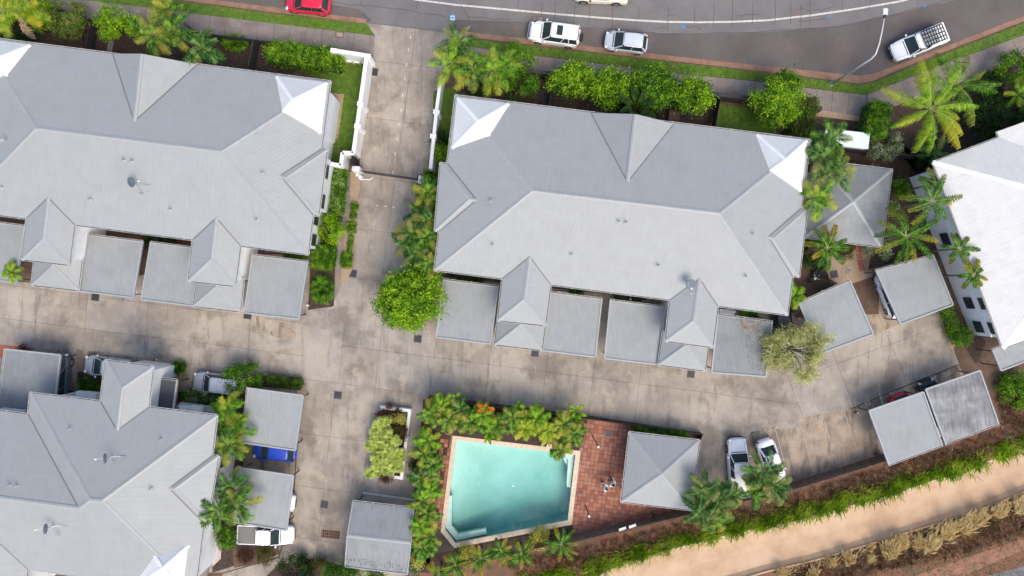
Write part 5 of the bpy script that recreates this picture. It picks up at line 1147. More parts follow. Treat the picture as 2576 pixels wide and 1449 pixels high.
car('white dual cab ute parked nose up beside the pool pavilion, palm fronds over its tray', 1859, 1178, 93, 5.6, 1.85, 1.8, 'ute', 'white', 'ute', 'utility_vehicle', extras=('cover', 'bullbar'))
car('white sedan half hidden by palms at the left end of the visitor bays', 1943, 1163, -71, 4.4, 1.7, 1.45, 'sedan', 'white', extras=('spoiler',))
car('blue hatchback poking out below the carport', 688, 1137, 180 - 5, 4.1, 1.7, 1.45, 'hatch', 'blue')
car('white ute with flat tray cover at the lower edge of its carport', 668, 1346, -2, 5.2, 1.85, 1.7, 'ute', 'white', 'ute', 'utility_vehicle', extras=('flat_cover',))
car('white car whose nose just shows at the right edge of the lower left carport', 683, 1262, -7, 4.3, 1.75, 1.5, 'hatch', 'white')
car('pale silver wagon with roof bars, its tail under the bushy tree', 546, 966, 180 - 6, 4.75, 1.85, 1.75, 'suv', 'silver', 'wagon', 'station_wagon', extras=('bars',))
car('silver sedan with its tail hidden under the white porch roof', 268, 924, 180 - 7, 4.6, 1.8, 1.45, 'sedan', 'silver')
car('black four wheel drive standing mostly under the bluish carport', 143, 953, 86, 4.9, 1.9, 1.85, 'suv', 'grey', 'four wheel drive', 'four_wheel_drive', extras=('spare',))
car('white hatchback under the tilted carport beside the white building', 2246, 742, 112, 4.4, 1.8, 1.5, 'hatch', 'white')
car('red car whose tail just shows above the left carport of the pair', 2281, 1047, -70, 4.3, 1.75, 1.48, 'hatch', 'red')
car('black car showing between the touching pair of carports', 2353, 1014, 110, 4.6, 1.8, 1.5, 'hatch', 'black')
car('dark car glimpsed behind the pale wispy tree', 1972, 830, -84, 4.3, 1.75, 1.48, 'hatch', 'black')
car('grey car peeking out above the first carport of the middle block', 1414, 790, 83, 4.3, 1.7, 1.5, 'hatch', 'silver')
car('dark car with pale trim peeking out above the second carport of the middle block', 1598, 806, 83, 4.2, 1.7, 1.6, 'hatch', 'grey')
car('grey car peeking out above the leaf littered carport', 1826, 834, 83, 4.2, 1.7, 1.6, 'hatch', 'silver')
car('dark car with chrome trim peeking above the tilted carport', 2108, 776, 112, 4.4, 1.75, 1.5, 'hatch', 'black')
# motorbike
mt = thing('motorbike', 'black motorbike standing on the gravel beside the palm', 'motorbike', tuple(P(2050, 690, .06)), rz=math.radians(228))
def mp(n, fn, m, sm=False): mb = MB(); fn(mb); return link(n, mb.mesh(n, sm), mt, M[m])
for x in (-.68, .72):
    w = mp('wheel', lambda m: m.tube([(x, -.06, .31), (x, .06, .31)], .31, 18), 'tyre'); mb = MB(); mb.tube([(x, -.065, .31), (x, .065, .31)], .18, 12); link('rim', mb.mesh('rim'), w, M['rim'])
mp('tank', lambda m: m.tube([(.38, 0, .86), (.25, 0, .93), (.0, 0, .88), (-.15, 0, .80)], [.10, .20, .18, .10], 12), 'trimblk', True)
mp('seat', lambda m: m.tube([(-.12, 0, .80), (-.4, 0, .78), (-.75, 0, .86)], [.13, .16, .08], 10), 'charcoal', True)
mp('engine', lambda m: m.box((.08, 0, .45), (.45, .34, .38)), 'steel'); mp('fork', lambda m: [m.tube([(.74, s * .1, .32), (.46, s * .1, .98)], .03, 6) for s in (-1, 1)], 'steel')
mp('handlebar', lambda m: m.tube([(.36, -.36, 1.02), (.47, -.15, 1.04), (.47, .15, 1.04), (.36, .36, 1.02)], .022, 6), 'steel'); mp('headlight', lambda m: m.tube([(.5, 0, .92), (.66, 0, .90)], [.11, .09], 12), 'lamp')
mp('exhaust', lambda m: m.tube([(.1, -.2, .3), (-.3, -.22, .32), (-.8, -.24, .42)], [.04, .05, .06], 8), 'steel'); mp('fender', lambda m: m.box((-.7, 0, .66), (.5, .16, .04)), 'trimblk')
# ---------------------------------------------------------------- people
def person(label, u, v, rz, arm_out, seed):
    skin = plain('skin', (.22, .12, .075), .6); shirt = plain('white_shirt', (.78, .78, .80), .85); trs = plain('dark_trousers', (.03, .032, .045), .85); hair = plain('dark_hair', (.012, .010, .010), .7)
    g = P(u, v, 1.6); t = thing('person', label, 'person', (g.x, g.y, .05), 'two people in white on the pool deck', rz); t.scale = (1.2, 1.2, 1.06)
    J = {}; V = []; Rr = []; E = []
    def j(n, p, r, par=None):
        J[n] = len(V); V.append(p); Rr.append(r)
        if par: E.append((J[par], J[n]))
    j('pel', (0, 0, .95), .125); j('waist', (0, 0, 1.10), .18, 'pel'); j('chest', (0, .01, 1.30), .21, 'waist'); j('nb', (0, .0, 1.45), .08, 'chest'); j('neck', (0, 0.01, 1.50), .05, 'nb'); j('h0', (0, .02, 1.58), .075, 'neck'); j('h1', (0, .02, 1.66), .088, 'h0'); j('h2', (0, .01, 1.73), .06, 'h1')
    for s, nm in ((1, 'r'), (-1, 'l')):
        stp = .12 * s
        j(nm + 'hip', (s * .09, 0, .88), .09, 'pel'); j(nm + 'kn', (s * .10, stp + .03, .48), .06, nm + 'hip'); j(nm + 'an', (s * .10, stp, .09), .038, nm + 'kn'); j(nm + 'toe', (s * .115, stp + .17, .035), .035, nm + 'an')
        j(nm + 'sh', (s * .18, 0, 1.40), .10, 'nb'); fw = arm_out if s > 0 else .10
        j(nm + 'el', (s * .25, fw * .35, 1.15), .065, nm + 'sh'); j(nm + 'wr', (s * .22, fw * .35 + .22, 1.06), .027, nm + 'el'); j(nm + 'pm', (s * .215, fw * .35 + .29, 1.045), .033, nm + 'wr')
        for k in range(4):
            x = s * .215 + (k - 1.5) * .019; L_ = (.05, .06, .056, .044)[k]; j(nm + 'f%d' % k, (x, fw * .35 + .34, 1.04), .0095, nm + 'pm'); j(nm + 'g%d' % k, (x, fw * .35 + .34 + L_ * .8, 1.025), .008, nm + 'f%d' % k)
        j(nm + 't', (s * .215 - s * .045, fw * .35 + .29, 1.035), .0105, nm + 'pm'); j(nm + 't2', (s * .215 - s * .055, fw * .35 + .335, 1.025), .009, nm + 't')
    me = bpy.data.meshes.new('body'); me.from_pydata(V, E, []); tmp = bpy.data.objects.new('tmp', me); COL.objects.link(tmp)
    sk = tmp.modifiers.new('s', 'SKIN'); sk.use_smooth_shade = True
    if not me.skin_vertices: me.skin_vertices.new() if hasattr(me.skin_vertices, 'new') else None
    if me.skin_vertices:
        for i, d in enumerate(me.skin_vertices[0].data): d.radius = (Rr[i], Rr[i] * (.75 if V[i][2] > 1.0 and V[i][2] < 1.42 and abs(V[i][0]) < .05 else 1)); d.use_root = (i == 0)
    sb = tmp.modifiers.new('u', 'SUBSURF'); sb.levels = 1; sb.render_levels = 1
    dg = bpy.context.evaluated_depsgraph_get(); m2 = bpy.data.meshes.new_from_object(tmp.evaluated_get(dg)); bpy.data.objects.remove(tmp)
    m2.materials.clear()
    for mm in (skin, shirt, trs): m2.materials.append(mm)
    for f in m2.polygons:
        c = f.center; zz = c.z; arm = abs(c.x) > .17 and zz > 1.0
        f.material_index = 0 if zz > 1.475 else (2 if zz < .99 else (1 if (not arm or zz > 1.14) else 0))
        f.use_smooth = True
    link('body', m2, t)
    mb = MB(); loft(mb, [[(math.cos(2 * math.pi * k / 14) * a_, math.sin(2 * math.pi * k / 14) * b_, z_) for k in range(14)] for z_, a_, b_ in ((.93, .20, .15), (1.10, .205, .155), (1.30, .235, .155), (1.40, .245, .145), (1.46, .19, .12), (1.50, .075, .075))]); link('shirt', mb.mesh('shirt', True), t, shirt)
    for s in (-1, 1):
        fw = arm_out if s > 0 else .10; mb = MB(); mb.tube([(s * .17, 0, 1.42), (s * .215, fw * .12, 1.32), (s * .25, fw * .33, 1.16)], [.095, .095, .085], 10); link('sleeve', mb.mesh('sleeve', True), t, shirt)
    mb = MB(); vs = []
    for a in range(7):
        th = a / 6 * 1.75
        for b_ in range(14): ph = 2 * math.pi * b_ / 14; vs.append((math.sin(th) * math.cos(ph) * .093, .008 + math.sin(th) * math.sin(ph) * .105 - .01, 1.675 + math.cos(th) * .098))
    mb.add(vs, [(a * 14 + b_, a * 14 + (b_ + 1) % 14, (a + 1) * 14 + (b_ + 1) % 14, (a + 1) * 14 + b_) for a in range(6) for b_ in range(14)]); link('hair', mb.mesh('hair', True), t, hair)
    for s in (-1, 1): mb = MB(); mb.box((s * .115, .12 * s + .08, .03), (.1, .27, .07)); bevel(link('shoe', mb.mesh('shoe'), t, trs), .03)
    mb = MB()
    for s in (-1, 1): mb.box((s * .032, .108, 1.66), (.022, .012, .01))
    mb.box((0, .122, 1.63), (.02, .03, .03)); mb.box((0, .108, 1.595), (.04, .01, .008)); link('face', mb.mesh('face'), t, skin)
person('person in white shirt on the pool deck, the left of two, bending an arm', 1525.5, 1229, math.radians(70), .7, 1)
person('person in white shirt on the pool deck, the right of two, nearer the pavilion', 1542.5, 1220, math.radians(30), .9, 2)
# ---------------------------------------------------------------- foliage builders
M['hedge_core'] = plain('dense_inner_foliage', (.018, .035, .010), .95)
def quads(name, C, N, U, L, Wd, bend=.15):
    """leaf quads: centre C, normal N, long axis U (all n x 3), length L, width Wd"""
    S_ = np.cross(N, U); S_ /= np.maximum(np.linalg.norm(S_, axis=1, keepdims=True), 1e-6); L = L[:, None]; Wd = Wd[:, None]
    a = C - U * L / 2; b = C + S_ * Wd / 2 + N * 0; c = C + U * L / 2 - N * L * bend; d = C - S_ * Wd / 2
    V = np.stack([a, b, c, d], 1).reshape(-1, 3); F = np.arange(len(C) * 4).reshape(-1, 4)
    return fast_mesh(name, V, F, 4)
def unit(a): return a / np.maximum(np.linalg.norm(a, axis=1, keepdims=True), 1e-6)
def crown_mesh(name, rx, ry, rz, n, ls=.16, clump=None, lump=.22, seed=1, low=-.35, gap=0.0, asp=.5, spread=None, flat=.45, box=False, ragged=.12):
    g = np.random.default_rng(seed); nc = clump or max(12, int(n / 26))
    if box:
        c = g.uniform(-1, 1, (nc * 3, 3)); ax_ = g.integers(0, 5, nc * 3); sgn = np.where(g.random(nc * 3) < .5, -1, 1)
        for k in range(len(c)):
            if ax_[k] >= 2: c[k, 2] = 1
            elif ax_[k] == 0: c[k, 0] = sgn[k]
            else: c[k, 1] = sgn[k]
        c = c[:nc]; nrm = np.zeros_like(c); a = ax_[:nc]; nrm[a >= 2, 2] = 1; m0 = a == 0; nrm[m0, 0] = np.sign(c[m0, 0]); m1 = a == 1; nrm[m1, 1] = np.sign(c[m1, 1])
        pw = 6; rr = (np.abs(c[:, :2]) ** pw).sum(1) ** (1 / pw); c[:, :2] /= np.maximum(rr, 1)[:, None]
        ctr = c * np.array([rx, ry, rz]); ctr[:, 2] -= (c[:, 2] > .99) * rz * .12 * (np.maximum(np.abs(c[:, 0]), np.abs(c[:, 1])) ** 6)
        ctr += g.normal(0, .03, ctr.shape)
    else:
        # a crown is a heap of leafy boughs: each bough a small dome of leaf tufts
        area_ = rx * ry; nbough = int(np.clip(area_ * 5.5, 8, 60)); db = unit(g.normal(0, 1, (nbough * 6, 3))); db = db[db[:, 2] > max(low, -.35)]
        keep = [0]
        for k in range(1, len(db)):
            if len(keep) >= nbough: break
            if min(np.linalg.norm(db[k] - db[q]) for q in keep) > 1.5 / math.sqrt(nbough): keep.append(k)
        db = db[keep]; nbough = len(db); rad = g.uniform(.75, 1.25, nbough) * .86 * math.sqrt(area_) / math.sqrt(nbough) * (1 + gap)
        reach = 1.06 - g.uniform(.0, lump * 1.15, nbough); cb = db * np.array([rx, ry, rz]) * reach[:, None]; inn = .80 if nbough > 10 else .66
        cb[:, :2] *= inn; cb[:, 2] *= .9; which = g.integers(0, nbough, nc); dd = unit(g.normal(0, 1, (nc, 3)) + db[which] * .9 + np.array([0, 0, .55])); rr_ = rad[which] * (1 - np.abs(g.normal(0, ragged * 1.6, nc)))
        ctr = cb[which] + dd * rr_[:, None] * np.array([1, 1, .8]); nrm = dd
        if gap > 0:
            hol = unit(g.normal(0, 1, (5, 3)) * [1, 1, .4] + [0, 0, .8]); dn_ = unit(ctr / np.array([rx, ry, rz])); ok = (np.max(dn_ @ hol.T, axis=1) < 1 - gap * .55) | (g.random(nc) < .12); ctr = ctr[ok]; nrm = nrm[ok]; nc = len(ctr)
    per = max(3, n // nc); idx = np.repeat(np.arange(nc), per); m = len(idx); sp = spread or ls * 1.5
    off = g.normal(0, sp, (m, 3)); C = ctr[idx] + off; N = unit(nrm[idx] + g.normal(0, .55, (m, 3)) + np.array([0, 0, flat]))
    U = unit(np.cross(N, g.normal(0, 1, (m, 3)))); U[:, 2] -= .15; U = unit(U)
    L = ls * g.uniform(.6, 1.4, m); return quads(name, C, N, U, L, L * asp * g.uniform(.8, 1.2, m), .2)
MESH = {}
def cached(key, fn):
    if key not in MESH: MESH[key] = fn()
    return MESH[key]
def twig_frame(t, h, rx, ry, rz, seed, mat='bark', nb=7, r0=.09):
    g = random.Random(seed); mb = MB(); top = h
    mb.tube([(0, 0, 0), (g.uniform(-.1, .1), g.uniform(-.1, .1), top * .5), (0, 0, top)], [r0, r0 * .8, r0 * .5], 7); link('trunk', mb.mesh('trunk', True), t, M[mat])
    mb = MB()
    for k in range(nb):
        a = 2 * math.pi * k / nb + g.uniform(-.3, .3); z = top * g.uniform(.45, .9); q = (math.cos(a) * rx * .78, math.sin(a) * ry * .78, h + rz * g.uniform(-.2, .45))
        mid = (q[0] * .45, q[1] * .45, z + (q[2] - z) * .6); mb.tube([(0, 0, z), mid, q], [r0 * .5, r0 * .33, r0 * .12], 5)
        for j in range(2): mb.tube([mid, (mid[0] + g.uniform(-.6, .6) * rx * .5, mid[1] + g.uniform(-.6, .6) * ry * .5, mid[2] + rz * .5)], [r0 * .25, r0 * .08], 4)
    link('limbs', mb.mesh('limbs', True), t, M[mat])
def bush(label, u, v, rpx, leaf, h=1.6, cat='shrub', name='leafy_shrub', group=None, ry=None, n=None, ls=.15, rz_=0.0, seed=None, lump=.25, gap=0, z=0.0, asp=.5, ragged=.12, mats=None):
    """(u, v) and rpx describe the crown as surveyed at its height h"""
    zc = h * .62; c = P(u, v, zc + z); k = (H - h * .75) / H / S; rx = rpx * k; ryy = (ry or rpx) * k; rzz = h * .42
    t = thing(name, label, cat, (c.x, c.y, z), group, rz_); sd = seed or R.randrange(9999)
    ar = 2.2 * math.pi * rx * ryy + 4 * rx * rzz; n = n or int(ar * 175 * (.15 / ls) ** 2)
    o = link('crown', crown_mesh('crown', rx, ryy, rzz, n, ls, seed=sd, lump=lump, gap=gap, low=-.6, asp=asp, ragged=ragged), t, LEAF[leaf]); o.location = (0, 0, zc)
    twig_frame(t, zc * .9, rx, ryy, rzz, sd, r0=.05 + .015 * rx)
    return t
def shade_tree(label, u, v, rpx, leaf, h=4.5, ls=.2, ry=None, group=None, seed=None, gap=.06, lump=.35, name='garden_tree', n=None, second=None, rz_=0.0):
    zc = h * .72; c = P(u, v, zc + .3); k = (H - h) / H / S; rx = rpx * k; ryy = (ry or rpx) * k; rzz = h * .33
    t = thing(name, label, 'tree', (c.x, c.y, 0), group, rz_); sd = seed or R.randrange(9999); ar = 2.2 * math.pi * rx * ryy + 4 * rx * rzz
    n = n or int(ar * 190 * (.16 / ls) ** 2)
    o = link('crown', crown_mesh('crown', rx, ryy, rzz, n, ls, seed=sd, lump=lump, gap=gap, low=-.5, ragged=.14), t, LEAF[leaf]); o.location = (0, 0, zc)
    if second:
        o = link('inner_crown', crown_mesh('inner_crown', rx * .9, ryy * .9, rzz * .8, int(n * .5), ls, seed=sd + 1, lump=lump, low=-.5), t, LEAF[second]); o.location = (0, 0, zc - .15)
    twig_frame(t, zc * .8, rx, ryy, rzz, sd, nb=9, r0=.10 + .02 * rx)
    return t
def hedge(label, c, h, leaf, ls=.1, n=None, name='clipped_hedge', cat='hedge', group=None, z=0.0, rzv=None, dens=480, second=None, ragged=None):
    """c: centre (u, v), length and width in survey units, heading"""
    u, v, lx, ly, rz = c; p = P(u, v, h); k = (H - h) / H / S; rx = lx * k / 2; ry = ly * k / 2
    t = thing(name, label, cat, (p.x, p.y, z), group, rz); n = n or int((4 * rx * ry + 4 * (rx + ry) * h * .5) * dens * (.1 / ls) ** 2)
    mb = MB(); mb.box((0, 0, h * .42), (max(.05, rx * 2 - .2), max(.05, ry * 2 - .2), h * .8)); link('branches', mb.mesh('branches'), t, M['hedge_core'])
    o = link('foliage', crown_mesh('foliage', rx, ry, h * .5, n, ls, seed=R.randrange(9999), box=True, clump=int(n / 8), spread=ls * (ragged or .8)), t, LEAF[leaf]); o.location = (0, 0, h * .5)
    if second:
        o = link('mottled_foliage', crown_mesh('foliage', rx * 1.03, ry * 1.03, h * .5, int(n * .4), ls, seed=R.randrange(9999), box=True, clump=max(8, int(n / 90)), spread=ls * 2), t, LEAF[second]); o.location = (0, 0, h * .52)
    return t
def straps(label, u, v, rpx, leaf='green', h=.6, n=240, ry=None, rz_=0, name='strap_leaf_plant', cat='plant', z=0.0, group=None, w=.022, spreadf=.5, outl=.55):
    c = P(u, v, h * .5 + z); k = 1 / S; rx = rpx * k; ryy = (ry or rpx) * k; t = thing(name, label, cat, (c.x, c.y, z), group, rz_); g = np.random.default_rng(R.randrange(9999))
    a = g.uniform(0, 2 * np.pi, n); q = np.sqrt(g.random(n)) * spreadf; bx = np.cos(a) * q * rx; by = np.sin(a) * q * ryy
    hh = h * g.uniform(.6, 1.15, n); an = a + g.normal(0, .7, n); ll = outl * min(rx, ryy) * g.uniform(.6, 1.2, n)
    dx = np.cos(an) * ll; dy = np.sin(an) * ll; wx = -np.sin(an) * w; wy = np.cos(an) * w; V = []
    pts = [(0, 0, 1), (.35, .8, .95), (.75, 1.0, .75), (1.1, .72, .12)]
    for f, zf, wf in pts:
        V += [np.stack([bx + dx * f - wx * wf, by + dy * f - wy * wf, hh * zf], 1), np.stack([bx + dx * f + wx * wf, by + dy * f + wy * wf, hh * zf], 1)]
    V = np.stack(V, 1).reshape(-1, 3); i = np.arange(n)[:, None] * 8; F = np.concatenate([i + np.array([[2 * s, 2 * s + 1, 2 * s + 3, 2 * s + 2]]) for s in range(3)], 1).reshape(-1, 4)
    link('blades', fast_mesh('blades', V, F, 4), t, LEAF[leaf]); mb = MB(); mb.tube([(0, 0, -.02), (0, 0, .12)], [.12, .05], 7); link('base', mb.mesh('base'), t, M['bark'])
    return t
# palm fronds ------------------------------------------------------------------
def frond_mesh(L, W, n, droop, style, seed, arch=.35):
    g = np.random.default_rng(seed); V = []; F = []; UV = []
    def rach(t): # in the local xz plane, x outward
        x = L * (t - .16 * t * t * droop); z = L * (arch * t - (arch + .30 * droop) * t * t * 1.0)
        return np.array([x, 0, z])
    def add(vs, fs, ts):
        b = len(V); V.extend(vs); F.extend([tuple(b + i for i in f) for f in fs]); UV.extend(ts)
    twist = g.uniform(-.35, .35); side = g.uniform(-.12, .12)
    for k in range(n):
        t = .14 + .86 * (k + .5) / n; p = rach(t); tg = rach(min(t + .02, 1.02)) - rach(t - .02); tg /= np.linalg.norm(tg)
        up = np.array([-tg[2], 0, tg[0]]); p = p + np.array([0, side * L * t * t, 0])
        prof = (math.sin(math.pi * min(1, (t - .08) / .98)) ** .55) if style != 'fox' else (math.sin(math.pi * (.12 + .85 * t)) ** .4)
        ll = W * prof * g.uniform(.82, 1.15)
        reps = (1, -1) if style != 'fox' else (1, -1, 1, -1)
        for ri, s in enumerate(reps):
            if style == 'fox': el = g.uniform(-1.0, 1.1); fw = .55
            elif style == 'coco': el = -.35 - .5 * t + g.normal(0, .12); fw = .32
            else: el = .45 - .75 * t + g.normal(0, .22); fw = .55
            dirv = np.array([0, s, 0]) * math.cos(el) + up * math.sin(el) + tg * fw; dirv /= np.linalg.norm(dirv)
            a = p; tip = p + dirv * ll + np.array([0, 0, -.22 * ll * (1 + droop)]); mid = p + dirv * ll * .5
            wv = tg * (.029 + .019 * W) * (1 if style == 'feather' else .8)
            if style == 'broad': wv = wv * 1.5
            add([a - wv * .6, a + wv * .6, mid + wv, tip, mid - wv], [(0, 1, 2, 4), (4, 2, 3)], [(0, t)] * 2 + [(0, t + .1)] + [(0, min(1, t + .3))] + [(0, t + .1)])
    return V, F, UV, [tuple(rach(t) + np.array([0, side * L * t * t, 0])) for t in (0, .2, .4, .6, .8, 1)]
FKEY = {}
def frond(style, matk, L, W, n, droop, var, arch=.35):
    key = (style, matk, round(L, 2), round(W, 2), n, droop, var, arch)
    if key in FKEY: return FKEY[key]
    V, F, UV, rc = frond_mesh(L, W, n, droop, style, hash((style, var, n)) % 9999 if False else var * 31 + n, arch)
    mb = MB(); mb.v = [tuple(map(float, p)) for p in V]; mb.f = F; nl = len(F); mb.tube(rc, [.035, .028, .022, .016, .011, .006], 5)
    me = mb.mesh('frond'); me.materials.append(FR[matk]); me.materials.append(M['rachis'])
    ul = me.uv_layers.new(name='UVMap'); me.polygons.foreach_set('material_index', [0] * nl + [1] * (len(me.polygons) - nl))
    flat = []
    for pl_i, p in enumerate(me.polygons):
        for vi in p.vertices: flat += (UV[vi] if vi < len(UV) else (0, 0))
    ul.data.foreach_set('uv', flat); FKEY[key] = me; return me
SHF = None
LS = 1.14
def palm(label, u, v, z, style='feather', matk='areca', L=2.1, W=.55, nf=11, n=24, elev=(10, 75), droop=1.0, trunk=.08, group=None, name='palm_tree', cat='palm', stems=1, seed=None, crownshaft=True, arch=.35, jz=0.0, part='frond', base=None):
    c = P(u, v, z); g = random.Random(seed or int(u * 7 + v)); t = thing(name, label, cat, (c.x, c.y, 0), group, 0)
    heads = [(0, 0, z)] if stems == 1 else [(g.uniform(-.55, .55), g.uniform(-.55, .55), z * g.uniform(.72, 1.08)) for _ in range(stems)]
    L *= LS; nf += 2 if nf > 6 else 1
    bo = Vector() if base is None else P(base[0], base[1], 0) - Vector((c.x, c.y, 0))
    for (hx, hy, hz) in heads:
        mb = MB(); mb.tube([(hx * .4 + bo.x, hy * .4 + bo.y, 0), (hx * .7 + bo.x * .45, hy * .7 + bo.y * .45, hz * .5), (hx, hy, hz - .25)], [trunk * 1.5, trunk, trunk * .85], 8); link('trunk', mb.mesh('trunk', True), t, M['trunk'])
        if crownshaft: mb = MB(); mb.tube([(hx, hy, hz - .9), (hx, hy, hz - .3), (hx, hy, hz + .05)], [trunk * .9, trunk * 1.15, trunk * .5], 8); link('crownshaft', mb.mesh('crownshaft', True), t, M['rachis'])
        k0 = g.uniform(0, 6.28); m = nf if stems == 1 else max(5, nf * 2 // (stems + 1))
        for k in range(m):
            az = k0 + 2 * math.pi * k / m * (1 if m < 9 else 1.0) + g.uniform(-.22, .22) + (k % 2) * .1
            e = math.radians(elev[0] + (elev[1] - elev[0]) * ((k * 0.618) % 1) ** 1.6)
            sc_ = g.uniform(.85, 1.12) * (1 - .15 * (e > .9)); me = frond(style, matk, L, W, n, droop, g.randrange(4), arch)
            if style == 'feather' and k == m - 1 and g.random() < .55: me = frond(style, 'dry', L, W * .8, n, droop, 9, arch); e = -.35; part_ = 'dead_frond'
            else: part_ = part
            o = link(part_, me, t); o.location = (hx, hy, hz); o.rotation_euler = (g.uniform(-.25, .25), -e, az); o.scale = (sc_,) * 3
    return t
def bleaf_mesh(L=1.6, W=.42, seed=1, droop=.8):
    mb = MB(); n = 9; L1 = []; g = random.Random(seed)
    for i in range(n + 1):
        t = i / n; x = L * (.25 + .75 * t); z = L * (.35 * t - .65 * droop * t * t); w = W * (math.sin(math.pi * min(1, .06 + t * .94)) ** .6) * .5 * g.uniform(.9, 1.08) + .01
        L1.append(((x, -w, z + .35 * w), (x, 0, z), (x, w, z + .35 * w)))
    for r in L1: mb.v += list(r)
    for i in range(n):
        for k in range(2): a = i * 3 + k; mb.f.append((a, a + 1, a + 4, a + 3))
    mb.tube([(0, 0, 0), (L * .25, 0, .02)], [.025, .018], 5); return mb.mesh('leaf')
def broad(label, u, v, z=1.6, leaf='bright', nl=9, L=1.5, W=.42, name='broad_leaf_plant', group=None, seed=0, elev=(15, 70), droop=.8):
    c = P(u, v, z); t = thing(name, label, 'plant', (c.x, c.y, 0), group); g = random.Random(seed or int(u + v * 3)); mb = MB()
    for q in range(3): mb.tube([(g.uniform(-.1, .1), g.uniform(-.1, .1), 0), (0, 0, z)], .04, 6)
    link('stem', mb.mesh('stem'), t, M['rachis'])
    for k in range(nl):
        me = cached(('bl', round(L, 1), round(W, 2), leaf, g.randrange(3)), lambda: bleaf_mesh(L, W, g.randrange(99), droop)); o = link('leaf', me, t, LEAF[leaf]); e = math.radians(g.uniform(*elev))
        o.location = (0, 0, z); o.rotation_euler = (g.uniform(-.3, .3), -e, 2 * math.pi * k / nl + g.uniform(-.3, .3)); s = g.uniform(.8, 1.15); o.scale = (s, s, s)
    return t
def rosette_mesh(L=.42, n=46, seed=1, w=.034):
    g = np.random.default_rng(seed); a = g.uniform(0, 2 * np.pi, n); e = g.uniform(-.1, .95, n); l = L * g.uniform(.75, 1.1, n); d = np.stack([np.cos(a) * np.cos(e), np.sin(a) * np.cos(e), np.sin(e)], 1)
    s = np.stack([-np.sin(a), np.cos(a), 0 * a], 1) * w; z = np.zeros((n, 3)); mid = d * l[:, None] * .5; tip = d * l[:, None] - np.array([0, 0, .12 * L])
    V = np.stack([z - s * .4, z + s * .4, mid + s, tip, mid - s], 1).reshape(-1, 3); i = np.arange(n)[:, None] * 5
    F = np.concatenate([i + np.array([[0, 1, 2]]), i + np.array([[0, 2, 4]]), i + np.array([[4, 2, 3]])], 1).reshape(-1, 3); return fast_mesh('rosette', V, F)
# ---------------------------------------------------------------- planting: hedges and shrubs
hedge('long clipped dark green hedge along the footpath left of the drive', (764, 137, 182, 52, -.12), 1.9, 'mid', ls=.13, dens=480, second='lime')
hedge('clipped variegated hedge against the white wall of the top left block', (849, 482, 32, 112, -.11), 1.3, 'mid', ls=.12, second='varieg')
hedge('rounded cube of clipped bright green hedge by the side footpath', (809, 647, 50, 58, -.08), 1.5, 'mid', ls=.09, dens=600)
for u, v, lx, ly, lb in ((891, 520, 17, 18, 'topmost of the small clipped green squares beside the drive'), (888.5, 543, 15, 15, 'smallest clipped green ball in the gravel strip beside the drive'), (884, 572, 22, 25, 'third clipped green square down the gravel strip beside the drive'),
                         (881, 612, 11, 36, 'narrow clipped strip in the gravel beside the drive'), (871, 654, 27, 38, 'largest and lowest clipped green block in the gravel strip beside the drive')):
    hedge(lb, (u, v, lx, ly, -.1), .42, 'mid', ls=.07, name='clipped_box_plant', cat='box plant', group='clipped green blocks beside the drive', z=.05, dens=700)
hedge('low dark hedge behind the gate post on the right of the drive', (1085, 446, 42, 36, -.1), 1.2, 'mid', ls=.12)
hedge('low green hedge strip under the eaves above the carport of the top left block', (740, 644, 56, 14, -.12), .7, 'green', ls=.1)
hedge('straight green hedge behind the pool pavilion', (1662, 1087, 132, 17, -.12), 1.0, 'green', ls=.1, z=.05)
hedge('clipped hedge strip above the carport with the blue car, mottled green and brown', (713, 961, 84, 22, -.14), .9, 'green', ls=.1, second='brown')
hedge('flecked green hedge under the silver wagon', (506, 1003, 96, 30, -.14), 1.2, 'green', ls=.12, second='greyvar')
hedge('tall brown and green clipped hedge right of the lime topped tree', (2026, 290, 50, 96, -.18), 2.6, 'brown', ls=.13, second='green')
hedge('rounded green hedge wall left of the big coconut palm', (2213, 300, 52, 92, -.25), 2.4, 'mid', ls=.13)
hedge('low green hedge strip between the gravel and the white building', (2393, 808, 24, 92, .35), .8, 'mid', ls=.12, ragged=2.0)
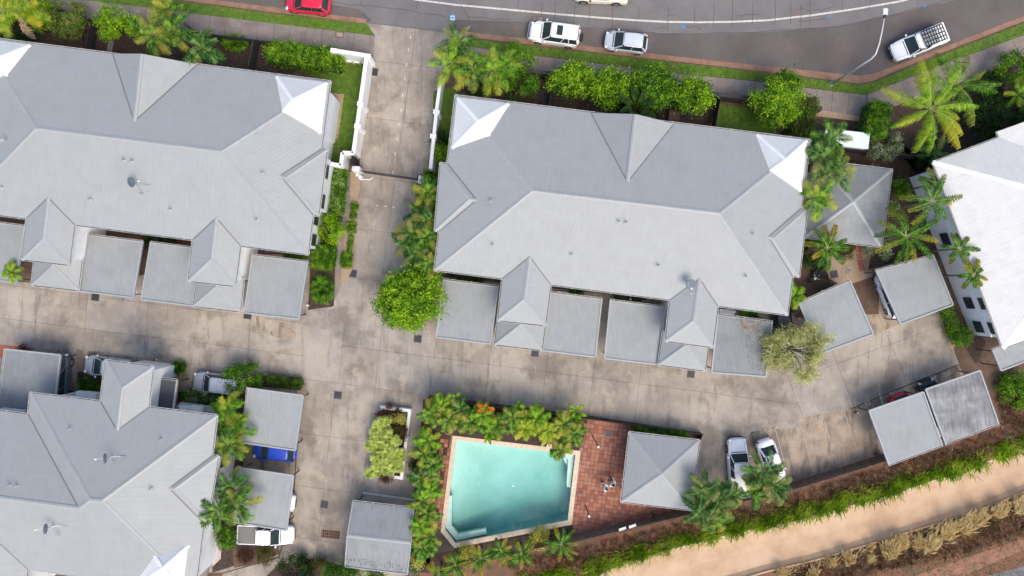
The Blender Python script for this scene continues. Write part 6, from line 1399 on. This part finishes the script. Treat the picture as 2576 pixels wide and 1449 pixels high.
B = [
 ('bright lime shrub behind the yellow palm in the top left corner', 100, 38, 40, 'lime', 2.6, 'shrub', .15), ('rounded shrub with pinkish new leaves at the top left', 172, 48, 50, 'pink', 2.8, 'shrub', .15),
 ('round lime green shrub by the footpath at the top left', 286, 62, 41, 'lime', 3.0, 'shrub', .16), ('smaller lime shrub between the round one and the tall palms at the top left', 338, 66, 26, 'lime', 2.2, 'shrub', .15),
 ('dark shady shrub under the corner of the top left block', 30, 90, 48, 'dark', 1.3, 'shrub', .15), ('bright lime spreading shrub beside the end wall of the top left block', 832, 576, 38, 'lime', 2.0, 'shrub', .17),
 ('dark shrub beneath the lime one at the end wall of the top left block', 838, 540, 22, 'dark', .9, 'shrub', .14),
 ('lime green young shrub beside the white wall of the middle block', 1108, 384, 19, 'lime', 2.0, 'shrub', .15), ('dark bush below the corner roof near the drive', 1108, 345, 22, 'dark', 1.4, 'shrub', .14),
 ('dense dark green bush over the footpath right of the paired palms', 1310, 215, 46, 'green', 2.6, 'shrub', .15), ('mid green bush by the footpath above the dense dark bush', 1303, 150, 40, 'mid', 2.8, 'shrub', .16),
 ('dark spreading bush below the big coconut palm at the right', 2512, 300, 82, 'dark', 3.0, 'shrub', .16), ('mid green bush at the top right edge of the photo', 2545, 172, 46, 'mid', 2.4, 'shrub', .15),
 ('dark green bush beside the top right footpath', 2490, 215, 34, 'dark', 1.6, 'shrub', .14), ('bush with grey green flecks below the rounded hedge by the shed', 2225, 368, 42, 'greyvar', 1.9, 'shrub', .13),
 ('pale silvery green shrub below the hipped shelter', 2205, 628, 36, 'greyvar', 1.3, 'shrub', .12), ('pale cream flecked shrub along the right side of the shelter roof', 2240, 520, 18, 'varieg', 1.8, 'shrub', .12),
 ('leafy shrub at the right of the shelter near the tall plume palms', 2262, 475, 26, 'green', 1.6, 'shrub', .14), ('dark ground shrub under the yellow tipped palm by the motorbike', 2052, 640, 44, 'dark', .9, 'shrub', .13),
 ('olive ground shrub right of the yellow tipped palm', 2125, 635, 26, 'brown', .8, 'shrub', .12), ('flowering dark bush with pink blooms at the end of the gravel by the white building', 2412, 845, 32, 'green', 1.1, 'shrub', .13),
 ('dense small tree with green and yellow leaves beside the silver wagon', 610, 955, 47, 'green', 2.4, 'shrub', .16), ('low bush at the foot of the palms by the white ute', 574, 1348, 31, 'green', 2.0, 'shrub', .15),
 ('small reddish leaved bush at the lower left', 620, 1397, 20, 'red', .9, 'shrub', .12), ('small round bush with orange tints at the lower left', 667, 1399, 24, 'brown', .9, 'shrub', .12),
 ('dark green bush at the bottom edge by the curved footpath', 742, 1440, 46, 'dark', 1.4, 'shrub', .15), ('red leaved bush at the bottom edge by the curved footpath', 760, 1418, 16, 'red', .9, 'shrub', .12), ('olive bush at the bottom edge left of the gabled carport', 802, 1420, 18, 'brown', 1.0, 'shrub', .12),
 ('mid green bush at the bottom left corner of the gabled carport', 832, 1440, 22, 'green', 1.6, 'shrub', .15), ('rounded leafy bush overlapping the lower edge of the gabled carport', 880, 1440, 38, 'green', 2.9, 'shrub', .17), ('leafy bush below the middle of the gabled carport', 948, 1446, 22, 'mid', 2.8, 'shrub', .16),
 ('yellow green starry bush at the lower end of the pool palms', 1052, 1403, 20, 'yellow', 1.4, 'shrub', .14), ('pale grey shrub at the lower end of the pool palms', 1040, 1432, 18, 'greyvar', .9, 'shrub', .12),
 ('yellow flowering bush between the plume palms below the pool', 1358, 1353, 26, 'yellow', 1.3, 'shrub', .15), ('small yellow bush left of the plume palms below the pool', 1171, 1390, 20, 'yellow', 1.2, 'shrub', .14),
 ('dark bush between the carports below the middle block eaves, left', 1450, 735, 18, 'dark', .9, 'shrub', .13), ('dark bush under the eaves above the third carport of the middle block', 1580, 748, 40, 'dark', .9, 'shrub', .13),
 ('green bush under the eaves by the leaf littered carport', 1890, 792, 30, 'green', .9, 'shrub', .13), ('dark low bush under the eaves of the middle block near the big tree', 1170, 700, 44, 'dark', .8, 'shrub', .13),
 ('dark shrub row under the eaves between the first carports of the top left block', 405, 602, 46, 'dark', .8, 'shrub', .13), ('green bush beside the carport under the second porch of the top left block', 628, 680, 8, 'green', 1.0, 'shrub', .12),
 ('green bush behind the blue car, under the arching palms', 612, 1120, 22, 'mid', 1.6, 'shrub', .14), ('small variegated shrub at the left roof edge of the shelter', 2190, 440, 20, 'greyvar', 1.0, 'shrub', .12),
 ('small dark bush at the right of the shaded lawn near the black divider', 1600, 300, 60, 'dark', .7, 'shrub', .12), ('green leafy weed clump at the far right above the paired carports', 2555, 975, 48, 'mid', .9, 'shrub', .14), ('bushy green growth in the planting north of the shelter', 2330, 405, 30, 'dark', 1.2, 'shrub', .14),
 ('dark leaved bush beneath the paired palms right of the drive', 1210, 200, 50, 'dark', 1.2, 'shrub', .14), ('dark leaved bush under the row of lean palms beside the drive', 1068, 560, 34, 'dark', .9, 'shrub', .14), ('dark undergrowth at the foot of the palms beside the big round tree', 1080, 640, 30, 'dark', .9, 'shrub', .14),
 ('brown green bush right of the black gate screen at the far left', 57, 876, 9, 'red', 1.0, 'shrub', .1),
]
for lb, u, v, r, lf, h, ct, ls in B: bush(lb, u, v, r, lf, h, ct, ls=ls, rz_=R.uniform(0, 3))
for lb, u, v, r, lf, h, ry, gp in (
 ('leftmost of the lime green trees along the footpath of the middle block', 1442, 200, 62, 'lime', 4.0, 46, .04), ('second lime green tree of the row, slightly darker', 1535, 220, 52, 'lime', 4.0, 52, .04), ('third tree of the row, dark green with yellow tips', 1640, 222, 64, 'mid', 4.0, 55, .04),
 ('rightmost tree of the row with the brightest lime crown', 1742, 237, 50, 'lime', 4.0, 44, .03), ('tree with a lime top left of the tall brown hedge', 1958, 248, 62, 'lime', 4.4, 68, .04), ('dark green upper part tree behind the lime topped tree', 1982, 205, 30, 'green', 3.4, 28, .04)):
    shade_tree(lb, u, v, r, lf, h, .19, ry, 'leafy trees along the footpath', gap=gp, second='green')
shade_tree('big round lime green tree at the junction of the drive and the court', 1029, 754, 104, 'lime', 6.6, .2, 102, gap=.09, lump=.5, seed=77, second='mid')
wp = thing('wispy_tree', 'pale olive wispy tree leaning over the leaf littered carport', 'tree', tuple(P(1965, 872, 0))); gq = random.Random(4)
for k in range(34):
    a = 2 * math.pi * k / 34 + gq.uniform(-.2, .2); rad = (3.5 if math.cos(a) > -.3 else 3.2) * gq.uniform(.45, 1.05); q = Vector((math.cos(a) * rad, math.sin(a) * rad * .72, gq.uniform(3.1, 4.6))); m1 = q * .5 + Vector((0, 0, 2.0))
    mb = MB(); mb.tube([(0, 0, 1.4), m1 * .6 + Vector((0, 0, 1)), m1 + Vector((0, 0, .2)), q], [.05, .035, .025, .008], 5); b = mb.build.__func__ and link('branch', mb.mesh('branch'), wp, M['ac'] if k % 3 == 0 else M['bark'])
    n = 560; g = np.random.default_rng(k); tt = g.uniform(.35, 1.05, n)[:, None]; C = np.array(m1) * (1 - tt) + np.array(q) * tt + g.normal(0, .30, (n, 3)) - np.array([0, 0, .1]); N = unit(g.normal(0, .6, (n, 3)) + np.array([0, 0, .8])); U = unit(np.array([[math.cos(a), math.sin(a), -.3]]) + g.normal(0, .5, (n, 3)))
    link('leaf_spray', quads('leaf_spray', C, N, U, g.uniform(.14, .26, n), g.uniform(.035, .07, n), .1), wp, LEAF['olive'])['kind'] = 'stuff'
mb = MB(); mb.tube([(0, 0, 0), (.1, 0, .8), (0, 0, 1.6)], [.16, .13, .10], 8); link('trunk', mb.mesh('trunk', True), wp, M['bark'])
# strap plants and grasses
straps('large mass of arching strap leaves beside the carport of the top left block', 812, 728, 32, 'green', .7, 900, 46, .05, w=.028)
straps('narrow band of arching strap leaves below the lime shrub beside the footpath', 840, 640, 12, 'green', .6, 320, 60, 0)
straps('round spiky grass clump beside the white porch of the bottom left block', 452, 923, 21, 'green', .7, 380); straps('spiky grass clump below the silver sedan, the larger of two', 214, 966, 20, 'green', .7, 300, group='spiky clumps below the silver sedan'); straps('spiky grass clump below the silver sedan, the smaller of two', 241, 970, 14, 'green', .6, 220, group='spiky clumps below the silver sedan')
straps('dark strap leaves by the top left footpath, left of the dark divider', 592, 108, 52, 'mid', .7, 560, 24, -.15, w=.03); straps('spiky sprout of leaves at the eaves end left of the photo', 500, 600, 20, 'dark', .5, 160)
straps('small pale tuft beneath the mango coloured palm near the upper right carport', 2115, 560, 12, 'mid', .5, 120)
# conifer like bush at the left edge
t = palm('feathery green young palm in front of the carport at the left edge', 30, 684, 3.1, 'feather', 'bright', L=1.0, W=.28, nf=14, n=18, elev=(5, 70), trunk=.04, crownshaft=False)
# palms -----------------------------------------------------------------------
palm('yellow leaved palm in the top left corner of the photo', 28, 18, 4.5, 'feather', 'areca_y', L=2.3, W=.65, nf=15, stems=3, group='feathery palms')
palm('tall windblown palm crossing the footpath at the top left, upright crown', 424, 26, 5.0, 'feather', 'areca', L=1.5, W=.5, nf=8, elev=(20, 80))
palm('palm with curled fronds left of the trio over the eaves of the top left block', 385, 92, 5.2, 'feather', 'areca', L=2.1, W=.55, nf=10, droop=1.3); palm('middle palm of the trio over the eaves of the top left block', 440, 80, 4.9, 'feather', 'areca', L=2.2, W=.6, nf=10, droop=1.3); palm('palm with curled fronds over the eaves beside the left dormer', 505, 122, 5.4, 'feather', 'dark', L=2.0, W=.55, nf=10, droop=1.4)
palm('palm sprouting tall dark fronds at the mouth of the drive', 1152, 106, 5.0, 'feather', 'dark', L=1.9, W=.45, nf=7, elev=(10, 60)); palm('bright green palm reaching over the drive beside the right white wall', 1137, 158, 5.2, 'feather', 'bright', L=2.3, W=.6, nf=9, droop=1.2)
palm('green palm in the middle of the group by the corner roof', 1190, 176, 5.0, 'feather', 'areca', L=2.2, W=.6, nf=9, droop=1.3); palm('rightmost bright palm of the group by the corner roof', 1248, 178, 5.2, 'feather', 'bright', L=2.3, W=.6, nf=10, droop=1.2)
for i, (u, v, z, mk) in enumerate(((1078, 486, 4.2, 'areca'), (1064, 545, 3.6, 'dark'), (1085, 556, 4.4, 'dark'), (1040, 590, 4.2, 'dark'), (1074, 598, 4.6, 'areca'), (1052, 640, 4.4, 'dark'), (1084, 664, 4.8, 'areca'), (1030, 606, 3.8, 'dark'), (1062, 612, 4.0, 'dark'), (1090, 520, 3.6, 'dark'))):
    palm(['topmost lean palm beside the drive with shining fronds', 'palm below the topmost lean palm beside the drive', 'palm touching the left bay roof of the middle block', 'palm reaching furthest over the drive above the round tree', 'palm in the middle of the lean palms beside the drive', 'dark palm just above the big round tree', 'orange tinted palm at the lower corner of the middle block roof', 'low dark palm whose fronds hang furthest over the drive edge', 'dark palm packed in the centre of the lean palms', 'dark palm hidden between the upper lean palms and the bay roof'][i], u, v, z, 'feather', mk, L=1.65, W=.5, nf=11, droop=1.3, group='lean palms beside the drive')
big = palm('big coconut palm with long yellow green fronds near the top right', 2338, 275, 7.0, 'coco', 'coco', L=3.75, W=.68, nf=14, n=44, elev=(0, 62), droop=.75, trunk=.17, name='coconut_palm', crownshaft=False)
palm('second coconut palm with upright fronds behind the big one at the top right', 2408, 215, 6.2, 'coco', 'areca', L=3.3, W=.7, nf=9, n=36, elev=(5, 65), droop=.8, trunk=.15, name='coconut_palm', crownshaft=False)
palm('low dark palm under the big coconut palm', 2350, 385, 2.4, 'feather', 'dark', L=1.6, W=.4, nf=9)
palm('small palm at the right photo edge above the dark bush', 2560, 240, 3.2, 'feather', 'bright', L=1.5, W=.4, nf=7)
for lb, u, v, z, mk, L in (('uppermost palm over the pale shed and the middle block roof end', 2088, 352, 5.0, 'areca', 1.9), ('second palm down the right end of the middle block roof', 2068, 398, 5.4, 'dark', 2.1), ('third palm down the right end, its fronds touching the shelter roof', 2094, 432, 5.2, 'areca', 2.1), ('lowest palm at the notch between the middle block and the shelter', 2050, 497, 5.6, 'bright', 1.9)):
    palm(lb, u, v, z, 'feather', mk, L=L, W=.55, nf=10, droop=1.1, group='palms at the right end of the middle block')
for lb, u, v, z, L, mk, nf in (('tall plume palm leaning over the white roof eave', 2344, 506, 6.4, 2.3, 'fox', 8), ('small plume palm above the tall one by the white wall', 2352, 462, 5.0, 1.3, 'fox', 6), ('largest plume palm right of the hipped shelter', 2280, 594, 5.6, 2.6, 'fox', 12), ('yellow tipped plume palm beside the motorbike', 2081, 623, 4.6, 1.9, 'fox', 8),
                              ('slim palm in front of the white building, the upper of two', 2412, 626, 5.6, 1.5, 'fox', 7), ('slim palm in front of the white building, the lower of two', 2448, 692, 5.8, 1.25, 'fox', 7)):
    palm(lb, u, v, z, 'fox', mk, L=L, W=.42 if L > 1.6 else .3, nf=nf, n=34, elev=(0, 38), droop=.75, trunk=.10, group='plume leaved palms', name='foxtail_palm', arch=.25)
palm('bright palm squeezed between the middle block and the tilted carport', 1996, 745, 2.6, 'feather', 'bright', L=1.2, W=.42, nf=9)
# bottom left
for lb, u, v, z, mk, L in (('bright yellow green palm above the upper right carport of the lower left', 573, 1032, 3.6, 'bright', 1.7), ('bright palm in the middle of the strip left of the carport', 590, 1080, 3.6, 'bright', 1.8), ('palm beside the blue car with fronds over the bottom left roof', 572, 1120, 4.4, 'areca', 1.9), ('palm with orange tints above the lower left carport', 580, 1225, 4.6, 'dark', 2.0), ('palm over the lower left carport roof edge', 600, 1262, 4.4, 'areca', 1.9), ('palm hanging over the bay roof of the bottom left block', 548, 1285, 5.0, 'areca', 1.9)):
    palm(lb, u, v, z, 'feather', mk, L=L, W=.55, nf=10, droop=1.1, group='palms between the bottom left block and its carports', base=(612 if v < 1150 else 603, 724.5 + (v - 724.5) * .935))
# planter
RN = ['at the top end', 'at the upper left edge', 'just right of the upper left edge', 'spilling over the upper left wall', 'left of centre in the upper half', 'in the middle of the upper half', 'nearest the right wall in the upper half', 'near the right wall at mid length', 'at the very middle', 'left of the middle', 'right of centre just below mid length', 'spilling over the left wall at mid length', 'against the right wall below mid length', 'in the centre of the lower half', 'left of centre in the lower half', 'right of centre in the lower half', 'against the left wall in the lower half', 'in the middle near the lower end', 'at the right near the lower end', 'hanging over the lower left corner', 'left of centre at the lower end', 'right of centre at the lower end', 'touching the right wall just above its middle', 'furthest left over the wall', 'just below the yellow bush', 'highest up the left wall', 'near the right wall above mid length', 'closest to the reddish bushes']
for i, (u, v) in enumerate(((968, 1078), (950, 1092), (975, 1096), (944, 1110), (962, 1116), (982, 1122), (990, 1138), (1004, 1136), (975, 1138), (960, 1140), (996, 1150), (946, 1152), (1008, 1158), (980, 1158), (964, 1166), (994, 1172), (950, 1172), (976, 1180), (1006, 1176), (938, 1186), (958, 1186), (990, 1188), (1012, 1144), (936, 1128), (984, 1088), (958, 1064), (1000, 1106), (978, 1060))):
    c = P(u - 5, v, 1.5 + R.uniform(-.3, .3)); t = thing('spiky_rosette_plant', 'pale spiky rosette %s of the white planter' % RN[i], 'plant', (c.x, c.y, .45), 'pale spiky rosettes filling the white planter')
    for k in range(4):
        o = link('leaf_rosette', cached(('ros', k), lambda: rosette_mesh(.56, 90, k, .04)), t, LEAF['star']); hz = c.z - .45 + (0 if k == 0 else R.uniform(-.5, .05)); o.location = ((0, 0, hz) if k == 0 else (R.uniform(-.3, .3), R.uniform(-.3, .3), hz)); o.rotation_euler = (R.uniform(-.3, .3), R.uniform(-.3, .3), R.uniform(0, 6)); s = R.uniform(.75, 1.1); o.scale = (s, s, s)
    mb = MB(); mb.tube([(0, 0, 0), (.03, 0, c.z - .45)], [.04, .025], 6); link('stem', mb.mesh('stem'), t, M['bark'])
bush('dark brown leaved bush at the top end of the white planter', 968, 1050, 24, 'red', .9, z=.45, ls=.11); bush('round yellow green bush in the top right of the white planter', 1008, 1056, 15, 'yellow', 1.0, z=.45, ls=.11); bush('reddish low bush in the top corner of the white planter', 985, 1040, 24, 'red', .6, z=.45, ls=.11); bush('dark bush at the right side of the white planter', 1006, 1090, 24, 'red', .6, z=.45, ls=.11); bush('reddish bush at the lower end of the white planter', 975, 1192, 22, 'red', .7, z=.45, ls=.11)
# pool planting
names = ['first', 'second', 'third', 'fourth', 'fifth', 'sixth', 'seventh', 'eighth', 'ninth', 'tenth', 'eleventh', 'twelfth', 'thirteenth']
for i, (u, v, z, mk, st) in enumerate(((1085, 1040, 3.0, 'areca', 'broad'), (1112, 1022, 2.8, 'bright', 'broad'), (1128, 1056, 3.0, 'areca', 'feather'), (1160, 1030, 2.6, 'dark', 'broad'), (1183, 1062, 2.8, 'areca', 'feather'), (1216, 1045, 3.0, 'bright', 'broad'), (1250, 1070, 2.6, 'areca', 'feather'), (1290, 1050, 3.0, 'areca', 'feather'), (1322, 1078, 2.8, 'areca_y', 'feather'), (1350, 1055, 2.8, 'bright', 'broad'), (1382, 1082, 2.8, 'areca_y', 'feather'), (1418, 1066, 3.0, 'areca', 'feather'), (1446, 1090, 2.9, 'areca', 'feather'))):
    palm('%s palm from the left in the planting band along the top of the pool' % names[i], u, v, z, st, mk, L=1.28, W=.44, nf=9, n=20, droop=1.1, trunk=.05, crownshaft=False, group='palms along the top of the pool')
palm('palm dipping its fronds over the top right corner of the pool', 1412, 1132, 2.6, 'feather', 'areca', L=1.1, W=.42, nf=8, crownshaft=False, trunk=.05)
for i, (u, v, z, mk, st) in enumerate(((1078, 1108, 2.9, 'bright', 'broad'), (1068, 1142, 3.0, 'areca', 'broad'), (1085, 1172, 2.9, 'areca', 'feather'), (1062, 1205, 2.8, 'dark', 'broad'), (1082, 1232, 3.0, 'bright', 'broad'), (1062, 1262, 2.9, 'areca', 'feather'), (1078, 1292, 3.0, 'areca', 'broad'), (1058, 1325, 3.0, 'bright', 'feather'), (1082, 1352, 2.9, 'areca', 'feather'), (1062, 1378, 2.8, 'areca', 'broad'))):
    palm('%s palm from the top in the planting band left of the pool' % names[i], u, v, z, st, mk, L=1.28, W=.44, nf=9, n=20, droop=1.2, trunk=.05, crownshaft=False, group='palms left of the pool')
for i, (u, v, lf, lb) in enumerate(((1222, 1024, 'orange', 'orange red heliconia leaf tuft at the top edge of the pool planting'), (1378, 1098, 'yellow', 'yellow orange tinted broad leaf plant above the pool edge'), (1450, 1038, 'mid', 'leafy broad leaf plant at the right end of the pool planting'), (1140, 1010, 'mid', 'leafy broad leaf plant at the left end of the pool planting'), (1230, 1090, 'mid', 'green broad leaf plant overhanging the pool coping'), (1310, 1030, 'mid', 'green broad leaf plant in the middle of the pool planting'))):
    broad(lb, u, v, 2.2 if i else 3.2, lf, 9 if i else 5, 1.1 if i else .8, .3)
broad('large banana like plant by the middle block dormer, dark broad leaves', 1600, 272, 3.4, 'dark', 8, 2.1, .62, 'banana_plant', elev=(5, 50)); broad('low broad leaf plant by the first carport of the middle block', 1446, 740, .6, 'mid', 7, .6, .2)
bush('low dark undergrowth filling the band above the pool', 1180, 1050, 105, 'dark', .8, ry=26, ls=.15, rz_=-.12); bush('dark undergrowth at the right of the band above the pool', 1380, 1072, 95, 'dark', .8, ry=28, ls=.15, rz_=-.12); bush('dark undergrowth filling the band left of the pool, upper half', 1074, 1165, 30, 'dark', .8, ry=95, ls=.15, rz_=-.1); bush('dark undergrowth filling the band left of the pool, lower half', 1062, 1335, 28, 'dark', .8, ry=80, ls=.15, rz_=-.1)
for i, (u, v, z, L) in enumerate(((1146, 1420, 2.6, 1.25), (1209, 1404, 2.8, 1.4), (1262, 1386, 2.6, 1.25), (1312, 1393, 2.6, 1.35), (1412, 1368, 3.0, 1.55), (1105, 1445, 2.6, 1.2))):
    palm(['leftmost but one', 'second', 'third', 'fourth', 'rightmost and largest', 'leftmost, at the photo edge,'][i] + ' of the bushy plume palms below the pool', u, v, z, 'fox', 'fox', L=L, W=.30, nf=8, n=30, elev=(5, 45), droop=.6, trunk=.08, group='plume palms below the pool', name='foxtail_palm')
for i, (u, v, z, mk, L) in enumerate(((1768, 1232, 4.2, 'dark', 1.9), (1764, 1280, 4.0, 'dark', 1.8), (1808, 1256, 4.2, 'dark', 1.9), (1798, 1304, 3.4, 'areca', 1.7), (1836, 1245, 3.2, 'dark', 1.3), (1915, 1188, 4.0, 'dark', 2.0), (1946, 1222, 4.0, 'dark', 1.8), (1903, 1232, 3.6, 'areca', 1.6))):
    palm(['palm touching the lower right corner of the pavilion roof', 'palm left of the paling fence by the pavilion', 'dark palm in the middle between the pavilion and the ute', 'lowest palm hanging over the grassy bank by the pavilion', 'palm beside the tail of the white ute', 'palm above the boot of the white sedan', 'palm over the fence end right of the ute', 'palm squeezed between the ute and the sedan'][i], u, v, z, 'feather', mk, L=L, W=.5, nf=10, n=26, droop=1.1, group='palms around the white ute', base=((1775, 1248), (1768, 1262), (1792, 1246), (1788, 1262), (1806, 1246), (1901, 1214), (1905, 1220), (1898, 1222))[i])
# ---------------------------------------------------------------- bank grasses
blades([(1450, 1378), (1734, 1312), (1994, 1246), (2228, 1172), (2380, 1130), (2520, 1075), (2500, 990), (2576, 950), (2700, 900), (2700, 1040), (2432, 1165), (2232, 1228), (1992, 1292), (1750, 1345), (1500, 1420), (1340, 1440), (1250, 1420)], 0, 26, .45, 'straw_dull', name='dry_bank_grass', per=3, lean=1.2, w=.012, top=('dull dry grass covering the bank below the paling fence', 'dry grass'))
XYs = []; gA = [(1300, 1470), (1400, 1450), (1508, 1425), (1588, 1396), (1750, 1352), (1860, 1325), (1932, 1310), (1992, 1298), (2092, 1270), (2232, 1232), (2330, 1198), (2432, 1165), (2576, 1112), (2700, 1060)]
for a, b in zip(gA[:-1], gA[1:]):
    A_0 = P(*a); B_0 = P(*b); L0 = (B_0 - A_0).length
    for k in range(int(L0 * 2.6)):
        if R.random() < .12: continue
        p = A_0.lerp(B_0, R.random()); n_ = R.randrange(5, 18); w_ = R.uniform(.25, .6); c = np.array([p.x, p.y + R.uniform(-.35, .65)]); XYs.append(c + rng.normal(0, 1, (n_, 2)) * w_ * np.array([.8, .55]))
XY = np.vstack(XYs)
for a, b in zip(gA[:-1], gA[1:]):
    A_0 = P(*a); B_0 = P(*b); kk = int((B_0 - A_0).length * 9); tt = rng.random((kk, 1)); XY = np.vstack([XY, np.array([[A_0.x, A_0.y]]) * (1 - tt) + np.array([[B_0.x, B_0.y]]) * tt + np.stack([rng.normal(0, .2, kk), rng.normal(.15, .5, kk)], 1)])
o = link('bank_grass', blade_mesh('bank_grass', XY, -.05, .55, lean=1.1, w=.022, per=8, spread=.12, bias=(-.1, -.35)), None, LEAF['blade']); tag(o, 'lush bright green grass along the upper edge of the drain', 'grass', kind='stuff')
def straw(u, v, s, lb, bias=(.1, .9), n=150, leaf='straw', h=1.5):
    c = P(u, v); t = thing('dry_grass_clump', lb, 'dry grass clump', (c.x, c.y, -.02), 'straw coloured grass clumps along the lower edge of the drain'); g = np.random.default_rng(int(u))
    XY = g.normal(0, .30 * s, (n // 4, 2)); link('blades', blade_mesh('blades', XY, 0, h * s, lean=.6, w=.014, per=9, spread=.12, bias=bias), t, LEAF[leaf])
    mb = MB(); mb.tube([(0, 0, -.05), (0, 0, .1)], [.14, .06], 7); link('base', mb.mesh('base'), t, M['soil_red'])
wd = ['leftmost small', 'second', 'third', 'fourth, thin', 'fifth, tall', 'sixth, widest', 'seventh', 'eighth', 'ninth', 'tenth', 'eleventh', 'twelfth, near the right edge', 'thirteenth', 'rightmost']
for i, (u, v, s) in enumerate(((1960, 1447, .6), (2036, 1447, .85), (2090, 1420, .6), (2132, 1412, .8), (2185, 1410, .5), (2232, 1390, 1.15), (2258, 1372, .9), (2300, 1372, .8), (2330, 1380, 1.1), (2372, 1345, 1.0), (2412, 1330, 1.0), (2452, 1312, 1.0), (2500, 1292, .9), (2560, 1282, 1.1))):
    straw(u, v, s * .66, wd[i] + ' straw coloured clump counted along the lower edge of the drain', bias=(R.uniform(-.2, .35), R.uniform(.5, .9)))
sg_ = [(1960, 1447), (2060, 1420), (2194, 1376), (2357, 1328), (2507, 1278), (2700, 1200)]; XS = []
for a, b in zip(sg_[:-1], sg_[1:]):
    A_0 = P(*a); B_0 = P(*b)
    for k in range(int((B_0 - A_0).length * 5)): p = A_0.lerp(B_0, R.random()); XS.append((p.x, p.y + R.gauss(-.1, .22)))
o = link('straw_fringe', blade_mesh('straw_fringe', np.array(XS), -.02, .6, lean=.8, w=.014, per=5, spread=.12, bias=(.1, .6)), None, LEAF['straw']); tag(o, 'thin straw fringe running between the dry clumps along the drain', 'dry grass', kind='stuff')
blades([(1960, 1450), (2052, 1420), (2194, 1378), (2357, 1328), (2507, 1278), (2700, 1200), (2700, 1310), (2400, 1400), (2200, 1440), (2100, 1475)], -.02, 30, .45, 'straw_dull', name='dry_field_grass', per=3, lean=1.2, w=.012, top=('sparse dry grass on the red soil in the bottom right corner', 'dry grass'))
blades([(1960, 1470), (2150, 1440), (2350, 1400), (2450, 1370), (2700, 1290), (2700, 1500), (1960, 1500)], -.02, 12, .15, 'turf', name='sparse_green_grass', per=4, top=('sparse green grass at the bottom right corner', 'grass'))
M['field_red'] = nmat('orange_red_soil', (.30, .15, .095), (.22, .12, .08), 1.2, .95, .4, 20, layers=[(2, (.16, .10, .07), .5, .7, .7)])
sheet('field_strip', [(2300, 1449), (2440, 1400), (2576, 1355), (2900, 1240), (2900, 1275), (2576, 1383), (2400, 1460)], -.012, -.2, M['field_red'])
sheet('field_track', [(2380, 1475), (2480, 1449), (2576, 1425), (3000, 1290), (3000, 1700), (2300, 1700)], -.008, -.2, M['asphalt'])
STR = nmat('leaf_stain', (.10, .075, .06), (.06, .045, .04), 3, .9)
# fallen leaves on the littered roofs (each a scrap of leaf)
def litter(poly, z, n, label, mat='straw_dull', size=.07, top=0):
    c = sample_poly(poly, n); g = np.random.default_rng(n); k = (H - z) / H; w = g.normal(0, 1, (len(c), 1)); C = np.concatenate([c * k, np.full((len(c), 1), z)], 1)
    N = unit(g.normal(0, .15, (len(c), 3)) + [0, 0, 1]); U = unit(g.normal(0, 1, (len(c), 3)) * [1, 1, .05]); o = link('leaf_litter', quads('leaf_litter', C, N, U, size * g.uniform(.6, 1.5, len(c)), size * .5 * g.uniform(.7, 1.3, len(c)), .05), None, LEAF[mat]); tag(o, label, 'leaf litter', kind='stuff')
litter([(1845, 798), (1935, 808), (1926, 935), (1885, 930), (1870, 850)], 2.86, 700, 'brown dead leaves scattered on the carport under the wispy tree', 'brown')
litter([(1862, 800), (1925, 808), (1910, 835), (1872, 830)], 2.87, 350, 'paler dead leaves drifted near the top of the carport under the wispy tree', 'straw_dull')

litter([(878, 1368), (985, 1382), (1018, 1440), (868, 1418)], 2.98, 260, 'dark dead leaves scattered over the front slope of the gabled carport', 'brown', .10)
litter([(668, 545), (760, 560), (755, 570), (665, 556)], 5.7, 30, 'a few dry leaves caught near the lower edge of the top left roof', 'straw_dull')

bush('low brownish undergrowth covering the soil in the upper half of the white planter', 992, 1072, 26, 'brown', .5, z=.45, ls=.11, ry=42)
